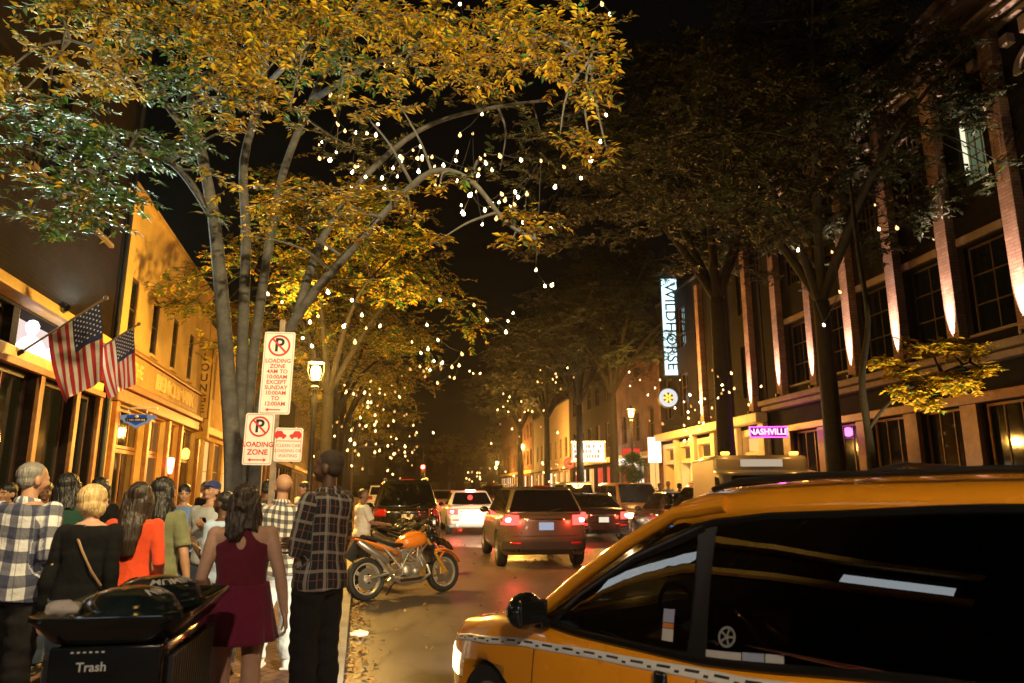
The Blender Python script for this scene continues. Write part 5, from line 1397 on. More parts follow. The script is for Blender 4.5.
# ---------------------------------------------------------------- carved blade sign on the ochre building
a_ = at(208, 345, 22.0); z_ = at(208, 440, 22.4)
t = empty('blade_sign', (a_.x, a_.y, (a_.z + z_.z) / 2), R(6), 'tall ochre carved blade sign with vertical lettering past the yellow building', 'sign')
hh = (a_.z - z_.z) / 2
b = MB(); b.box((0, 0, 0), (0.50, 0.16, hh * 2)); b.build('board', M['yellow_trim'], t, smooth=False, bevel=0.02)
b = MB(); b.span((-0.75, -0.03, hh - 0.4), (-0.25, 0.03, hh - 0.34)); b.span((-0.75, -0.03, -hh + 0.4), (-0.25, 0.03, -hh + 0.46)); b.build('bracket', M['black_metal'], t, smooth=False)
b = MB()
for i, ch in enumerate('LOUNGE'): add_text(b, ch, (0, -0.08, hh - 0.42 - i * 0.33), (1, 0, 0), (0, 0, 1), 0.34, extrude=0.006, bold=0.006)
add_text(b, 'A', (0, -0.08, -hh + 0.35), (1, 0, 0), (0, 0, 1), 0.34, extrude=0.006, bold=0.006)
b.build('lettering', M['dark_wood'], t, smooth=False)
fr_ = MB()
for x in (-0.21, 0.21): fr_.span((x - 0.014, -0.094, -hh + 0.62), (x + 0.014, -0.082, hh - 0.15))
fr_.span((-0.196, -0.094, hh - 0.178), (0.196, -0.082, hh - 0.15)); fr_.span((-0.196, -0.094, -hh + 0.62), (0.196, -0.082, -hh + 0.648)); fr_.build('frame', M['dark_wood'], t, smooth=False)

# ---------------------------------------------------------------- right side signs
def box_sign(name, c, w_, h_, d, rz, face, edge, label, text=None, size=0.2, tcol=None, vertical=False, sx=1.0, arm=0.0):
    t = empty(name, c, rz, label, 'sign')
    b = MB(); b.box((0, 0, 0), (w_, d, h_)); b.build('case', edge, t, smooth=False, bevel=0.01)
    b = MB(); b.box((0, -d / 2 - 0.006, 0), (w_ - 0.06, 0.01, h_ - 0.06)); pn = b.build('face', face, t, smooth=False)
    if arm:
        b = MB()
        for z in (h_ * 0.35, -h_ * 0.35): b.span((w_ / 2, -0.03, z - 0.03), (w_ / 2 + arm, 0.03, z + 0.03))
        b.build('bracket', M['black_metal'], t, smooth=False)
    if text:
        b = MB()
        if vertical: add_text(b, text, (0, -d / 2 - 0.011, 0), (0, 0, -1), (1, 0, 0), size, extrude=0.004, sx=sx, bold=0.006)
        else: add_text(b, text, (0, -d / 2 - 0.011, 0), (1, 0, 0), (0, 0, 1), size, extrude=0.004, sx=sx, bold=0.006)
        b.build('lettering', tcol, pn, smooth=False)
    return t
pt, pb = at(667, 279, 33.6), at(670, 376, 33.6)
box_sign('blade_sign', (pt.x + 0.05, 33.6, (pt.z + pb.z) / 2), 0.80, pt.z - pb.z, 0.25, R(-3), emit('icy white sign face', (0.62, 0.93, 1.0), 2.2, sample=False), M['black_metal'], 'tall icy white vertical blade sign lit above the arcade', 'WILDHORSE', 0.74, M['sign_black'], True, sx=1.05, arm=0.6)
pc = at(668, 398, 33.6)
t = empty('round_sign', pc, R(-3), 'round white emblem sign hanging under the vertical blade sign', 'sign')
b = MB(); b.lathe([(0.46, -0.1), (0.5, -0.08), (0.5, 0.08), (0.46, 0.1)], 28, axis=(0, -1, 0)); b.span((-0.02, -0.02, 0.49), (0.02, 0.02, 0.98)); b.build('case', M['black_metal'], t)
b = MB(); b.lathe([(0.25, 0.102), (0.44, 0.102), (0.44, 0.115), (0.25, 0.115)], 28, axis=(0, -1, 0), closed=True); rg = b.build('face', emit('round white sign face', (0.85, 0.90, 0.95), 0.9, sample=False), t, smooth=False)
b = MB()
for k in range(6):
    a = k * math.pi / 3; e1 = V((math.cos(a), 0, math.sin(a))); e2 = V((-math.sin(a), 0, math.cos(a)))
    b.prism([(0.04, -0.035), (0.25, -0.06), (0.25, 0.06), (0.04, 0.035)], V((0, -0.103, 0)), e1, e2, -0.01 if e1.cross(e2).y > 0 else 0.01)
b.build('emblem', M['sign_white'], t, smooth=False)
# pink neon
pc = at(768.5, 432, 22.6); wn = at(787, 432, 22.6).x - at(750, 432, 22.6).x; hn = at(768, 426.5, 22.6).z - at(768, 438, 22.6).z
t = empty('neon_sign', pc, R(-5), 'pink neon NASHVILLE sign glowing over the arcade', 'sign')
b = MB(); b.box((0, 0.05, 0), (wn, 0.08, hn)); b.build('case', pbr('plum sign board', (0.12, 0.01, 0.09), 0.4), t, smooth=False)
nn_ = emit('pink neon tube', (1.0, 0.10, 0.72), 3.2, sample=False)
b = MB(); k = 0.02; pl = [(-wn / 2 + k, -hn / 2 + k), (wn / 2 - k, -hn / 2 + k), (wn / 2 - k, hn / 2 - k), (-wn / 2 + k, hn / 2 - k), (-wn / 2 + k, -hn / 2 + k)]
for (x0_, z0_), (x1_, z1_) in zip(pl, pl[1:]): b.tube([(x0_, -0.012, z0_), (x1_, -0.012, z1_)], 0.018, 6)
b.build('neon_tube', nn_, t)
b = MB(); add_text(b, 'NASHVILLE', (0, 0.006, 0), (1, 0, 0), (0, 0, 1), 0.27, extrude=0.008, bold=0.006, sx=0.92); b.build('lettering', emit('pale pink neon', (1.0, 0.55, 0.95), 2.2, sample=False), t, smooth=False)
b = MB(); b.tube([(0, 0.1, 0.1), (0.55, 0.8, 0.25)], 0.02, 6); b.build('bracket', M['black_metal'], t)
lamp('neon_light', 'POINT', (0, -0.35, 0), 30, (1.0, 0.15, 0.7), t, radius=0.15)
# theatre marquee with rows of letters too far off to read
Ym = 45; q0, q1 = at(571, 441, Ym), at(606, 462, Ym)
t = empty('marquee', ((q0.x + q1.x) / 2, Ym, (q0.z + q1.z) / 2), R(-4), 'bright white theatre marquee with yellow bulb border over the right sidewalk', 'marquee')
wm, hm = q1.x - q0.x, q0.z - q1.z
b = MB(); b.box((0, 0.4, 0), (wm, 0.8, hm)); b.build('case', M['yellow_trim'], t, smooth=False)
b = MB(); b.box((0, -0.01, 0), (wm - 0.2, 0.015, hm - 0.22)); pn = b.build('face', emit('marquee face', (1.0, 0.97, 0.80), 1.5, sample=False), t, smooth=False)
b = MB(); q = random.Random(4)
for r_ in range(3):
    x = -wm / 2 + 0.2
    while x < wm / 2 - 0.25:
        cw = q.choice((0.07, 0.1, 0.13)); 
        if q.random() < 0.8: b.span((x, -0.03, hm * (0.24 - 0.24 * r_) - 0.09), (x + cw, -0.019, hm * (0.24 - 0.24 * r_) + 0.10))
        x += cw + 0.06
b.build('lettering', pbr('dark marquee letters', (0.25, 0.12, 0.05), 0.6), pn, smooth=False)
b = MB()
for i in range(15):
    for z in (-1, 1): b.ell((-wm / 2 + 0.06 + i * (wm - 0.12) / 14, -0.03, z * (hm / 2 - 0.05)), 0.045, nu=6, nv=4)
b.build('bulb_row', emit('marquee bulb', (1.0, 0.85, 0.30), 8, sample=False), t)
lamp('marquee_light', 'POINT', (0, -1.2, -0.3), 220, (1, 0.85, 0.55), t, radius=0.4)
box_sign('shop_sign', at(654.5, 450, 36), 0.68, 1.30, 0.12, R(-5), emit('cold white panel', (1.0, 0.95, 0.88), 2.4, sample=False), M['white_paint'], 'blank bright white lit panel left of the cream arcade')
box_sign('shop_sign', at(625, 462, 39), 1.35, 0.42, 0.12, R(-5), M['lit_white'], M['black_metal'], 'long low white lit sign beneath a red awning sign')
box_sign('shop_sign', at(631, 452, 39.1), 1.0, 0.45, 0.12, R(-5), emit('red lit sign', (0.85, 0.05, 0.03), 0.9, sample=False), M['black_metal'], 'small red lit sign above the long white one')
pc = at(569.5, 463, 50); t = empty('round_sign', pc, 0, 'red ring shaped lit sign left of the marquee', 'sign')
b = MB(); b.lathe([(0.22, -0.05), (0.40, -0.05), (0.40, 0.05), (0.22, 0.05)], 24, axis=(0, 1, 0), closed=True); b.build('ring', emit('red neon ring', (1.0, 0.12, 0.05), 1.3, sample=False), t)
b = MB(); b.lathe([(0.01, -0.03), (0.2, -0.03), (0.2, 0.03), (0.01, 0.03)], 24, axis=(0, 1, 0)); b.build('disc', pbr('dark red disc', (0.2, 0.02, 0.02), 0.5), t)
# little purple lamp high on the brick wall
pc = L0 + LDIR * 2.4 + LN * 0.12 + V((0, 0, 6.9)); pc = at(52, 139, 11.3)
t = empty('wall_lamp', pc, 0, 'small purple lamp high on the brick wall behind the leaves', 'lamp')
b = MB(); b.lathe([(0.02, -0.06), (0.07, -0.04), (0.07, 0.05), (0.03, 0.07)], 12, axis=(0.4, -1, 0)); b.build('lens', emit('purple lamp', (0.35, 0.12, 1.0), 2.5, sample=False), t)
b = MB(); b.tube([(0, 0.05, 0), (-0.45, 0.1, 0)], 0.02, 6); b.build('arm', M['black_metal'], t)
lamp('purple_light', 'POINT', (0.1, -0.25, 0), 12, (0.35, 0.15, 1), t, radius=0.06)

# ---------------------------------------------------------------- litter bin with two domed lids
t = empty('trash_bin', (-1.80, 3.60, SW), R(10), 'black steel trash bin with two domed lids and white lettering at the sidewalk edge', 'trash bin')
bw, bd, zt = 0.52, 0.84, 0.875
b = MB(); b.span((-bw / 2 + 0.03, -bd / 2 + 0.03, 0.04), (bw / 2 - 0.03, bd / 2 - 0.03, zt)); b.build('body', M['black_gloss'], t, bevel=0.05, seg=3)
b = MB()
for i in range(19):
    y = lerp(-bd / 2 + 0.06, bd / 2 - 0.06, i / 18)
    for sx in (-1, 1): b.box((sx * (bw / 2 - 0.012), y, 0.42), (0.024, 0.022, 0.78))
for i in range(12):
    x = lerp(-bw / 2 + 0.06, bw / 2 - 0.06, i / 11)
    b.box((x, bd / 2 - 0.012, 0.42), (0.022, 0.024, 0.78)); b.box((x, -bd / 2 + 0.012, 0.34), (0.022, 0.024, 0.62))
b.build('bars', M['black_metal'], t, bevel=0.004)
b = MB(); b.box((0, -bd / 2 + 0.008, 0.77), (bw - 0.08, 0.03, 0.19)); pn = b.build('front_panel', M['black_gloss'], t, bevel=0.006)
b = MB(); add_text(b, 'Trash', (-0.05, -bd / 2 - 0.0075, 0.785), (1, 0, 0), (0, 0, 1), 0.052, extrude=0.0006, off=0.0005, bold=0.0008); b.build('lettering', pbr('bin lettering', (0.62, 0.62, 0.60), 0.5), pn, smooth=False)
b = MB()
for k in range(6): b.box((-0.13 + k * 0.024, -bd / 2 - 0.0085, 0.845), (0.012, 0.001, 0.006))
b.build('label_line', M['sign_white'], pn, smooth=False)
# flared rim with rounded corners
b = MB(); rings = []
for w_, d, z in ((bw - 0.02, bd - 0.02, zt), (bw + 0.06, bd + 0.06, zt + 0.06), (bw + 0.13, bd + 0.13, zt + 0.10), (bw + 0.125, bd + 0.125, zt + 0.118), (bw + 0.06, bd + 0.06, zt + 0.10), (bw - 0.02, bd - 0.02, zt + 0.072), (bw - 0.10, bd - 0.10, zt + 0.06)):
    rings.append([V((x, y, z)) for x, y in fillet([(-w_ / 2, -d / 2), (w_ / 2, -d / 2), (w_ / 2, d / 2), (-w_ / 2, d / 2)], 0.10, 6)])
b.loft(rings); b.build('rim', M['black_gloss'], t, fix=True, angle=50)
dm = pbr('black dome plastic', (0.010, 0.018, 0.020), 0.20, var=0.4, scale=9, rvar=0.07, coat=0.3)
for y, tx in ((-0.19, 'HIN'), (0.21, 'MINIMUM')):
    b = MB(); b.lathe([(0.205, -0.02), (0.23, -0.02), (0.23, 0.012), (0.218, 0.02), (0.21, 0.04), (0.185, 0.072), (0.14, 0.10), (0.075, 0.117), (0.012, 0.121)], 40, (0, y, zt + 0.085)); dl = b.build('dome_lid', dm, t)
    m_ = MB(); r_ = 0.145
    vs, fs = text_mesh(tx, 0.068, 0.0, bold=0.0015)
    prof = [(0.0, 0.121), (0.075, 0.117), (0.14, 0.10), (0.185, 0.072), (0.21, 0.04)]
    def plin(x):
        for (r0_, z0_), (r1_, z1_) in zip(prof, prof[1:]):
            if x <= r1_: return z0_ + (z1_ - z0_) * (x - r0_) / (r1_ - r0_)
        return prof[-1][1]
    out_ = []
    for q in vs:                    # letters wrapped round the far side of the dome, heads towards the rim
        a = R(62 if tx == 'HIN' else 72) - (-q.x) / r_ * 1.0
        a = R(58 if tx == 'HIN' else 66) + q.x / r_
        rr_ = 0.20 - q.y
        a = R(-22 if tx == 'HIN' else -30) - q.x / r_
        rr_ = 0.135 + q.y
        z = plin(rr_) + 0.005
        out_.append(V((rr_ * math.cos(a), y + rr_ * math.sin(a), zt + 0.085 + z)))
    m_.add(out_, fs); m_.build('lettering', M['sign_white'], dl, smooth=False)
    b = MB()
    for k in range(10):
        a0 = R(150) + k * 0.05; b.add([V((math.cos(a_) * q, y + math.sin(a_) * q, zt + 0.091 + plin(q))) for a_, q in ((a0, 0.13), (a0, 0.175), (a0 + 0.05, 0.175), (a0 + 0.05, 0.13))], [(0, 1, 2, 3)])
    b.build('sticker', M['sign_white'], dl, smooth=False)
b = MB(); q = random.Random(2); b.ell((0, 0, 0), (0.075, 0.04, 0.032), nu=16, nv=10)
for i, v in enumerate(b.v): b.v[i] = V((v.x, v.y, v.z)) * (1 + 0.35 * noise.noise(v * 40))
o = b.build('crumpled_paper', pbr('crumpled paper', (0.62, 0.55, 0.48), 0.8), None); bpy.context.view_layer.update()
o.location = t.matrix_world @ V((-0.19, -bd / 2 - 0.0, zt + 0.15)); tag(o, 'crumpled pale paper lying on the front rim of the trash bin', 'litter')
p = kl(8.3) + LN * 0.12
b = MB(); b.ell((0, 0, 0), (0.10, 0.06, 0.04), nu=16, nv=10)
for i, v in enumerate(b.v): b.v[i] = v * (1 + 0.4 * noise.noise(v * 30 + V((3, 0, 0))))
o = b.build('crumpled_cup', M['white_paint'], None); o.location = (p.x, p.y, 0.045); tag(o, 'crushed white cup lying on the road by the kerb', 'litter')

# ---------------------------------------------------------------- motorcycles. local +y forward
def motorcycle(loc, rz, label, tank, accent, fork, lean=8, group='motorcycles parked at the kerb'):
    c = empty('motorcycle', loc, rz, label, 'motorcycle', group)
    c.rotation_euler = (0, R(-lean), rz)
    wbase = 1.42; yr, yf = -wbase / 2, wbase / 2; rw = 0.31
    for y, wd in ((yr, 0.17), (yf, 0.12)):
        rm = MB()
        rm.lathe([(0.232, -wd * 0.34), (0.232, wd * 0.34), (0.215, wd * 0.36), (0.20, wd * 0.2), (0.20, -wd * 0.2), (0.215, -wd * 0.36)], 36, axis=(1, 0, 0), closed=True)
        for k in range(5):
            a = 2 * math.pi * k / 5
            for dd in (-0.10, 0.10): rm.tube([(0.0, 0.05 * math.cos(a), 0.05 * math.sin(a)), (0, 0.205 * math.cos(a + dd), 0.205 * math.sin(a + dd))], [(0.016, 0.012), (0.011, 0.009)], 6, up=(1, 0, 0))
        rm.lathe([(0.02, -0.07), (0.055, -0.06), (0.055, 0.06), (0.02, 0.07)], 16, axis=(1, 0, 0))
        o = rm.build('wheel', pbr('pale wheel rim', (0.50, 0.46, 0.40), 0.35, 0.5), c, fix=True); o.location = (0, y, rw)
        tm = MB(); tm.lathe([(0.228, -wd * 0.38), (0.27, -wd * 0.5), (0.30, -wd * 0.36), (rw, 0), (0.30, wd * 0.36), (0.27, wd * 0.5), (0.228, wd * 0.38)], 36, axis=(1, 0, 0), closed=True); tm.build('tyre', M['black_rubber'], o, fix=True)
        dmb = MB(); 
        for sx in ((-0.075, 0.075) if y > 0 else (0.075,)): dmb.lathe([(0.075, -0.003), (0.155, -0.003), (0.155, 0.003), (0.075, 0.003)], 24, (sx, 0, 0), axis=(1, 0, 0), closed=True)
        dmb.build('brake_disc', M['alu'], o)
    # fork
    sh = V((0, yf - 0.36, 0.86)); ax_ = V((0, yf, rw))
    fk = MB()
    for sx in (-0.095, 0.095):
        fk.tube([ax_ + V((sx, 0, 0)), ax_.lerp(sh, 0.45) + V((sx, 0, 0))], 0.030, 10, 0); fk.tube([ax_.lerp(sh, 0.42) + V((sx, 0, 0)), sh + V((sx, -0.03, 0.07))], 0.026, 10, 0)
        fk.box(ax_ + V((sx * 0.8, -0.05, 0.02)), (0.03, 0.09, 0.11), 0)
    fk.box(sh, (0.25, 0.09, 0.04), 1); fk.box(ax_.lerp(sh, 0.72), (0.25, 0.09, 0.05), 1)
    fk.build('fork', [fork, M['black_metal']], c)
    fm = MB(); ring = []
    for k in range(9):
        a = R(20 + k * 14); cy, cz = yf + math.cos(a) * 0.345, rw + math.sin(a) * 0.345
        ring.append([V((x, yf + math.cos(a) * (0.345 + 0.03 * (1 - (x / 0.075) ** 2)), rw + math.sin(a) * (0.345 + 0.03 * (1 - (x / 0.075) ** 2)))) for x in (-0.075, -0.04, 0, 0.04, 0.075)])
    fm.add([p for r_ in ring for p in r_], [(i * 5 + k, (i + 1) * 5 + k, (i + 1) * 5 + k + 1, i * 5 + k + 1) for i in range(8) for k in range(4)])
    for sx in (-1, 1): fm.tube([(sx * 0.08, yf - 0.02, rw + 0.30), (sx * 0.095, yf - 0.12, rw + 0.20)], [(0.03, 0.012)] * 2, 6)
    fo = fm.build('front_mudguard', accent, c); md = fo.modifiers.new('s', 'SOLIDIFY'); md.thickness = 0.008
    # handlebar, mirrors, headlamp, clocks
    b = MB(); b.tube([(-0.38, yf - 0.50, 0.99), (-0.24, yf - 0.42, 1.02), (-0.10, yf - 0.39, 0.96), (0.10, yf - 0.39, 0.96), (0.24, yf - 0.42, 1.02), (0.38, yf - 0.50, 0.99)], 0.014, 8)
    for sx in (-1, 1): b.tube([(sx * 0.27, yf - 0.44, 1.015), (sx * 0.385, yf - 0.505, 0.988)], 0.021, 8); b.tube([(sx * 0.25, yf - 0.36, 1.0), (sx * 0.38, yf - 0.42, 0.98)], 0.007, 6)
    b.build('handlebar', M['black_metal'], c)
    for sx in (-1, 1):
        b = MB(); b.tube([(sx * 0.26, yf - 0.43, 1.02), (sx * 0.33, yf - 0.41, 1.15)], 0.007, 6); b.ell((sx * 0.36, yf - 0.41, 1.17), (0.065, 0.018, 0.04)); b.build('mirror', M['black_gloss'], c)
    b = MB(); b.ell((0, yf - 0.20, 0.86), (0.115, 0.10, 0.115)); b.build('headlamp', M['black_gloss'], c)
    b = MB(); b.lathe([(0.01, 0.03), (0.06, 0.022), (0.095, 0.0)], 18, (0, yf - 0.125, 0.86), axis=(0, 1, -0.1)); b.build('headlamp_lens', M['chrome'], c)
    b = MB(); b.box((0, yf - 0.30, 1.0), (0.20, 0.05, 0.10), rot=(R(-35), 0, 0)); b.build('clock', M['black_gloss'], c, bevel=0.02)
    # tank
    def shell(secs, name, mat, n=16):
        b = MB(); rings = []
        for y, hw, z0, z1 in secs:
            r_ = []
            for k in range(n):
                a = 2 * math.pi * k / n; cx, cz = math.cos(a), math.sin(a)
                r_.append(V((hw * math.copysign(abs(cx) ** 0.75, cx), y, lerp(z0, z1, 0.5 + 0.5 * math.copysign(abs(cz) ** 0.8, cz)))))
            rings.append(r_)
        b.loft(rings); return b.build(name, mat, c, fix=True, angle=60)
    tk = shell([(0.40, 0.05, 0.80, 0.86), (0.36, 0.13, 0.74, 0.92), (0.25, 0.185, 0.70, 0.965), (0.12, 0.19, 0.69, 0.965), (-0.02, 0.15, 0.70, 0.91), (-0.10, 0.10, 0.74, 0.85), (-0.13, 0.05, 0.77, 0.82)], 'fuel_tank', tank)
    b = MB(); b.lathe([(0.045, 0), (0.045, 0.012), (0.03, 0.016)], 16, (0, 0.16, 0.962)); b.build('fuel_cap', M['chrome'], tk)
    shell([(-0.06, 0.10, 0.74, 0.80), (-0.15, 0.135, 0.73, 0.80), (-0.32, 0.14, 0.74, 0.815), (-0.44, 0.11, 0.79, 0.86), (-0.60, 0.10, 0.85, 0.92), (-0.74, 0.07, 0.90, 0.95)], 'seat', pbr('black vinyl seat', (0.012, 0.012, 0.012), 0.5))
    shell([(-0.05, 0.07, 0.58, 0.70), (-0.25, 0.13, 0.66, 0.735), (-0.42, 0.135, 0.70, 0.79), (-0.66, 0.10, 0.80, 0.855), (-0.86, 0.055, 0.87, 0.91), (-0.92, 0.03, 0.89, 0.905)], 'tail_cowl', accent)
    b = MB(); b.box((0, -0.905, 0.905), (0.10, 0.03, 0.035)); b.build('tail_lamp', M['tail_dark'], c, bevel=0.008)
    b = MB(); b.tube([(0, -0.80, 0.86), (0, -0.98, 0.60)], [(0.07, 0.006), (0.09, 0.006)], 8, up=(1, 0, 0)); b.build('number_bracket', M['black_metal'], c)
    # trellis frame
    fb_ = MB(); 
    for sx in (-1, 1):
        P = lambda y, z, k=0.14: V((sx * k, y, z))
        hd_ = V((sx * 0.05, 0.36, 0.86))
        for a, q in ((hd_, P(-0.02, 0.62)), (V((sx * 0.05, 0.40, 0.76)), P(0.10, 0.52)), (P(-0.02, 0.62), P(-0.2, 0.36)), (P(0.10, 0.52), P(-0.02, 0.62)), (hd_.lerp(P(-0.02, 0.62), 0.4), V((sx * 0.05, 0.40, 0.76)).lerp(P(0.10, 0.52), 0.35)), (hd_.lerp(P(-0.02, 0.62), 0.4), V((sx * 0.05, 0.40, 0.76)).lerp(P(0.10, 0.52), 0.85)), (P(-0.04, 0.62), P(-0.55, 0.82, 0.10)), (P(-0.16, 0.42), P(-0.45, 0.76, 0.11))):
            fb_.tube([a, q], 0.017, 8)
        fb_.tube([P(-0.16, 0.40, 0.12), P(-0.4, 0.36, 0.14), P(yr, rw, 0.12)], [(0.045, 0.028), (0.04, 0.024), (0.035, 0.022)], 8)
    fb_.build('frame', M['dull_alu'], c)
    en = MB(); en.box((0, 0.0, 0.38), (0.30, 0.32, 0.24)); en.ell((0.13, -0.06, 0.38), (0.08, 0.11, 0.11)); en.ell((-0.13, -0.06, 0.38), (0.08, 0.11, 0.11)); en.ell((0.14, 0.09, 0.36), (0.06, 0.07, 0.07)); en.ell((-0.14, 0.09, 0.36), (0.06, 0.07, 0.07))
    for ang, y0, z0 in ((-62, 0.16, 0.46), (10, -0.02, 0.54)):
        d = V((0, math.sin(R(-ang)), math.cos(R(ang)))); m0 = V((0, y0, z0))
        for k in range(6): en.box(m0 + d * (k * 0.03), (0.26 if k < 5 else 0.2, 0.19, 0.016), rot=(R(ang), 0, 0))
        en.box(m0 + d * 0.08, (0.2, 0.15, 0.18), rot=(R(ang), 0, 0))
    en.build('engine', M['dull_alu'], c, bevel=0.012)
    ex = MB(); ex.tube([(0.10, 0.34, 0.44), (0.14, 0.36, 0.30), (0.12, 0.20, 0.20), (0.10, -0.15, 0.19), (0.15, -0.32, 0.30), (0.17, -0.48, 0.46), (0.17, -0.60, 0.60)], 0.026, 8); ex.tube([(0.16, -0.42, 0.52), (0.17, -0.55, 0.62), (0.165, -0.86, 0.82), (0.165, -0.90, 0.845)], [0.04, 0.058, 0.052, 0.03], 12); ex.tube([(-0.02, -0.18, 0.30), (0.0, -0.3, 0.22)], 0.05, 10); ex.build('exhaust', M['alu'], c)
    rd = MB(); rd.box((0, 0.44, 0.58), (0.28, 0.04, 0.24), rot=(R(-14), 0, 0)); rd.build('radiator', M['black_metal'], c)
    st = MB(); st.tube([(-0.12, -0.10, 0.28), (-0.30, -0.18, 0.03)], 0.014, 8); st.box((-0.31, -0.19, 0.025), (0.06, 0.03, 0.012)); st.build('side_stand', M['black_metal'], c)
    b = MB(); b.ell((0.17, -0.16, 0.30), (0.04, 0.02, 0.012)); b.tube([(0.13, -0.16, 0.30), (0.24, -0.16, 0.30)], 0.014, 8); b.tube([(-0.13, -0.16, 0.30), (-0.24, -0.16, 0.30)], 0.014, 8); b.build('footpeg', M['black_metal'], c)
    return c
morange = paint('motorcycle orange', (0.80, 0.22, 0.02), 0, 0.22)
mxo = V((-1.63, 11.37, 0)); rzm = math.atan2(0.91, 1.02) - R(90)
motorcycle((mxo.x, mxo.y, 0), rzm, 'orange and black motorcycle parked nose out at the left kerb', morange, morange, pbr('gold fork', (0.65, 0.36, 0.06), 0.3, 0.5))
mblack = paint('motorcycle black', (0.012, 0.012, 0.013), 0, 0.2)
for i, (y, dx, dr, lb) in enumerate([(13.4, 0.1, 0.06, 'black motorcycle parked directly behind the orange one'), (15.2, 0.0, -0.05, 'black motorcycle farther back by the white shirted man')]):
    p = kl(y) + LN * (0.95 + dx); motorcycle((p.x, p.y, 0), rzm + dr, lb, mblack, mblack, M['alu'])
# ---------------------------------------------------------------- trees
def limb(mb, pts, r0, r1, n=9, wob=0.0, q=None):
    L = len(pts) - 1
    fine = []
    for i in range(L):
        p0 = V(pts[max(0, i - 1)]); p1 = V(pts[i]); p2 = V(pts[i + 1]); p3 = V(pts[min(L, i + 2)])
        for k in range(4):
            t = k / 4
            fine.append(0.5 * ((2 * p1) + (p2 - p0) * t + (2 * p0 - 5 * p1 + 4 * p2 - p3) * t * t + (3 * p1 - p0 - 3 * p2 + p3) * t ** 3))
    fine.append(V(pts[-1]))
    rad = []
    for i in range(len(fine)):
        t = i / (len(fine) - 1); r = lerp(r0, r1, t ** 0.85)
        rad.append(r * (1 + wob * (noise.noise(fine[i] * 2.1))))
    mb.tube(fine, rad, n)
    return fine
def leaf_spray(lv, lf, lc, base, direc, length, q, size, colf):
    """a twig with two ranks of pointed leaves lying roughly in a plane"""
    d = V(direc).normalized(); side = d.cross(V((0, 0, 1)))
    if side.length < 0.1: side = V((1, 0, 0))
    side.normalize(); up = side.cross(d)
    n = max(4, int(length / (size * 0.42)))
    for i in range(n):
        t = (i + 0.6) / n
        pos = V(base) + d * (length * t) + V((0, 0, -0.10 * length * t * t))
        for sg in (-1, 1):
            if q.random() < 0.12: continue
            s = size * q.uniform(0.5, 1.35)
            ld = (side * sg * q.uniform(0.7, 1.1) + d * q.uniform(0.35, 0.8) + up * q.uniform(-0.5, 0.25)).normalized()
            nn = (up + side * q.uniform(-.55, .55) + d * q.uniform(-.4, .4)).normalized()
            ls = ld.cross(nn).normalized() * (s * 0.21)
            o = len(lv); fold = nn * (s * 0.05)
            lv += [pos, pos + ld * (s * 0.42) + ls + fold, pos + ld * s - fold * 1.5, pos + ld * (s * 0.42) - ls + fold]
            lf.append((o, o + 1, o + 2)); lf.append((o, o + 2, o + 3))
            c = colf(q); lc += [c, c]
def leaf_object(name, lv, lf, lc, parent):
    me = bpy.data.meshes.new(name); me.from_pydata([tuple(p) for p in lv], [], lf); me.materials.append(M['leaf'])
    a = me.attributes.new('leafcol', 'FLOAT_COLOR', 'FACE')
    a.data.foreach_set('color', [x for c in lc for x in (c[0], c[1], c[2], 1.0)])
    me.update(); o = bpy.data.objects.new(name, me); COL.objects.link(o)
    if parent is not None: o.parent = parent
    return o
def autumn(mix):
    def f(q):
        if q.random() < mix:
            k = q.uniform(0.7, 1.2); return (0.56 * k, q.uniform(0.31, 0.42) * k, 0.022 * k)
        k = q.uniform(0.6, 1.3); return (q.uniform(0.06, 0.10) * k, 0.17 * k, 0.035 * k)
    return f
def cluster(lv, lf, lc, mb, c, r, q, n, size, colf, feed=None, flat=0.6):
    """a clump of leafy twigs round c, fed by a branch from feed"""
    c = V(c)
    if feed is not None:
        f = V(feed); mid = f.lerp(c, 0.5) + V((q.uniform(-.1, .1), q.uniform(-.1, .1), q.uniform(0.0, 0.18)))
        limb(mb, [f, mid, c], 0.022, 0.008, 5)
    for i in range(n):
        a = q.uniform(0, 2 * math.pi); el = q.gauss(0, 0.45)
        d = V((math.cos(a) * math.cos(el), math.sin(a) * math.cos(el), math.sin(el) * flat))
        st = c + V((q.gauss(0, .33) * r, q.gauss(0, .33) * r, q.gauss(0, .28) * r * flat))
        ln = r * q.uniform(0.45, 0.85)
        mb.tube([st, st + d * ln + V((0, 0, -0.10 * ln))], [0.006, 0.002], 3, caps=False)
        leaf_spray(lv, lf, lc, st, d, ln, q, size, colf)

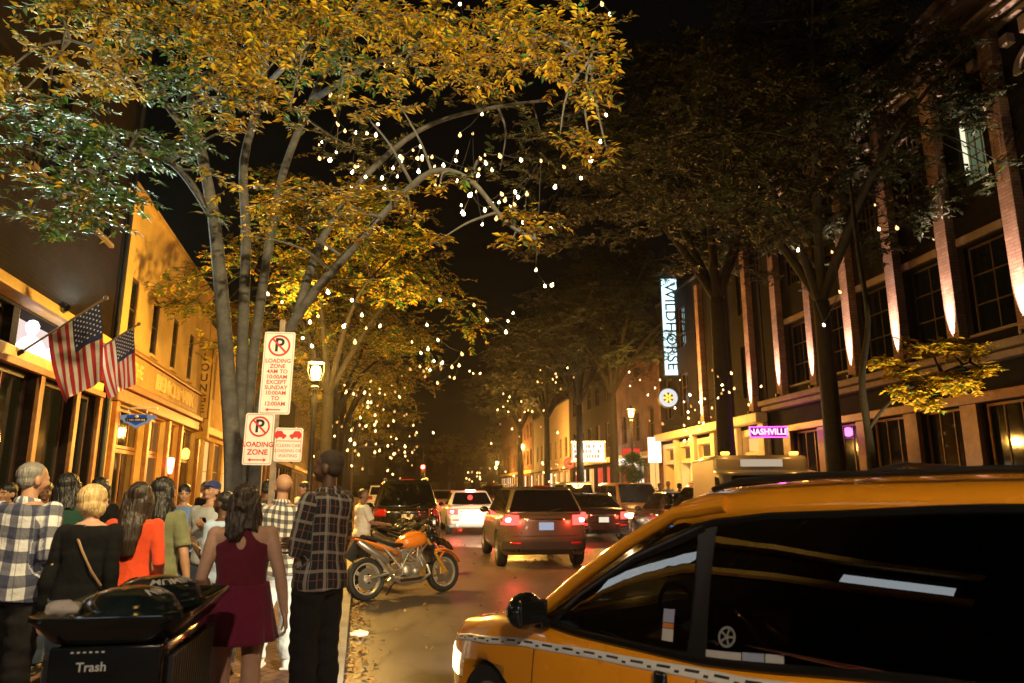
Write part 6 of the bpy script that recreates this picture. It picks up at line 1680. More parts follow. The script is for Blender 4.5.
# the big tree on the left: several grey stems rising from the sidewalk
q = random.Random(5)
T1 = empty('street_tree', (at(236, 470, 8.6).x, 8.6, SW), 0, 'large multi stemmed tree with yellow and green leaves beside the parking signs', 'tree')
bpy.context.view_layer.update(); inv = T1.matrix_world.inverted()
def ipx(lst): return [inv @ at(*p) for p in lst]
wd = MB()
stems = []
for pts, r0, r1 in (
    ([(232, 610, 8.6), (233, 470, 8.6), (228, 380, 8.6), (222, 300, 8.55), (214, 220, 8.4), (203, 160, 8.2), (192, 100, 7.9), (198, 30, 7.6), (190, -40, 7.3)], 0.115, 0.045),
    ([(240, 610, 8.7), (240, 440, 8.75), (243, 330, 8.8), (246, 240, 8.9), (244, 160, 8.9), (262, 90, 8.9), (270, 10, 8.8), (285, -60, 8.7)], 0.085, 0.04),
    ([(246, 610, 8.8), (248, 420, 8.9), (258, 320, 9.0), (270, 240, 9.1), (284, 170, 9.1), (312, 100, 9.0), (340, 40, 8.8), (372, -20, 8.5)], 0.08, 0.035),
    ([(250, 560, 8.8), (262, 400, 8.7), (296, 318, 8.5), (344, 258, 8.2), (392, 206, 7.9), (432, 172, 7.7), (470, 180, 7.5), (506, 222, 7.4), (536, 240, 7.3)], 0.085, 0.016),
    ([(296, 318, 8.5), (322, 240, 8.7), (362, 180, 8.9), (420, 130, 9.0), (480, 110, 9.0), (548, 100, 8.8)], 0.06, 0.02),
    ([(214, 220, 8.4), (180, 170, 7.8), (140, 150, 7.3), (96, 160, 7.0), (52, 190, 6.8)], 0.055, 0.015),
    ([(203, 160, 8.2), (170, 110, 7.6), (120, 60, 7.2), (70, 40, 7.0)], 0.05, 0.015),
    ([(312, 100, 9.0), (380, 60, 8.2), (450, 40, 7.7), (530, 30, 7.4), (590, 60, 7.3)], 0.05, 0.015),
    ([(262, 90, 8.9), (300, 50, 8.0), (330, 20, 7.4)], 0.05, 0.02)):
    stems.append(limb(wd, ipx(pts), r0, r1, 12, 0.12))
allp = [p for s in stems for p in s[4:]]
lv, lf, lc = [], [], []
def near(c): return min(allp, key=lambda p: (p - c).length)
YEL, MIX, GRN = autumn(0.84), autumn(0.40), autumn(0.03)  # autumn mixes; lamplit outer clumps get the yellower one, light partly in colour
SHD = lambda q: (lambda k: (0.035 * k, 0.05 * k, 0.014 * k))(q.uniform(0.6, 1.4))  # dark leaf colours standing for shade inside the crown
# (pixel x, pixel y, distance, radius in metres, colour, twigs)
CL = [(95, 20, 7.0, .60, YEL, 34), (60, 60, 7.0, .45, YEL, 20), (115, 70, 7.1, .50, YEL, 26), (20, 95, 6.9, .42, YEL, 16), (90, 80, 7.0, .38, YEL, 18), (8, 70, 6.9, .30, YEL, 10),
      (150, 30, 7.0, .45, MIX, 20), (30, 120, 6.8, .35, GRN, 14), (60, 110, 6.9, .45, MIX, 18), (95, 130, 6.9, .42, GRN, 20), (70, 150, 6.8, .45, GRN, 22), (120, 155, 6.9, .45, GRN, 24),
      (160, 150, 7.0, .45, GRN, 24), (60, 185, 6.7, .40, GRN, 20), (100, 185, 6.8, .42, GRN, 22), (30, 215, 6.6, .35, MIX, 14), (60, 225, 6.6, .35, GRN, 16), (90, 212, 6.7, .30, MIX, 12), (130, 200, 6.8, .30, GRN, 12), (20, 170, 6.6, .25, YEL, 8),
      (185, 150, 7.1, .35, GRN, 16), (80, 190, 6.5, .3, MIX, 10), (110, 222, 6.7, .25, MIX, 9), (12, 145, 6.7, .25, GRN, 8),
      (200, 30, 7.0, .60, YEL, 34), (245, 50, 7.2, .55, YEL, 30), (225, 65, 7.1, .45, YEL, 22), (255, 85, 7.2, .40, YEL, 18), (180, 70, 7.2, .45, GRN, 18), (160, 90, 7.2, .35, GRN, 14), (225, 10, 7.0, .5, YEL, 24),
      (255, 100, 7.3, .35, YEL, 14), (235, 125, 7.4, .35, YEL, 14), (290, 110, 7.5, .35, MIX, 12), (215, 110, 7.4, .45, MIX, 16),
      (285, 195, 7.4, .38, YEL, 22), (270, 215, 7.4, .25, YEL, 12), (225, 180, 7.5, .30, YEL, 12), (255, 235, 7.5, .22, YEL, 8), (210, 215, 7.6, .22, MIX, 8), (338, 195, 7.3, .30, YEL, 14), (345, 215, 7.2, .28, YEL, 12), (365, 235, 7.2, .24, YEL, 10),
      (310, 20, 7.2, .50, YEL, 24), (345, 25, 7.2, .50, YEL, 26), (390, 20, 7.3, .52, YEL, 28), (420, 15, 7.3, .5, YEL, 28), (455, 30, 7.4, .5, YEL, 28), (500, 20, 7.4, .5, YEL, 28), (535, 40, 7.3, .52, YEL, 30), (575, 30, 7.3, .5, YEL, 26),
      (560, 70, 7.3, .40, YEL, 20), (590, 90, 7.3, .42, YEL, 20), (605, 55, 7.3, .35, YEL, 14), (590, 145, 7.3, .28, YEL, 14), (608, 155, 7.3, .2, YEL, 8), (560, 135, 7.35, .25, YEL, 10), (450, 70, 7.5, .42, YEL, 18), (405, 60, 7.5, .42, YEL, 18), (360, 70, 7.6, .4, MIX, 14),
      (475, 80, 7.5, .35, YEL, 12), (400, 105, 7.6, .3, YEL, 12), (360, 110, 7.5, .3, YEL, 12), (340, 95, 7.5, .28, MIX, 10), (395, 85, 7.5, .28, YEL, 10),
      (440, 240, 7.3, .20, YEL, 12), (520, 215, 7.3, .24, YEL, 12), (540, 230, 7.3, .28, YEL, 14), (512, 240, 7.3, .22, YEL, 10), (400, 200, 7.5, .24, YEL, 10), (410, 215, 7.4, .2, YEL, 8), (370, 190, 7.6, .2, YEL, 8), (440, 185, 7.5, .2, YEL, 7), (470, 175, 7.5, .2, MIX, 7),
      (330, 55, 7.4, .4, MIX, 16), (280, 30, 7.2, .45, YEL, 18), (300, 70, 7.6, .35, MIX, 12), (140, 0, 7.0, .5, YEL, 20), (60, 5, 6.9, .5, MIX, 16), (480, 55, 7.4, .35, YEL, 14), (520, 75, 7.4, .3, YEL, 10),
      # inner and upper crown, its shade put into dark leaf colours
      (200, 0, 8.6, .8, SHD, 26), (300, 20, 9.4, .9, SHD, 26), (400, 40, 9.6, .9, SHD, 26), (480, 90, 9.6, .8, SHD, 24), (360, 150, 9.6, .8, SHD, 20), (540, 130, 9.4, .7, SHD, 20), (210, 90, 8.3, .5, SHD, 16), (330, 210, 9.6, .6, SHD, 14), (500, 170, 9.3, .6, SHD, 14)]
for px, py, Y, r, cf, n in CL:
    c = inv @ at(px, py, Y)
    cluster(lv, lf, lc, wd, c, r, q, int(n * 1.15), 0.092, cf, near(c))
wd.build('trunk', M['bark'], T1, angle=180)
leaf_object('crown', lv, lf, lc, T1)

# trees of the street rows: one proto grown by rule, then copied
def grow(seed, H, spread, mix, name, label, group, nclus=70, tw=20, size=0.10, rclus=0.75, lean=(0, 0), bark='bark_dark', forkz=0.42, low=0.40, colf=None):
    q = random.Random(seed); t = empty(name, (0, 0, 0), 0, label, 'tree', group)
    wd = MB(); lv, lf, lc = [], [], []; tips = []
    top = V((lean[0], lean[1], H * forkz))
    limb(wd, [(0, 0, -0.1), (lean[0] * 0.3, lean[1] * 0.3, H * forkz * 0.5), top], H * 0.019, H * 0.014, 10, 0.1)
    for k in range(6):
        a = 2 * math.pi * k / 6 + q.uniform(-.4, .4); s = spread * q.uniform(0.6, 1.0)
        e = top + V((math.cos(a) * s, math.sin(a) * s, H * q.uniform(0.25, 0.52)))
        m1 = top.lerp(e, 0.35) + V((0, 0, H * 0.06)); m2 = top.lerp(e, 0.7) + V((0, 0, H * 0.05))
        tips += limb(wd, [top, m1, m2, e], H * 0.010, 0.015, 8, 0.1)[3:]
    for k in range(nclus):
        a = q.uniform(0, 2 * math.pi); rr_ = spread * math.sqrt(q.random()) * 1.12; zz = lerp(H * low, H, q.random() ** 0.8)
        k_ = 1 - 0.55 * max(0, (zz / H - 0.6) / 0.4) ** 2
        c = V((math.cos(a) * rr_ * k_ + lean[0], math.sin(a) * rr_ * k_ + lean[1], zz))
        f = min(tips, key=lambda p: (p - c).length)
        cluster(lv, lf, lc, wd, c, rclus * q.uniform(0.6, 1.15), q, tw, size, colf or autumn(mix), f)
    wd.build('trunk', M[bark], t, angle=180); leaf_object('crown', lv, lf, lc, t)
    return t
def put(t, x, y, rz, sc=1.0, label=None, group=None):
    t.location = (x, y, SW); t.rotation_euler = (0, 0, rz); t.scale = (sc, sc, sc)
    if label: t['label'] = label
    if group: t['group'] = group
    return t
GA, GB = 'street trees on the left sidewalk', 'street trees on the right sidewalk'
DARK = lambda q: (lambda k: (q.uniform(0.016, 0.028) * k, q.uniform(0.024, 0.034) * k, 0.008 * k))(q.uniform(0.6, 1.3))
PA = grow(21, 9.0, 3.3, 0.45, 'street_tree', 'x', GA, nclus=80, tw=22, forkz=0.42, low=0.50)
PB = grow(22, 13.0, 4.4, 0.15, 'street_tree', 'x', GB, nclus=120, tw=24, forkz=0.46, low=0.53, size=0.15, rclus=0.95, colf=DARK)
lp = lambda y, o=0.8: kl(y) - LN * o
rp = lambda y, o=0.8: kr(y) - RN * o
LT = [(17.2, 0.3, 1.0, 'leaning street tree just past the nearest lit lamp, hung with bulbs'), (21.5, 2.0, 0.95, 'second street tree past the lamp on the left, with golden leaves'), (28.5, 4.0, 1.0, 'street tree beside the low lamp on the left sidewalk'), (38, 1.0, 1.05, 'street tree past the low lamp on the left'), (50, 3.0, 1.1, 'street tree near the traffic signal on the left'), (66, 5.0, 1.1, 'last street tree visible on the left side')]
for i, (y, rz, sc, lb) in enumerate(LT):
    o = PA if i == 0 else copy_tree(PA); p = lp(y); put(o, p.x, p.y, rz, sc, lb, GA)
RT = [(16.5, 2.2, 1.0, 'tall dark street tree before the lit pilasters'), (22.5, 4.0, 1.28, 'dark street tree between the pink neon and the blade sign'), (36.0, 3.0, 1.05, 'street tree by the right hand lamp'), (44.0, 5.2, 1.1, 'street tree above the theatre marquee'), (56.0, 0.4, 1.15, 'street tree beyond the marquee'), (72.0, 2.4, 1.2, 'farthest street tree on the right side')]
for i, (y, rz, sc, lb) in enumerate(RT):
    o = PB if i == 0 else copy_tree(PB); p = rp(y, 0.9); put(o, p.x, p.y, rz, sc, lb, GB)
# trees closing the far end
for i, (x, y, sc) in enumerate([(-30, 118, 1.3), (-20, 126, 1.25), (-11, 130, 1.2), (-2, 122, 1.3), (7, 128, 1.2), (16, 120, 1.3)]):
    o = copy_tree(PA); put(o, x, y, i * 1.3, sc, ['broad far tree at the left end of the row closing the street', 'far tree second in the row closing the street', 'far tree behind the red traffic signal', 'far tree in line with the bronze car', 'far tree behind the distant lamp', 'far tree at the right end of the row closing the street'][i], 'trees closing the far end of the street')
# small yellow tree on the right sidewalk, its thin trunk before the shop windows
q = random.Random(9)
t = empty('young_tree', (at(872, 470, 11.6).x, 11.6, SW), 0, 'thin young tree with bright yellow leaves in front of the warehouse', 'tree')
bpy.context.view_layer.update(); inv = t.matrix_world.inverted(); wd = MB(); lv, lf, lc = [], [], []
limb(wd, ipx([(876, 560, 11.6), (872, 470, 11.6), (868, 430, 11.6), (862, 380, 11.6), (868, 320, 11.7), (858, 250, 11.8), (850, 180, 11.9)]), 0.085, 0.03, 9, 0.1)
a_ = limb(wd, ipx([(868, 430, 11.6), (892, 400, 11.3), (930, 378, 10.9), (970, 362, 10.6)]), 0.035, 0.012, 7)
for px, py, r, n in ((884, 362, .22, 14), (905, 372, .24, 16), (925, 350, .28, 20), (950, 345, .28, 20), (975, 350, .24, 16), (945, 380, .32, 24), (915, 395, .24, 14), (965, 385, .28, 18), (900, 390, .18, 10), (985, 370, .2, 10), (930, 405, .2, 10)):
    c = inv @ at(px, py, 10.6); cluster(lv, lf, lc, wd, c, r, q, n * 4, 0.085, YEL, min(a_, key=lambda p: (p - c).length))
wd.build('trunk', M['bark_dark'], t, angle=180); leaf_object('crown', lv, lf, lc, t)
# clipped round topiary
p = at(633, 470, 27.0)
t = empty('topiary_tree', (p.x, p.y, SW), 0, 'small clipped topiary tree on a thin stem under the right hand lamp', 'tree')
wd = MB(); lv, lf, lc = [], [], []; q = random.Random(12); zc = p.z - SW
limb(wd, [(0, 0, -0.05), (0.02, 0, 0.7), (0, 0, zc - 0.2)], 0.05, 0.035, 8)
for k in range(420):
    d = V((q.gauss(0, 1), q.gauss(0, 1), q.gauss(0, 1))).normalized(); s_ = d * 0.25 + V((0, 0, zc + 0.1)); 
    leaf_spray(lv, lf, lc, V((s_.x, s_.y, s_.z)), V((d.x, d.y, d.z * 1.3)), 0.36 * q.uniform(.8, 1.1), q, 0.075, autumn(0.03))
wd.build('trunk', M['bark_dark'], t); leaf_object('crown', lv, lf, lc, t)

# ---------------------------------------------------------------- string lights
BULBS = [emit('string bulb bright', (1.0, 0.82, 0.46), 20, sample=False), emit('string bulb', (1.0, 0.74, 0.36), 8, sample=False), emit('string bulb dim', (1.0, 0.62, 0.22), 2.6, sample=False)]
BULBS_FAR = [emit('far bulb bright', (1.0, 0.64, 0.22), 7, sample=False), emit('far bulb', (1.0, 0.60, 0.20), 3.5, sample=False), emit('far bulb dim', (1.0, 0.5, 0.14), 1.3, sample=False)]
def strand(name, bulbs, label, group, r=0.026, mat=None, Ltree=None):
    """bulbs: world points in order along one cord"""
    t = empty(name, bulbs[0], 0, label, 'string lights', group); o0 = V(bulbs[0]); rel = [V(p) - o0 for p in bulbs]
    pts = []
    for a, b_ in zip(rel, rel[1:]):
        pts += [a, a.lerp(b_, 0.5) + V((0, 0, -0.06 * (b_ - a).length))]
    pts.append(rel[-1])
    c = MB(); c.tube([p + V((0, 0, r * 1.6)) for p in pts], 0.006, 4); c.build('cord', M['black_rubber'], t)
    m_ = MB(); m_.lathe([(r * 0.35, r * 1.5), (r * 0.45, r * 0.9), (r * 0.95, r * 0.2), (r, -r * 0.3), (r * 0.7, -r * 1.0), (r * 0.1, -r * 1.3)], 8)
    q_ = random.Random(len(label)); pool = {}
    for p in rel:
        mt = q_.choice(BULBS if mat is None else BULBS_FAR)
        if mt.name not in pool: pool[mt.name] = m_.build('bulb', mt, t); b_ = pool[mt.name]
        else: b_ = pool[mt.name].copy(); COL.objects.link(b_); b_.parent = t
        k_ = q_.uniform(0.7, 1.3); b_.location = p; b_.scale = (k_, k_, k_); b_.rotation_euler = (q_.uniform(-.5, .5), q_.uniform(-.5, .5), 0)
    return t
GS = 'string lights hung in the trees'
SL = [
 ('string of bulbs looping low through the right limb of the big tree', [(382, 178), (393, 168), (402, 158), (413, 150), (421, 146), (417, 158), (422, 157), (432, 157), (466, 170), (478, 175), (486, 163), (492, 170)], 8.3),
 ('string of bulbs trailing above the yellow tuft at centre', [(485, 155), (500, 156), (521, 160), (541, 161), (564, 167), (581, 178), (555, 187)], 8.0),
 ('string of bulbs dipping under the end of the right limb', [(470, 195), (485, 210), (492, 205), (499, 202), (505, 200), (518, 197), (541, 160), (536, 270), (545, 286), (552, 285)], 8.2),
 ('string of bulbs along the right edge of the yellow crown', [(588, 14), (602, 4), (610, 14), (546, 40), (592, 100), (606, 115), (600, 142), (591, 160)], 7.8),
 ('short string of bulbs high inside the big crown', [(385, 66), (394, 64), (403, 62), (460, 4), (478, 88), (482, 114), (460, 135)], 8.4),
 ('string of bulbs down the left of the inner crown', [(331, 94), (330, 96), (335, 115), (345, 131), (322, 142), (330, 160), (378, 124), (376, 135), (367, 133)], 8.8),
 ('string of bulbs beside the parking sign tops', [(268, 294), (282, 302), (293, 314), (310, 322), (318, 316), (312, 346), (303, 338), (290, 330)], 9.5),
 ('string of bulbs across the fork of the leaning tree', [(328, 292), (344, 326), (355, 342), (366, 328), (380, 326), (352, 300), (362, 315), (318, 255), (308, 268), (326, 248)], 11.0),
 ('string of bulbs under the central canopy by the fork', [(412, 342), (421, 353), (428, 349), (434, 361), (430, 370), (442, 363), (452, 367), (462, 354), (438, 340), (427, 325)], 13.0),
 ('string of bulbs high over the road at centre', [(487, 320), (508, 321), (513, 313), (506, 332), (470, 16), (474, 305), (440, 300)], 12.0),
 ('string of bulbs over the right sidewalk by the warehouse', [(875, 205), (897, 228), (879, 229), (832, 252), (840, 292), (824, 325), (798, 250)], 11.5),
 ('string of bulbs climbing beside the tall blade sign', [(690, 395), (700, 402), (712, 408), (695, 410), (718, 398), (688, 412), (675, 408), (702, 392), (722, 385)], 20.0),
 ('string of bulbs round the round emblem sign', [(648, 395), (655, 388), (660, 380), (640, 380), (630, 386), (629, 372), (680, 380), (684, 402)], 24.0)]
for lb, px, Y in SL:
    q = random.Random(len(lb)); strand('string_light', [at(x, y, Y + q.uniform(-.4, .4)) for x, y in px if not (x == 470 and y == 16)], lb, GS, r=0.020 if Y < 10 else 0.024)
q = random.Random(31)
for (cx, cy, sx, sy, Y, n, lb) in [(430, 165, 50, 22, 8.6, 22, 'dense string of small bulbs along the upper middle of the big crown'), (500, 205, 40, 26, 8.9, 16, 'string of small bulbs under the right side of the big crown'), (345, 150, 30, 40, 9.2, 12, 'string of small bulbs in the dark heart of the big crown'), (350, 440, 42, 30, 18, 34, 'thick string of bulbs wound through the golden tree behind the tall man'), (378, 400, 35, 26, 20, 34, 'string of bulbs in the upper golden tree behind the tall man'), (400, 445, 24, 30, 24, 30, 'string of bulbs hanging in the tree near the red signal'), (520, 415, 40, 25, 45, 18, 'thin far string of bulbs over the middle of the street'), (560, 385, 22, 22, 40, 10, 'far string of bulbs left of the right hand lamp'), (480, 475, 30, 6, 55, 14, 'far low string of bulbs above the white car'), (560, 470, 25, 10, 50, 14, 'far low string of bulbs beside the marquee'), (450, 372, 30, 14, 17, 14, 'string of bulbs below the central canopy'), (690, 420, 22, 18, 21, 18, 'string of bulbs behind the trunk beside the cream arcade'), (730, 385, 22, 16, 18, 10, 'string of bulbs before the smaller lit pilasters')]:
    pts = sorted([(cx + q.gauss(0, .55) * sx, cy + q.gauss(0, .55) * sy) for _ in range(n)], key=lambda p: p[0] + 0.3 * p[1])
    strand('string_light', [at(x, y, Y + q.uniform(-1, 1)) for x, y in pts], lb, GS, r=0.026 * (max(Y, 11) / 18) ** 0.7, mat=M['bulb_far'] if Y > 16 else None)
# ---------------------------------------------------------------- people. local axes: facing +y, x to their right
def cloth_uv(o, H, arms):
    """around/along coordinates of the cloth, stored on the mesh"""
    me = o.data; a = me.attributes.new('cloth_uv', 'FLOAT_VECTOR', 'POINT'); out = []
    for v in me.vertices:
        p = v.co; best = None
        for seg in arms:
            for A, B in zip(seg, seg[1:]):
                ab = B - A; t = max(0, min(1, (p - A).dot(ab) / ab.length_squared)); dd = (p - A - ab * t).length
                if best is None or dd < best[0]: best = (dd, A, B, t, seg)
        if best and best[0] < 0.062 * H and abs(p.x) > 0.088 * H:
            dd, A, B, t, seg = best; ab = (B - A).normalized(); r = p - A - ab * (p - A).dot(ab)
            e1 = V((0, 1, 0)) - ab * ab.y; e1.normalize(); e2 = ab.cross(e1)
            th = math.atan2(r.dot(e2), r.dot(e1)); ln = (A - seg[0]).length + (p - A).dot(ab)
            out += [th * 0.055, 0.82 * H - ln, 0]
        else:
            th = math.atan2(p.x, -(p.y)); out += [th * 0.155 * (H / 1.72), p.z + 0.012 * math.sin(p.x * 14), 0]
    a.data.foreach_set('vector', out)

ARM = {  # elbow offset from shoulder, wrist offset from elbow, in heights; x outward
    'down': ((.028, -.012, -.185), (.012, .028, -.150)),
    'loose': ((.050, -.020, -.178), (.020, .020, -.150)),
    'bent': ((.040, -.040, -.170), (-.020, .125, -.075)),
    'crossed': ((.030, .018, -.180), (-.135, .095, .015)),
    'phone': ((.028, .010, -.182), (-.045, .115, .085)),
    'front': ((.040, .075, -.160), (-.010, .150, -.015)),
    'akimbo': ((.095, -.045, -.150), (-.085, .065, -.115)),
    'pocket': ((.055, -.050, -.172), (-.025, .055, -.135)),
    'up': ((.035, .060, -.160), (-.060, .060, .120)),
}
def person(loc, rz, H, label, skin, top, bottom, hair, arms=('down', 'down'), wide=1.0, belly=0.0, lean=0.0, head=(0, 0), step=0.0, face=False, shoes=None, group='people on the sidewalk', base=SW, vox=0.009, extra=None, chest=0.0):
    t = empty('person', (loc[0], loc[1], base), rz, label, 'person', group)
    qp = random.Random(label + 'pose')
    if head == (0, 0): head = (qp.uniform(-38, 38), qp.uniform(-8, 6))
    if lean == 0: lean = qp.uniform(-1, 5)
    sway = qp.uniform(-.022, .022)
    h = H; q = random.Random(label)
    def UP(p):           # upper body leans about the hips
        p = V(p) * h; c = V((0, 0, 0.52 * h)); p.x += sway * (p.z - c.z) * 2.2; return c + Matrix.Rotation(-R(lean), 3, 'X') @ (p - c) if lean else p
    hips = {}
    HC = UP((0, 0.004, 0.915)); Rh = Matrix.Rotation(R(head[0]), 3, 'Z') @ Matrix.Rotation(-R(head[1]), 3, 'X')
    def HD(p): return UP((0, -0.004, 0.865)) + Rh @ ((V(p) - V((0, -0.004, 0.865))) * h)
    def sections(rows, n=20, infl=0.0, cup=None):
        rings = []
        for z, hw, df, db, y0 in rows:
            r_ = []
            for k in range(n):
                a = 2 * math.pi * k / n; cx, sy = math.cos(a), math.sin(a)
                ex = math.copysign(abs(cx) ** 0.85, cx); ey = math.copysign(abs(sy) ** 0.85, sy)
                dpt = df if sy > 0 else db
                x = hw * wide * ex; y = y0 + dpt * (wide * 0.6 + 0.4) * ey
                if belly and sy > 0: y += belly * ey * math.exp(-((z - 0.60) / 0.08) ** 2)
                x += infl * ex; y += infl * ey
                r_.append(UP((x, y, z)))
            rings.append(r_)
        return rings
    TORSO = [(.455, .070, .052, .058, -.004), (.49, .096, .064, .074, -.006), (.53, .099, .064, .076, -.004), (.58, .090, .060, .062, .0), (.625, .081, .058, .056, .003), (.68, .087, .062, .058, .003), (.73, .097, .066 + chest, .062, .001), (.775, .104, .058 + chest * .5, .064, -.003), (.805, .103, .046, .056, -.008), (.828, .072, .036, .044, -.011), (.845, .040, .030, .034, -.010)]
    sh = {}; chains = {}
    b = MB(); b.loft(sections(TORSO))
    b.tube([UP((0, -.012, .83)), HD((0, -.006, .905))], [.031 * h * (0.8 + .2 * wide), .029 * h], 14)
    # head
    E = lambda c, r, rot=None: b.ell(HD(c), [k * h for k in r], rot=Rh if rot is None else rot)
    E((0, -.006, .948), (.0445, .0555, .050)); E((0, .012, .920), (.038, .043, .046)); E((0, .022, .892), (.025, .024, .020)); E((0, .051, .915), (.008, .011, .013)); E((0, .049, .925), (.006, .008, .012)); E((0, .046, .936), (.030, .007, .006)); E((0, .045, .898), (.014, .006, .0045)); E((0, .040, .884), (.012, .009, .008))
    for sx in (-1, 1): E((sx * .0445, -.002, .922), (.006, .013, .019)); E((sx * .022, .036, .912), (.014, .012, .014))
    # arms and legs
    for si, sx in ((0, -1), (1, 1)):
        eo, wo = ARM[arms[si]] if isinstance(arms[si], str) else arms[si]
        S = V((sx * .098 * (0.3 + .7 * wide), -.008, .800)); Eb = S + V((sx * eo[0], eo[1], eo[2])); Wr = Eb + V((sx * wo[0], wo[1], wo[2]))
        S, Eb, Wr = UP(S), UP(Eb), UP(Wr); chains[sx] = [S, Eb, Wr]
        k = .6 + .4 * wide
        b.tube([S + (S - Eb) * 0.04, S.lerp(Eb, .3), S.lerp(Eb, .7), Eb, Eb.lerp(Wr, .25), Eb.lerp(Wr, .7), Wr], [.030 * h * k, .031 * h * k, .026 * h * k, .023 * h * k, .024 * h * k, .018 * h * k, .0145 * h], 12)
        b.ell(S, (.033 * h * k, .033 * h * k, .034 * h))
        kf = step * (1 if sx > 0 else -1)
        Hp = V((sx * .052 * wide, 0, .50)) * h; An = V((sx * .058, -.008 + kf, .045 + (0.03 if kf < 0 else 0))) * h
        Kn = Hp.lerp(An, .47) + V((0, .012 + abs(kf) * 0.18, 0)) * h
        kw = .5 + .5 * wide
        b.tube([Hp, Hp.lerp(Kn, .3), Hp.lerp(Kn, .75), Kn, Kn.lerp(An, .3), Kn.lerp(An, .75), An], [.056 * h * kw, .057 * h * kw, .041 * h * kw, .036 * h * kw, .037 * h * kw, .026 * h * kw, .021 * h], 14)
        b.ell(An + V((0, .030, -.022)) * h, (.024 * h, .066 * h, .022 * h)); hips[sx] = (Hp, Kn, An)
    body = remesh(b, 'body', skin, None, voxel=vox, smooth=3)
    # hands: palm, four unequal curled fingers and a thumb, joined to the wrist
    hb = MB()
    for si, sx in ((0, -1), (1, 1)):
        S, Eb, Wr = chains[sx]; d = (Wr - Eb).normalized(); inward = V((-sx, 0, 0)); 
        if abs(d.y) > 0.6: inward = V((-sx * 0.5, 0, 0.9 if arms[si] == 'phone' else -0.8))
        n = (inward - d * inward.dot(d)).normalized(); s_ = d.cross(n) * (1 if d.cross(n).y > 0 or abs(d.y) > 0.6 else -1)
        L = .105 * h
        hb.tube([Wr - d * .012 * h, Wr + d * L * .12, Wr + d * L * .34, Wr + d * L * .52], [(.012 * h, .014 * h), (.020 * h, .010 * h), (.024 * h, .0085 * h), (.023 * h, .007 * h)], 12, up=n)
        for k, (o_, fl) in enumerate(((-.017, .39), (-.006, .45), (.006, .48), (.017, .44))):
            p0 = Wr + d * L * .48 + s_ * o_ * h; f1 = (d * .93 + n * .36).normalized(); f2 = (d * .6 + n * .8).normalized(); f3 = (d * .1 + n * 1.0).normalized(); l = L * fl * .4
            hb.tube([p0 - d * .008 * h, p0 + f1 * l, p0 + f1 * l + f2 * l * .8, p0 + f1 * l + f2 * l * .8 + f3 * l * .55], [.0052 * h, .0050 * h, .0045 * h, .0034 * h], 8)
        p0 = Wr + d * L * .14 + s_ * .016 * h
        hb.tube([p0, p0 + (s_ * .8 + d * .7 + n * .3) * (.020 * h), p0 + (s_ * .9 + d * 1.6 + n * .7) * (.022 * h), p0 + (s_ * .8 + d * 2.3 + n * 1.1) * (.022 * h)], [.0075 * h, .0065 * h, .0055 * h, .004 * h], 8)
    hm = hb.mesh('hand', skin)
    bm = bmesh.new(); bm.from_mesh(body.data); bm.from_mesh(hm); bm.to_mesh(body.data); bm.free()
    body.data.polygons.foreach_set('use_smooth', [True] * len(body.data.polygons)); body.parent = t; body.name = 'body'
    if face:
        e = MB()
        for sx in (-1, 1): e.ell(HD((sx * .0165, .0465, .9245)), (.0065 * h, .004 * h, .0042 * h), rot=Rh)
        e.build('eyes', M['eye'], t)
        e = MB()
        for sx in (-1, 1): e.tube([HD((sx * .007, .054, .9345)), HD((sx * .018, .053, .938)), HD((sx * .029, .043, .9345))], [.0028 * h, .003 * h, .0018 * h], 6)
        e.build('eyebrows', hair[1] if hair[1] is not None else M['eye'], t)
        e = MB(); e.ell(HD((0, .0515, .8985)), (.012 * h, .0022 * h, .0026 * h), rot=Rh); e.build('lips', M['lip'], t)
    # ------------- clothes
    kind, tm = top[0], top[1]
    if kind in ('tee', 'shirt', 'sweater', 'tank'):
        hem = top[2] if len(top) > 2 else .47; loose = top[3] if len(top) > 3 else .012
        rows = [r_ for r_ in TORSO if r_[0] > hem + .02 and r_[0] < (.84 if kind != 'tank' else .80)]
        z0 = hem; base_row = (z0, .100, .066, .076, -.005)
        b = MB(); rr_ = [base_row] + rows
        if kind in ('tee', 'shirt', 'sweater'): rr_ = [r_ if r_[0] < .60 or r_[0] > .70 else (r_[0], max(r_[1], .092), r_[2] + .004, r_[3] + .006, r_[4]) for r_ in rr_]
        b.loft(sections(rr_, infl=loose))
        if kind == 'shirt':     # collar
            cl_ = [UP((.045 * math.cos(a), -.010 + .040 * math.sin(a), .842 + .006 * math.sin(a + math.pi))) for a in [2 * math.pi * i / 14 for i in range(15)]]
            b.tube(cl_, [(.008 * h, .015 * h)] * 15, 8)
        if kind != 'tank':
            for sx in (-1, 1):
                S, Eb, Wr = chains[sx]; k = (.6 + .4 * wide) * 1.0 + loose * 8
                b.ell(S, (.037 * h * k, .037 * h * k, .037 * h * k))
                if kind == 'tee': b.tube([S, S.lerp(Eb, .5), S.lerp(Eb, .82)], [.037 * h * k, .036 * h * k, .036 * h * k], 12)
                else: b.tube([S, S.lerp(Eb, .5), Eb, Eb.lerp(Wr, .5), Eb.lerp(Wr, .93)], [.037 * h * k, .033 * h * k, .029 * h * k, .026 * h * k, .021 * h * k], 12)
        def fold(p, n): return n * (0.009 * noise.noise(V((p.x * 9 + sway * 90, p.y * 9, p.z * 7))) + 0.011 * noise.noise(V((p.x * 5, p.y * 5, p.z * 16))) * (1 if p.z < .72 * h else .5))
        o = remesh(b, {'tee': 't_shirt', 'shirt': 'shirt', 'sweater': 'sweater', 'tank': 'top'}[kind], tm, t, voxel=vox, smooth=2, disp=fold)
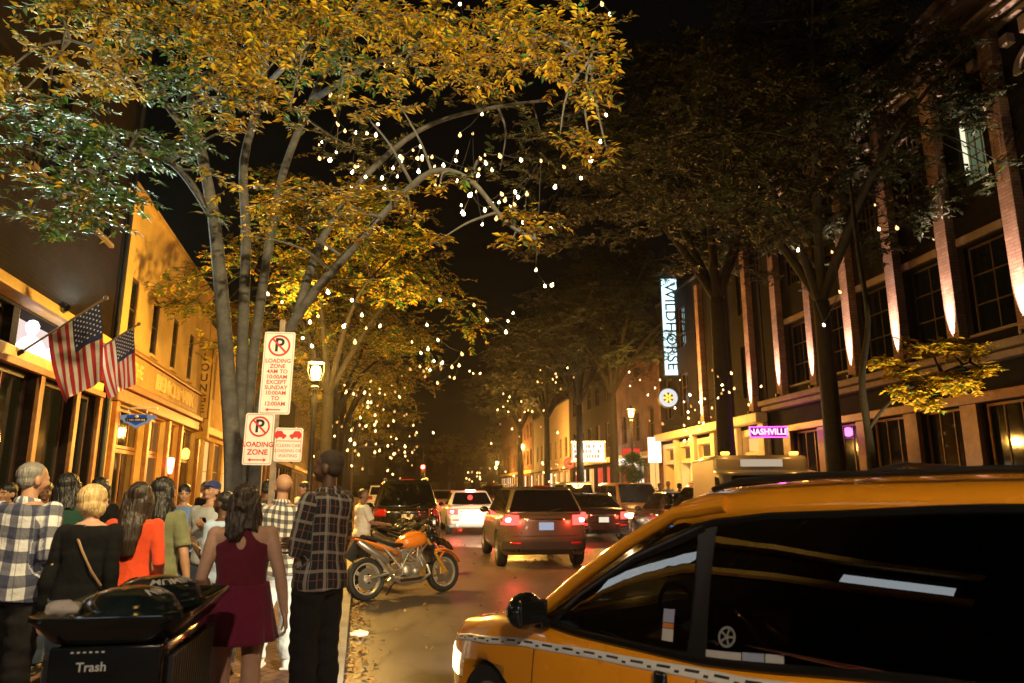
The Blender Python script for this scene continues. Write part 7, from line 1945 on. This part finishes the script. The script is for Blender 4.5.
        if kind in ('shirt', 'sweater'): cloth_uv(o, h, [chains[-1], chains[1]])
    elif kind == 'halter':
        b = MB(); rows = [r_ for r_ in TORSO if .56 < r_[0] < .77]
        rows = [(.575, .094, .066, .068, 0)] + [r_ for r_ in rows if r_[0] < .74] + [(.752, .098, .064, .064, -.001), (.768, .084, .062, .066, -.002), (.788, .062, .054, .064, -.005), (.812, .046, .044, .056, -.008), (.838, .038, .032, .036, -.010)]
        b.loft(sections(rows, infl=.006))
        for sx in (-1, 1):
            if False: b.tube([UP((sx * .072, -.060 * (wide * .6 + .4), .735)), UP((sx * .052, -.064 * (wide * .6 + .4), .775)), UP((sx * .034, -.052, .815)), UP((sx * .026, -.042, .842))], [(.030 * h, .010 * h), (.026 * h, .009 * h), (.020 * h, .009 * h), (.012 * h, .008 * h)], 10, up=(0, -1, 0.2))
            if False: b.tube([UP((sx * .05, .060, .75)), UP((sx * .035, .045, .80)), UP((sx * .03, .022, .84))], [(.03 * h, .010 * h), (.024 * h, .009 * h), (.012 * h, .008 * h)], 10, up=(0, 1, 0))
        nk = [UP((.036 * math.cos(a), -.010 + .037 * math.sin(a), .846)) for a in [2 * math.pi * i / 14 for i in range(15)]]; b.tube(nk, [(.006 * h, .011 * h)] * 15, 8)
        def fold(p, n): return n * 0.005 * noise.noise(V((p.x * 8, p.y * 8, p.z * 18)))
        ho_ = remesh(b, 'halter_top', tm, None, voxel=vox, smooth=2, disp=fold)
        cb = MB(); cb.ell(UP((0, -.078, .765)), (.020 * h, .034 * h, .030 * h)); co = cb.build('cut', tm, None)
        md = ho_.modifiers.new('k', 'BOOLEAN'); md.operation = 'DIFFERENCE'; md.object = co; md.solver = 'EXACT'; bake(ho_); bpy.data.objects.remove(co); ho_.parent = t
        # flared skirt with soft pleats
        b = MB(); n = 72; rings = []
        for i in range(13):
            f = i / 12; z = lerp(.60, top[2], f)
            hw = lerp(.088, .116, f ** 0.9) * wide; dp = lerp(.064, .096, f ** 0.9) * (wide * .6 + .4); rg = []
            for k in range(n):
                a = 2 * math.pi * k / n; w_ = 1 + 0.085 * f * f * math.sin(a * 11 + 1.3 * math.sin(a * 3)) + 0.02 * f * math.sin(a * 23)
                rg.append(UP(((hw + .008) * math.cos(a) * w_, (dp + .008) * math.sin(a) * w_ - .010 * f * (1 if math.sin(a) < 0 else 0), z + 0.006 * math.sin(a * 2 + 1))))
            rings.append(rg)
        b.loft(rings, caps=False); o = b.build('skirt', top[3], t, angle=180); md = o.modifiers.new('s', 'SOLIDIFY'); md.thickness = 0.006
    elif kind == 'dress':
        b = MB(); rows = [(top[2], .104, .070, .082, -.004)] + [r_ for r_ in TORSO if top[2] + .02 < r_[0] < .835]
        b.loft(sections(rows, infl=.008))
        for sx in (-1, 1):
            S, Eb, Wr = chains[sx]; b.ell(S, (.036 * h,) * 3); b.tube([S, S.lerp(Eb, .5), Eb, Eb.lerp(Wr, .6)], [.035 * h, .031 * h, .028 * h, .024 * h], 12)
        def fold(p, n): return n * 0.006 * noise.noise(V((p.x * 7, p.y * 7, p.z * 14)))
        remesh(b, 'dress', tm, t, voxel=vox, smooth=2, disp=fold)
    if bottom:
        bk, bm_ = bottom[0], bottom[1]; b = MB(); lo = bottom[2] if len(bottom) > 2 else .010
        b.loft(sections([(.455, .078, .056, .064, -.004)] + [r_ for r_ in TORSO if .47 < r_[0] < .57], infl=.006))
        for sx in (-1, 1):
            Hp, Kn, An = hips[sx]; kw = .5 + .5 * wide; e = lo
            end = Kn.lerp(An, .95) if bk != 'shorts' else Hp.lerp(Kn, .92)
            if bk == 'shorts': b.tube([Hp + V((0, 0, .01 * h)), Hp.lerp(Kn, .4), end], [(.058 * kw + e) * h, (.058 * kw + e) * h, (.052 * kw + e * 1.6) * h], 14)
            else: b.tube([Hp + V((0, 0, .01 * h)), Hp.lerp(Kn, .4), Kn, Kn.lerp(An, .5), end], [(.058 * kw + e * .6) * h, (.055 * kw + e * .6) * h, (.041 * kw + e) * h, (.038 * kw + e) * h, (.030 + e * 1.1) * h], 14)
        def fold2(p, n): return n * (0.013 * noise.noise(V((p.x * 6, p.y * 6, p.z * 15))) + .006 * noise.noise(V((p.x * 14, p.y * 14, p.z * 22))))
        remesh(b, 'shorts' if bk == 'shorts' else ('jeans' if bk == 'jeans' else 'trousers'), bm_, t, voxel=vox, smooth=2, disp=fold2)
    if shoes is not None:
        for sx in (-1, 1):
            Hp, Kn, An = hips[sx]; b = MB(); f0 = An + V((0, .032, -.022)) * h
            b.ell(f0, (.029 * h, .076 * h, .025 * h)); b.ell(f0 + V((0, -.03, .012)) * h, (.026 * h, .036 * h, .026 * h)); b.box(f0 + V((0, 0, -.016)) * h, (.050 * h, .140 * h, .012 * h))
            remesh(b, 'shoe', shoes, t, voxel=.007, smooth=2)
    # ------------- hair
    hk, hm_ = hair
    if hk not in ('bald',):
        b = MB(); EH = lambda c, r: b.ell(HD(c), [k * h for k in r], rot=Rh)
        str_ = .002
        if hk == 'crop': EH((0, -.012, .953), (.0465, .055, .0500)); EH((0, -.026, .925), (.042, .036, .035)); str_ = .002
        if hk == 'fuzz': EH((0, -.010, .952), (.0458, .0555, .0500)); EH((0, -.024, .925), (.0425, .037, .036)); str_ = .0004
        if hk == 'short': EH((0, -.010, .957), (.050, .059, .053)); EH((0, -.026, .925), (.047, .040, .042)); str_ = .005
        if hk == 'bob': EH((0, -.012, .953), (.056, .063, .058)); EH((0, -.022, .918), (.058, .050, .050)); EH((-.03, -.004, .900), (.026, .036, .036)); EH((.03, -.004, .900), (.026, .036, .036)); str_ = .003
        if hk in ('long', 'shoulder', 'curly'):
            zb = {'long': .66, 'shoulder': .795, 'curly': .795}[hk]
            EH((0, -.012, .953), (.054, .062, .058)); wv = .060 if hk != 'curly' else .068
            for sx in (-1, 1): b.tube([HD((sx * .042, .006, .955)), HD((sx * .050, -.006, .90)), UP((sx * .050, -.020, .85)), UP((sx * .046, -.045, max(zb, .80)))], [(.02 * h, .03 * h), (.02 * h, .034 * h), (.022 * h, .03 * h), (.018 * h, .02 * h)], 10)
            b.tube([HD((0, -.030, .965)), HD((0, -.042, .92)), UP((0, -.050, .86)), UP((0, -.070, .80)), UP((0, -.076, lerp(.80, zb, .5))), UP((0.004, -.074, zb))], [(wv * .75 * h, .026 * h), (wv * .92 * h, .034 * h), (wv * h, .034 * h), (wv * .95 * h, .027 * h), (wv * .8 * h, .022 * h), (wv * .45 * h, .012 * h)], 16, up=(0, 1, 0))
            if hk == 'curly':
                for i in range(26):
                    a = q.uniform(0, 6.28); z = q.uniform(.80, .97); r_ = .056 if z < .93 else .05
                    if math.sin(a) > .55 and z < .945: continue
                    EH((r_ * math.cos(a), -.018 + r_ * math.sin(a), z), (.016, .016, .018))
            str_ = .007 if hk != 'curly' else .012
        if hk == 'cap':
            EH((0, -.026, .925), (.044, .038, .034))
        if hk != 'cap' or True:
            def strand_(p, n): return n * (str_ * h / 1.7 * (noise.noise(V((p.x * 95, p.y * 95, p.z * 9))) + .7 * noise.noise(V((p.x * 38, p.y * 38, p.z * 6)))))
            ho = remesh(b, 'hair', hm_, t, voxel=.0065, smooth=2, disp=strand_)
    if extra: extra(t, h, UP, HD, chains, hips)
    return t

M['eye'] = pbr('dark eye', (0.02, 0.015, 0.012), 0.15); M['lip'] = pbr('lip', (0.25, 0.09, 0.07), 0.5)
SK = dict(fair=skinm('fair skin', (0.56, 0.33, 0.23)), tan=skinm('tan skin', (0.42, 0.23, 0.14)), dark=skinm('dark brown skin', (0.10, 0.050, 0.030)), mid=skinm('brown skin', (0.22, 0.115, 0.07)))
HR = dict(grey=hairm('grey hair', (0.22, 0.21, 0.20)), blonde=hairm('blonde hair', (0.62, 0.43, 0.20)), black=hairm('black hair', (0.013, 0.011, 0.011)), brown=hairm('dark brown hair', (0.032, 0.020, 0.013)), stub=hairm('shaved stubble', (0.035, 0.022, 0.018)))
blk = cloth('black cloth', (0.005, 0.005, 0.006)); blk2 = cloth('black denim', (0.016, 0.015, 0.016)); jean = cloth('faded jeans', (0.20, 0.27, 0.36)); ljean = cloth('pale jeans', (0.42, 0.48, 0.55)); djean = cloth('dark jeans', (0.03, 0.045, 0.08))
maroon = cloth('maroon jersey', (0.13, 0.010, 0.028), 0.1); maroon_lit = cloth('maroon jersey lit skirt', (0.15, 0.010, 0.042), 0.12); org = cloth('orange red dress', (0.62, 0.062, 0.016), 0.12); green = cloth('bottle green top', (0.015, 0.06, 0.04)); olive = cloth('olive top', (0.16, 0.17, 0.09)); greyt = cloth('grey t shirt', (0.34, 0.36, 0.38)); bluet = cloth('blue shirt', (0.12, 0.20, 0.40)); ltblue = cloth('pale blue shirt', (0.34, 0.45, 0.66)); whitet = cloth('white shirt', (0.66, 0.63, 0.58))  # skirt is the maroon dress cloth with lamplight put into its colour
shoe_b = pbr('black shoe', (0.015, 0.014, 0.014), 0.5); shoe_w = pbr('white trainer', (0.6, 0.6, 0.58), 0.5)
gingham = plaid('blue and white check', (0.62, 0.62, 0.66), [(0, .150, .075, .0, (0.015, 0.022, 0.08), .80), (1, .150, .075, .0, (0.008, 0.012, 0.05), .80), (0, .150, .006, .35, (0.02, 0.03, 0.1), .5)])
tartan = plaid('black and cream check', (0.022, 0.022, 0.026), [(0, .105, .020, .0, (0.50, 0.44, 0.38), .62), (1, .120, .020, .0, (0.50, 0.44, 0.38), .5), (0, .105, .006, .35, (0.35, 0.16, 0.12), .6), (1, .120, .006, .4, (0.3, 0.14, 0.12), .5), (0, .105, .005, .75, (0.5, 0.46, 0.4), .5)])
smallck = plaid('small black and white check', (0.62, 0.60, 0.57), [(0, .072, .036, .0, (0.02, 0.02, 0.03), .75), (1, .072, .036, .0, (0.02, 0.02, 0.03), .75)])

def px(pxx, Y): return ((pxx - 512) / FPX * (Y * math.cos(PITCH) + 0.0) , Y)
def spot(pxx, Y):
    p = at(pxx, 487, Y); return (p.x, p.y)
def strap(t, h, UP, HD, ch, hips):
    b = MB(); pts = [UP((-.046, -.030, .840)), UP((-.030, -.066, .80)), UP((.020, -.079, .72)), UP((.070, -.074, .64)), UP((.104, -.040, .58))]
    b.tube(pts, [(.0055 * h, .0025 * h)] * 5, 6, up=(0, -1, 0)); b.build('bag_strap', pbr('tan leather', (0.38, 0.22, 0.10), 0.5), t)
    b = MB(); b.ell(UP((0.0, -.062, .825)), (.009, .004, .011)); b.build('pendant', M['chrome'], t)
# foreground row
person(spot(26, 4.9), R(-2), 1.70, 'grey haired man in a blue and white checked shirt at far left', SK['tan'], ('shirt', gingham, .46, .016), ('trousers', blk2), ('crop', HR['grey']), ('down', 'bent'), wide=1.12, head=(-32, 0), shoes=shoe_b, vox=.009)
person(spot(91, 4.85), R(4), 1.54, 'woman with a blonde bob in a black top with a thin tan bag strap', SK['fair'], ('sweater', blk, .47, .007), ('jeans', djean), ('bob', HR['blonde']), ('down', 'down'), wide=1.02, shoes=shoe_b, extra=strap)
person(spot(138, 5.35), R(10), 1.56, 'woman with long dark hair in an orange red dress', SK['tan'], ('dress', org, .40), None, ('long', HR['brown']), ('akimbo', 'bent'), wide=1.0, shoes=shoe_b)
person(spot(166, 6.0), R(-4), 1.60, 'person with very long black hair in an olive top and faded jeans', SK['tan'], ('tee', olive, .50, .010), ('jeans', jean), ('long', HR['black']), ('bent', 'loose'), wide=0.98, shoes=shoe_b)
person(spot(249, 4.7), R(14), 1.54, 'woman in a maroon halter dress by the bin', SK['fair'], ('halter', maroon, .375, maroon_lit), None, ('curly', HR['brown']), ('bent', 'loose'), wide=1.14, shoes=shoe_b, head=(12, 0), vox=.008)
person(spot(324, 5.05), R(60), 1.79, 'tall man in a black and cream checked shirt, arms folded at the kerb', SK['dark'], ('shirt', tartan, .475, .020), ('trousers', blk2, .014), ('fuzz', pbr('shaved hair', (0.030, 0.017, 0.012), 0.85, var=0.3, scale=60)), ('crossed', 'crossed'), wide=.92, head=(28, 0), belly=.02, shoes=shoe_b, vox=.009, base=SW)
person(spot(283, 6.35), R(3), 1.65, 'bald man in a small black and white check shirt and pale jeans, walking away', SK['tan'], ('shirt', smallck, .47, .014), ('jeans', ljean), ('bald', None), ('loose', 'pocket'), wide=1.08, step=.07, shoes=shoe_w)
person(spot(68, 6.3), R(15), 1.64, 'person with black hair in a bottle green jacket behind the blonde woman', SK['mid'], ('sweater', green, .47, .016), ('jeans', djean), ('shoulder', HR['black']), ('down', 'down'), wide=1.05, shoes=shoe_b)
def phone(t, h, UP, HD, ch, hips):
    W_ = ch[-1][2]; b = MB(); b.box(W_ + V((0.02, .03, .05)), (.07, .01, .14), rot=(R(-30), 0, 0)); b.build('phone', M['black_gloss'], t, bevel=.004)
def capx(t, h, UP, HD, ch, hips):
    b = MB(); b.ell(HD((0, -.006, .962)), (.0495 * h, .0585 * h, .042 * h)); b.tube([HD((0, .040, .955)), HD((0, .075, .953)), HD((0, .098, .947))], [(.040 * h, .004 * h), (.034 * h, .004 * h), (.016 * h, .003 * h)], 12, up=(0, 0, 1))
    remesh(b, 'cap', cloth('navy cap', (0.03, 0.04, 0.16)), t, voxel=.006, smooth=1)
def both(*a): phone(*a); capx(*a)
person(spot(214, 7.6), R(165), 1.60, 'man in a navy cap and grey shirt looking at a phone by the tree trunk', SK['tan'], ('tee', greyt, .47, .014), ('jeans', djean), ('cap', HR['brown']), ('phone', 'phone'), face=True, head=(0, -12), shoes=shoe_b, extra=both)
person(spot(232, 6.2), R(70), 1.50, 'man in a pale blue shirt in profile, half hidden behind the maroon dress', SK['dark'], ('tee', ltblue, .47, .012), ('jeans', djean), ('crop', HR['black']), ('phone', 'bent'), face=True, lean=8, head=(8, -8), shoes=shoe_b)
person(spot(187, 8.9), R(172), 1.56, 'young man in a blue shirt facing us beyond the olive top', SK['tan'], ('tee', bluet, .47, .012), ('trousers', blk2), ('short', HR['black']), ('down', 'down'), face=True, shoes=shoe_b)
person(spot(9, 7.4), R(160), 1.57, 'dark haired man in black facing us by the left shopfront', SK['tan'], ('tee', blk, .47, .012), ('trousers', blk2), ('short', HR['black']), ('down', 'down'), face=True, shoes=shoe_b)
person(spot(44, 8.2), R(200), 1.58, 'man in dark grey facing us behind the grey haired man', SK['mid'], ('sweater', cloth('charcoal knit', (0.03, 0.03, 0.032)), .47, .012), ('trousers', blk2), ('short', HR['brown']), ('down', 'pocket'), face=True, shoes=shoe_b)
person(spot(100, 7.6), R(0), 1.62, 'black haired person in black walking toward the shopfront lamp', SK['mid'], ('sweater', blk, .47, .014), ('jeans', blk2), ('shoulder', HR['black']), ('down', 'down'), step=.05, shoes=shoe_b)
person(spot(268, 10.5), R(10), 1.62, 'distant man in a dark jacket on the sidewalk near the sign post', SK['mid'], ('sweater', cloth('brown jacket', (0.06, 0.04, 0.03)), .46, .016), ('trousers', blk2), ('short', HR['black']), ('down', 'down'), shoes=shoe_b, step=.05)
def belt(t, h, UP, HD, ch, hips): pass
person(spot(364, 12.6), R(-62), 1.62, 'man in a white short sleeved shirt standing between the motorcycles, arm out', SK['mid'], ('tee', whitet, .50, .016), ('trousers', blk2), ('crop', HR['black']), ('front', 'front'), wide=1.1, shoes=shoe_b, base=0.0, group='people on the sidewalk')
q = random.Random(44)
for i, (pxx, Y, H_, lb) in enumerate([(660, 27.5, 1.68, 'far person in black nearest the bright panel on the right sidewalk'), (668, 26.8, 1.75, 'far person in grey on the right sidewalk by the cream arcade'), (680, 26.0, 1.66, 'far person in blue beside the arcade trunk'), (694, 25.0, 1.72, 'far person in white under the arcade'), (706, 24.4, 1.64, 'far person in brown nearest the box truck')]):
    person(spot(pxx, Y), R(q.uniform(0, 360)), H_, lb, SK[('mid', 'tan', 'dark', 'fair', 'mid')[i]], ('tee', (blk, greyt, bluet, whitet, olive)[i], .47, .014), ('jeans', (blk2, djean, blk2, djean, blk2)[i]), (('short', 'crop', 'short', 'shoulder', 'short')[i], HR['black']), ('down', 'down'), shoes=shoe_b, vox=.014, group='people on the right sidewalk')
for i, (pxx, Y, lb) in enumerate([(206, 12.5, 'far pedestrian in black in front of the lit ochre shopfront'), (246, 15.0, 'far pedestrian in blue beyond the tree stems'), (305, 13.0, 'far pedestrian in grey seen between the two checked shirts')]):
    person(spot(pxx, Y), R(q.uniform(150, 210)), 1.62, lb, SK['tan'], ('tee', (blk, bluet, greyt)[i], .47, .014), ('jeans', djean), ('short', HR['black']), ('down', 'down'), shoes=shoe_b, vox=.012)
# ---------------------------------------------------------------- thin volume of air added to give the lamps a glow
b = MB(); b.span((-160, -90, -1.3), (160, 310, 30)); hz_ = b.build('glow_haze', None and [] or [], None, smooth=False)
m, nt, out = new_mat('glow air'); pv = nt.nodes.new('ShaderNodeVolumePrincipled')
pv.inputs['Color'].default_value = (0.95, 0.93, 0.9, 1); pv.inputs['Density'].default_value = 0.0004; pv.inputs['Anisotropy'].default_value = 0.8
nt.links.new(pv.outputs[0], out.inputs['Volume']); hz_.data.materials.append(m); tag(hz_, kind='stuff')
# a thin moonless sky glow only; other light comes from lamps, some of them added
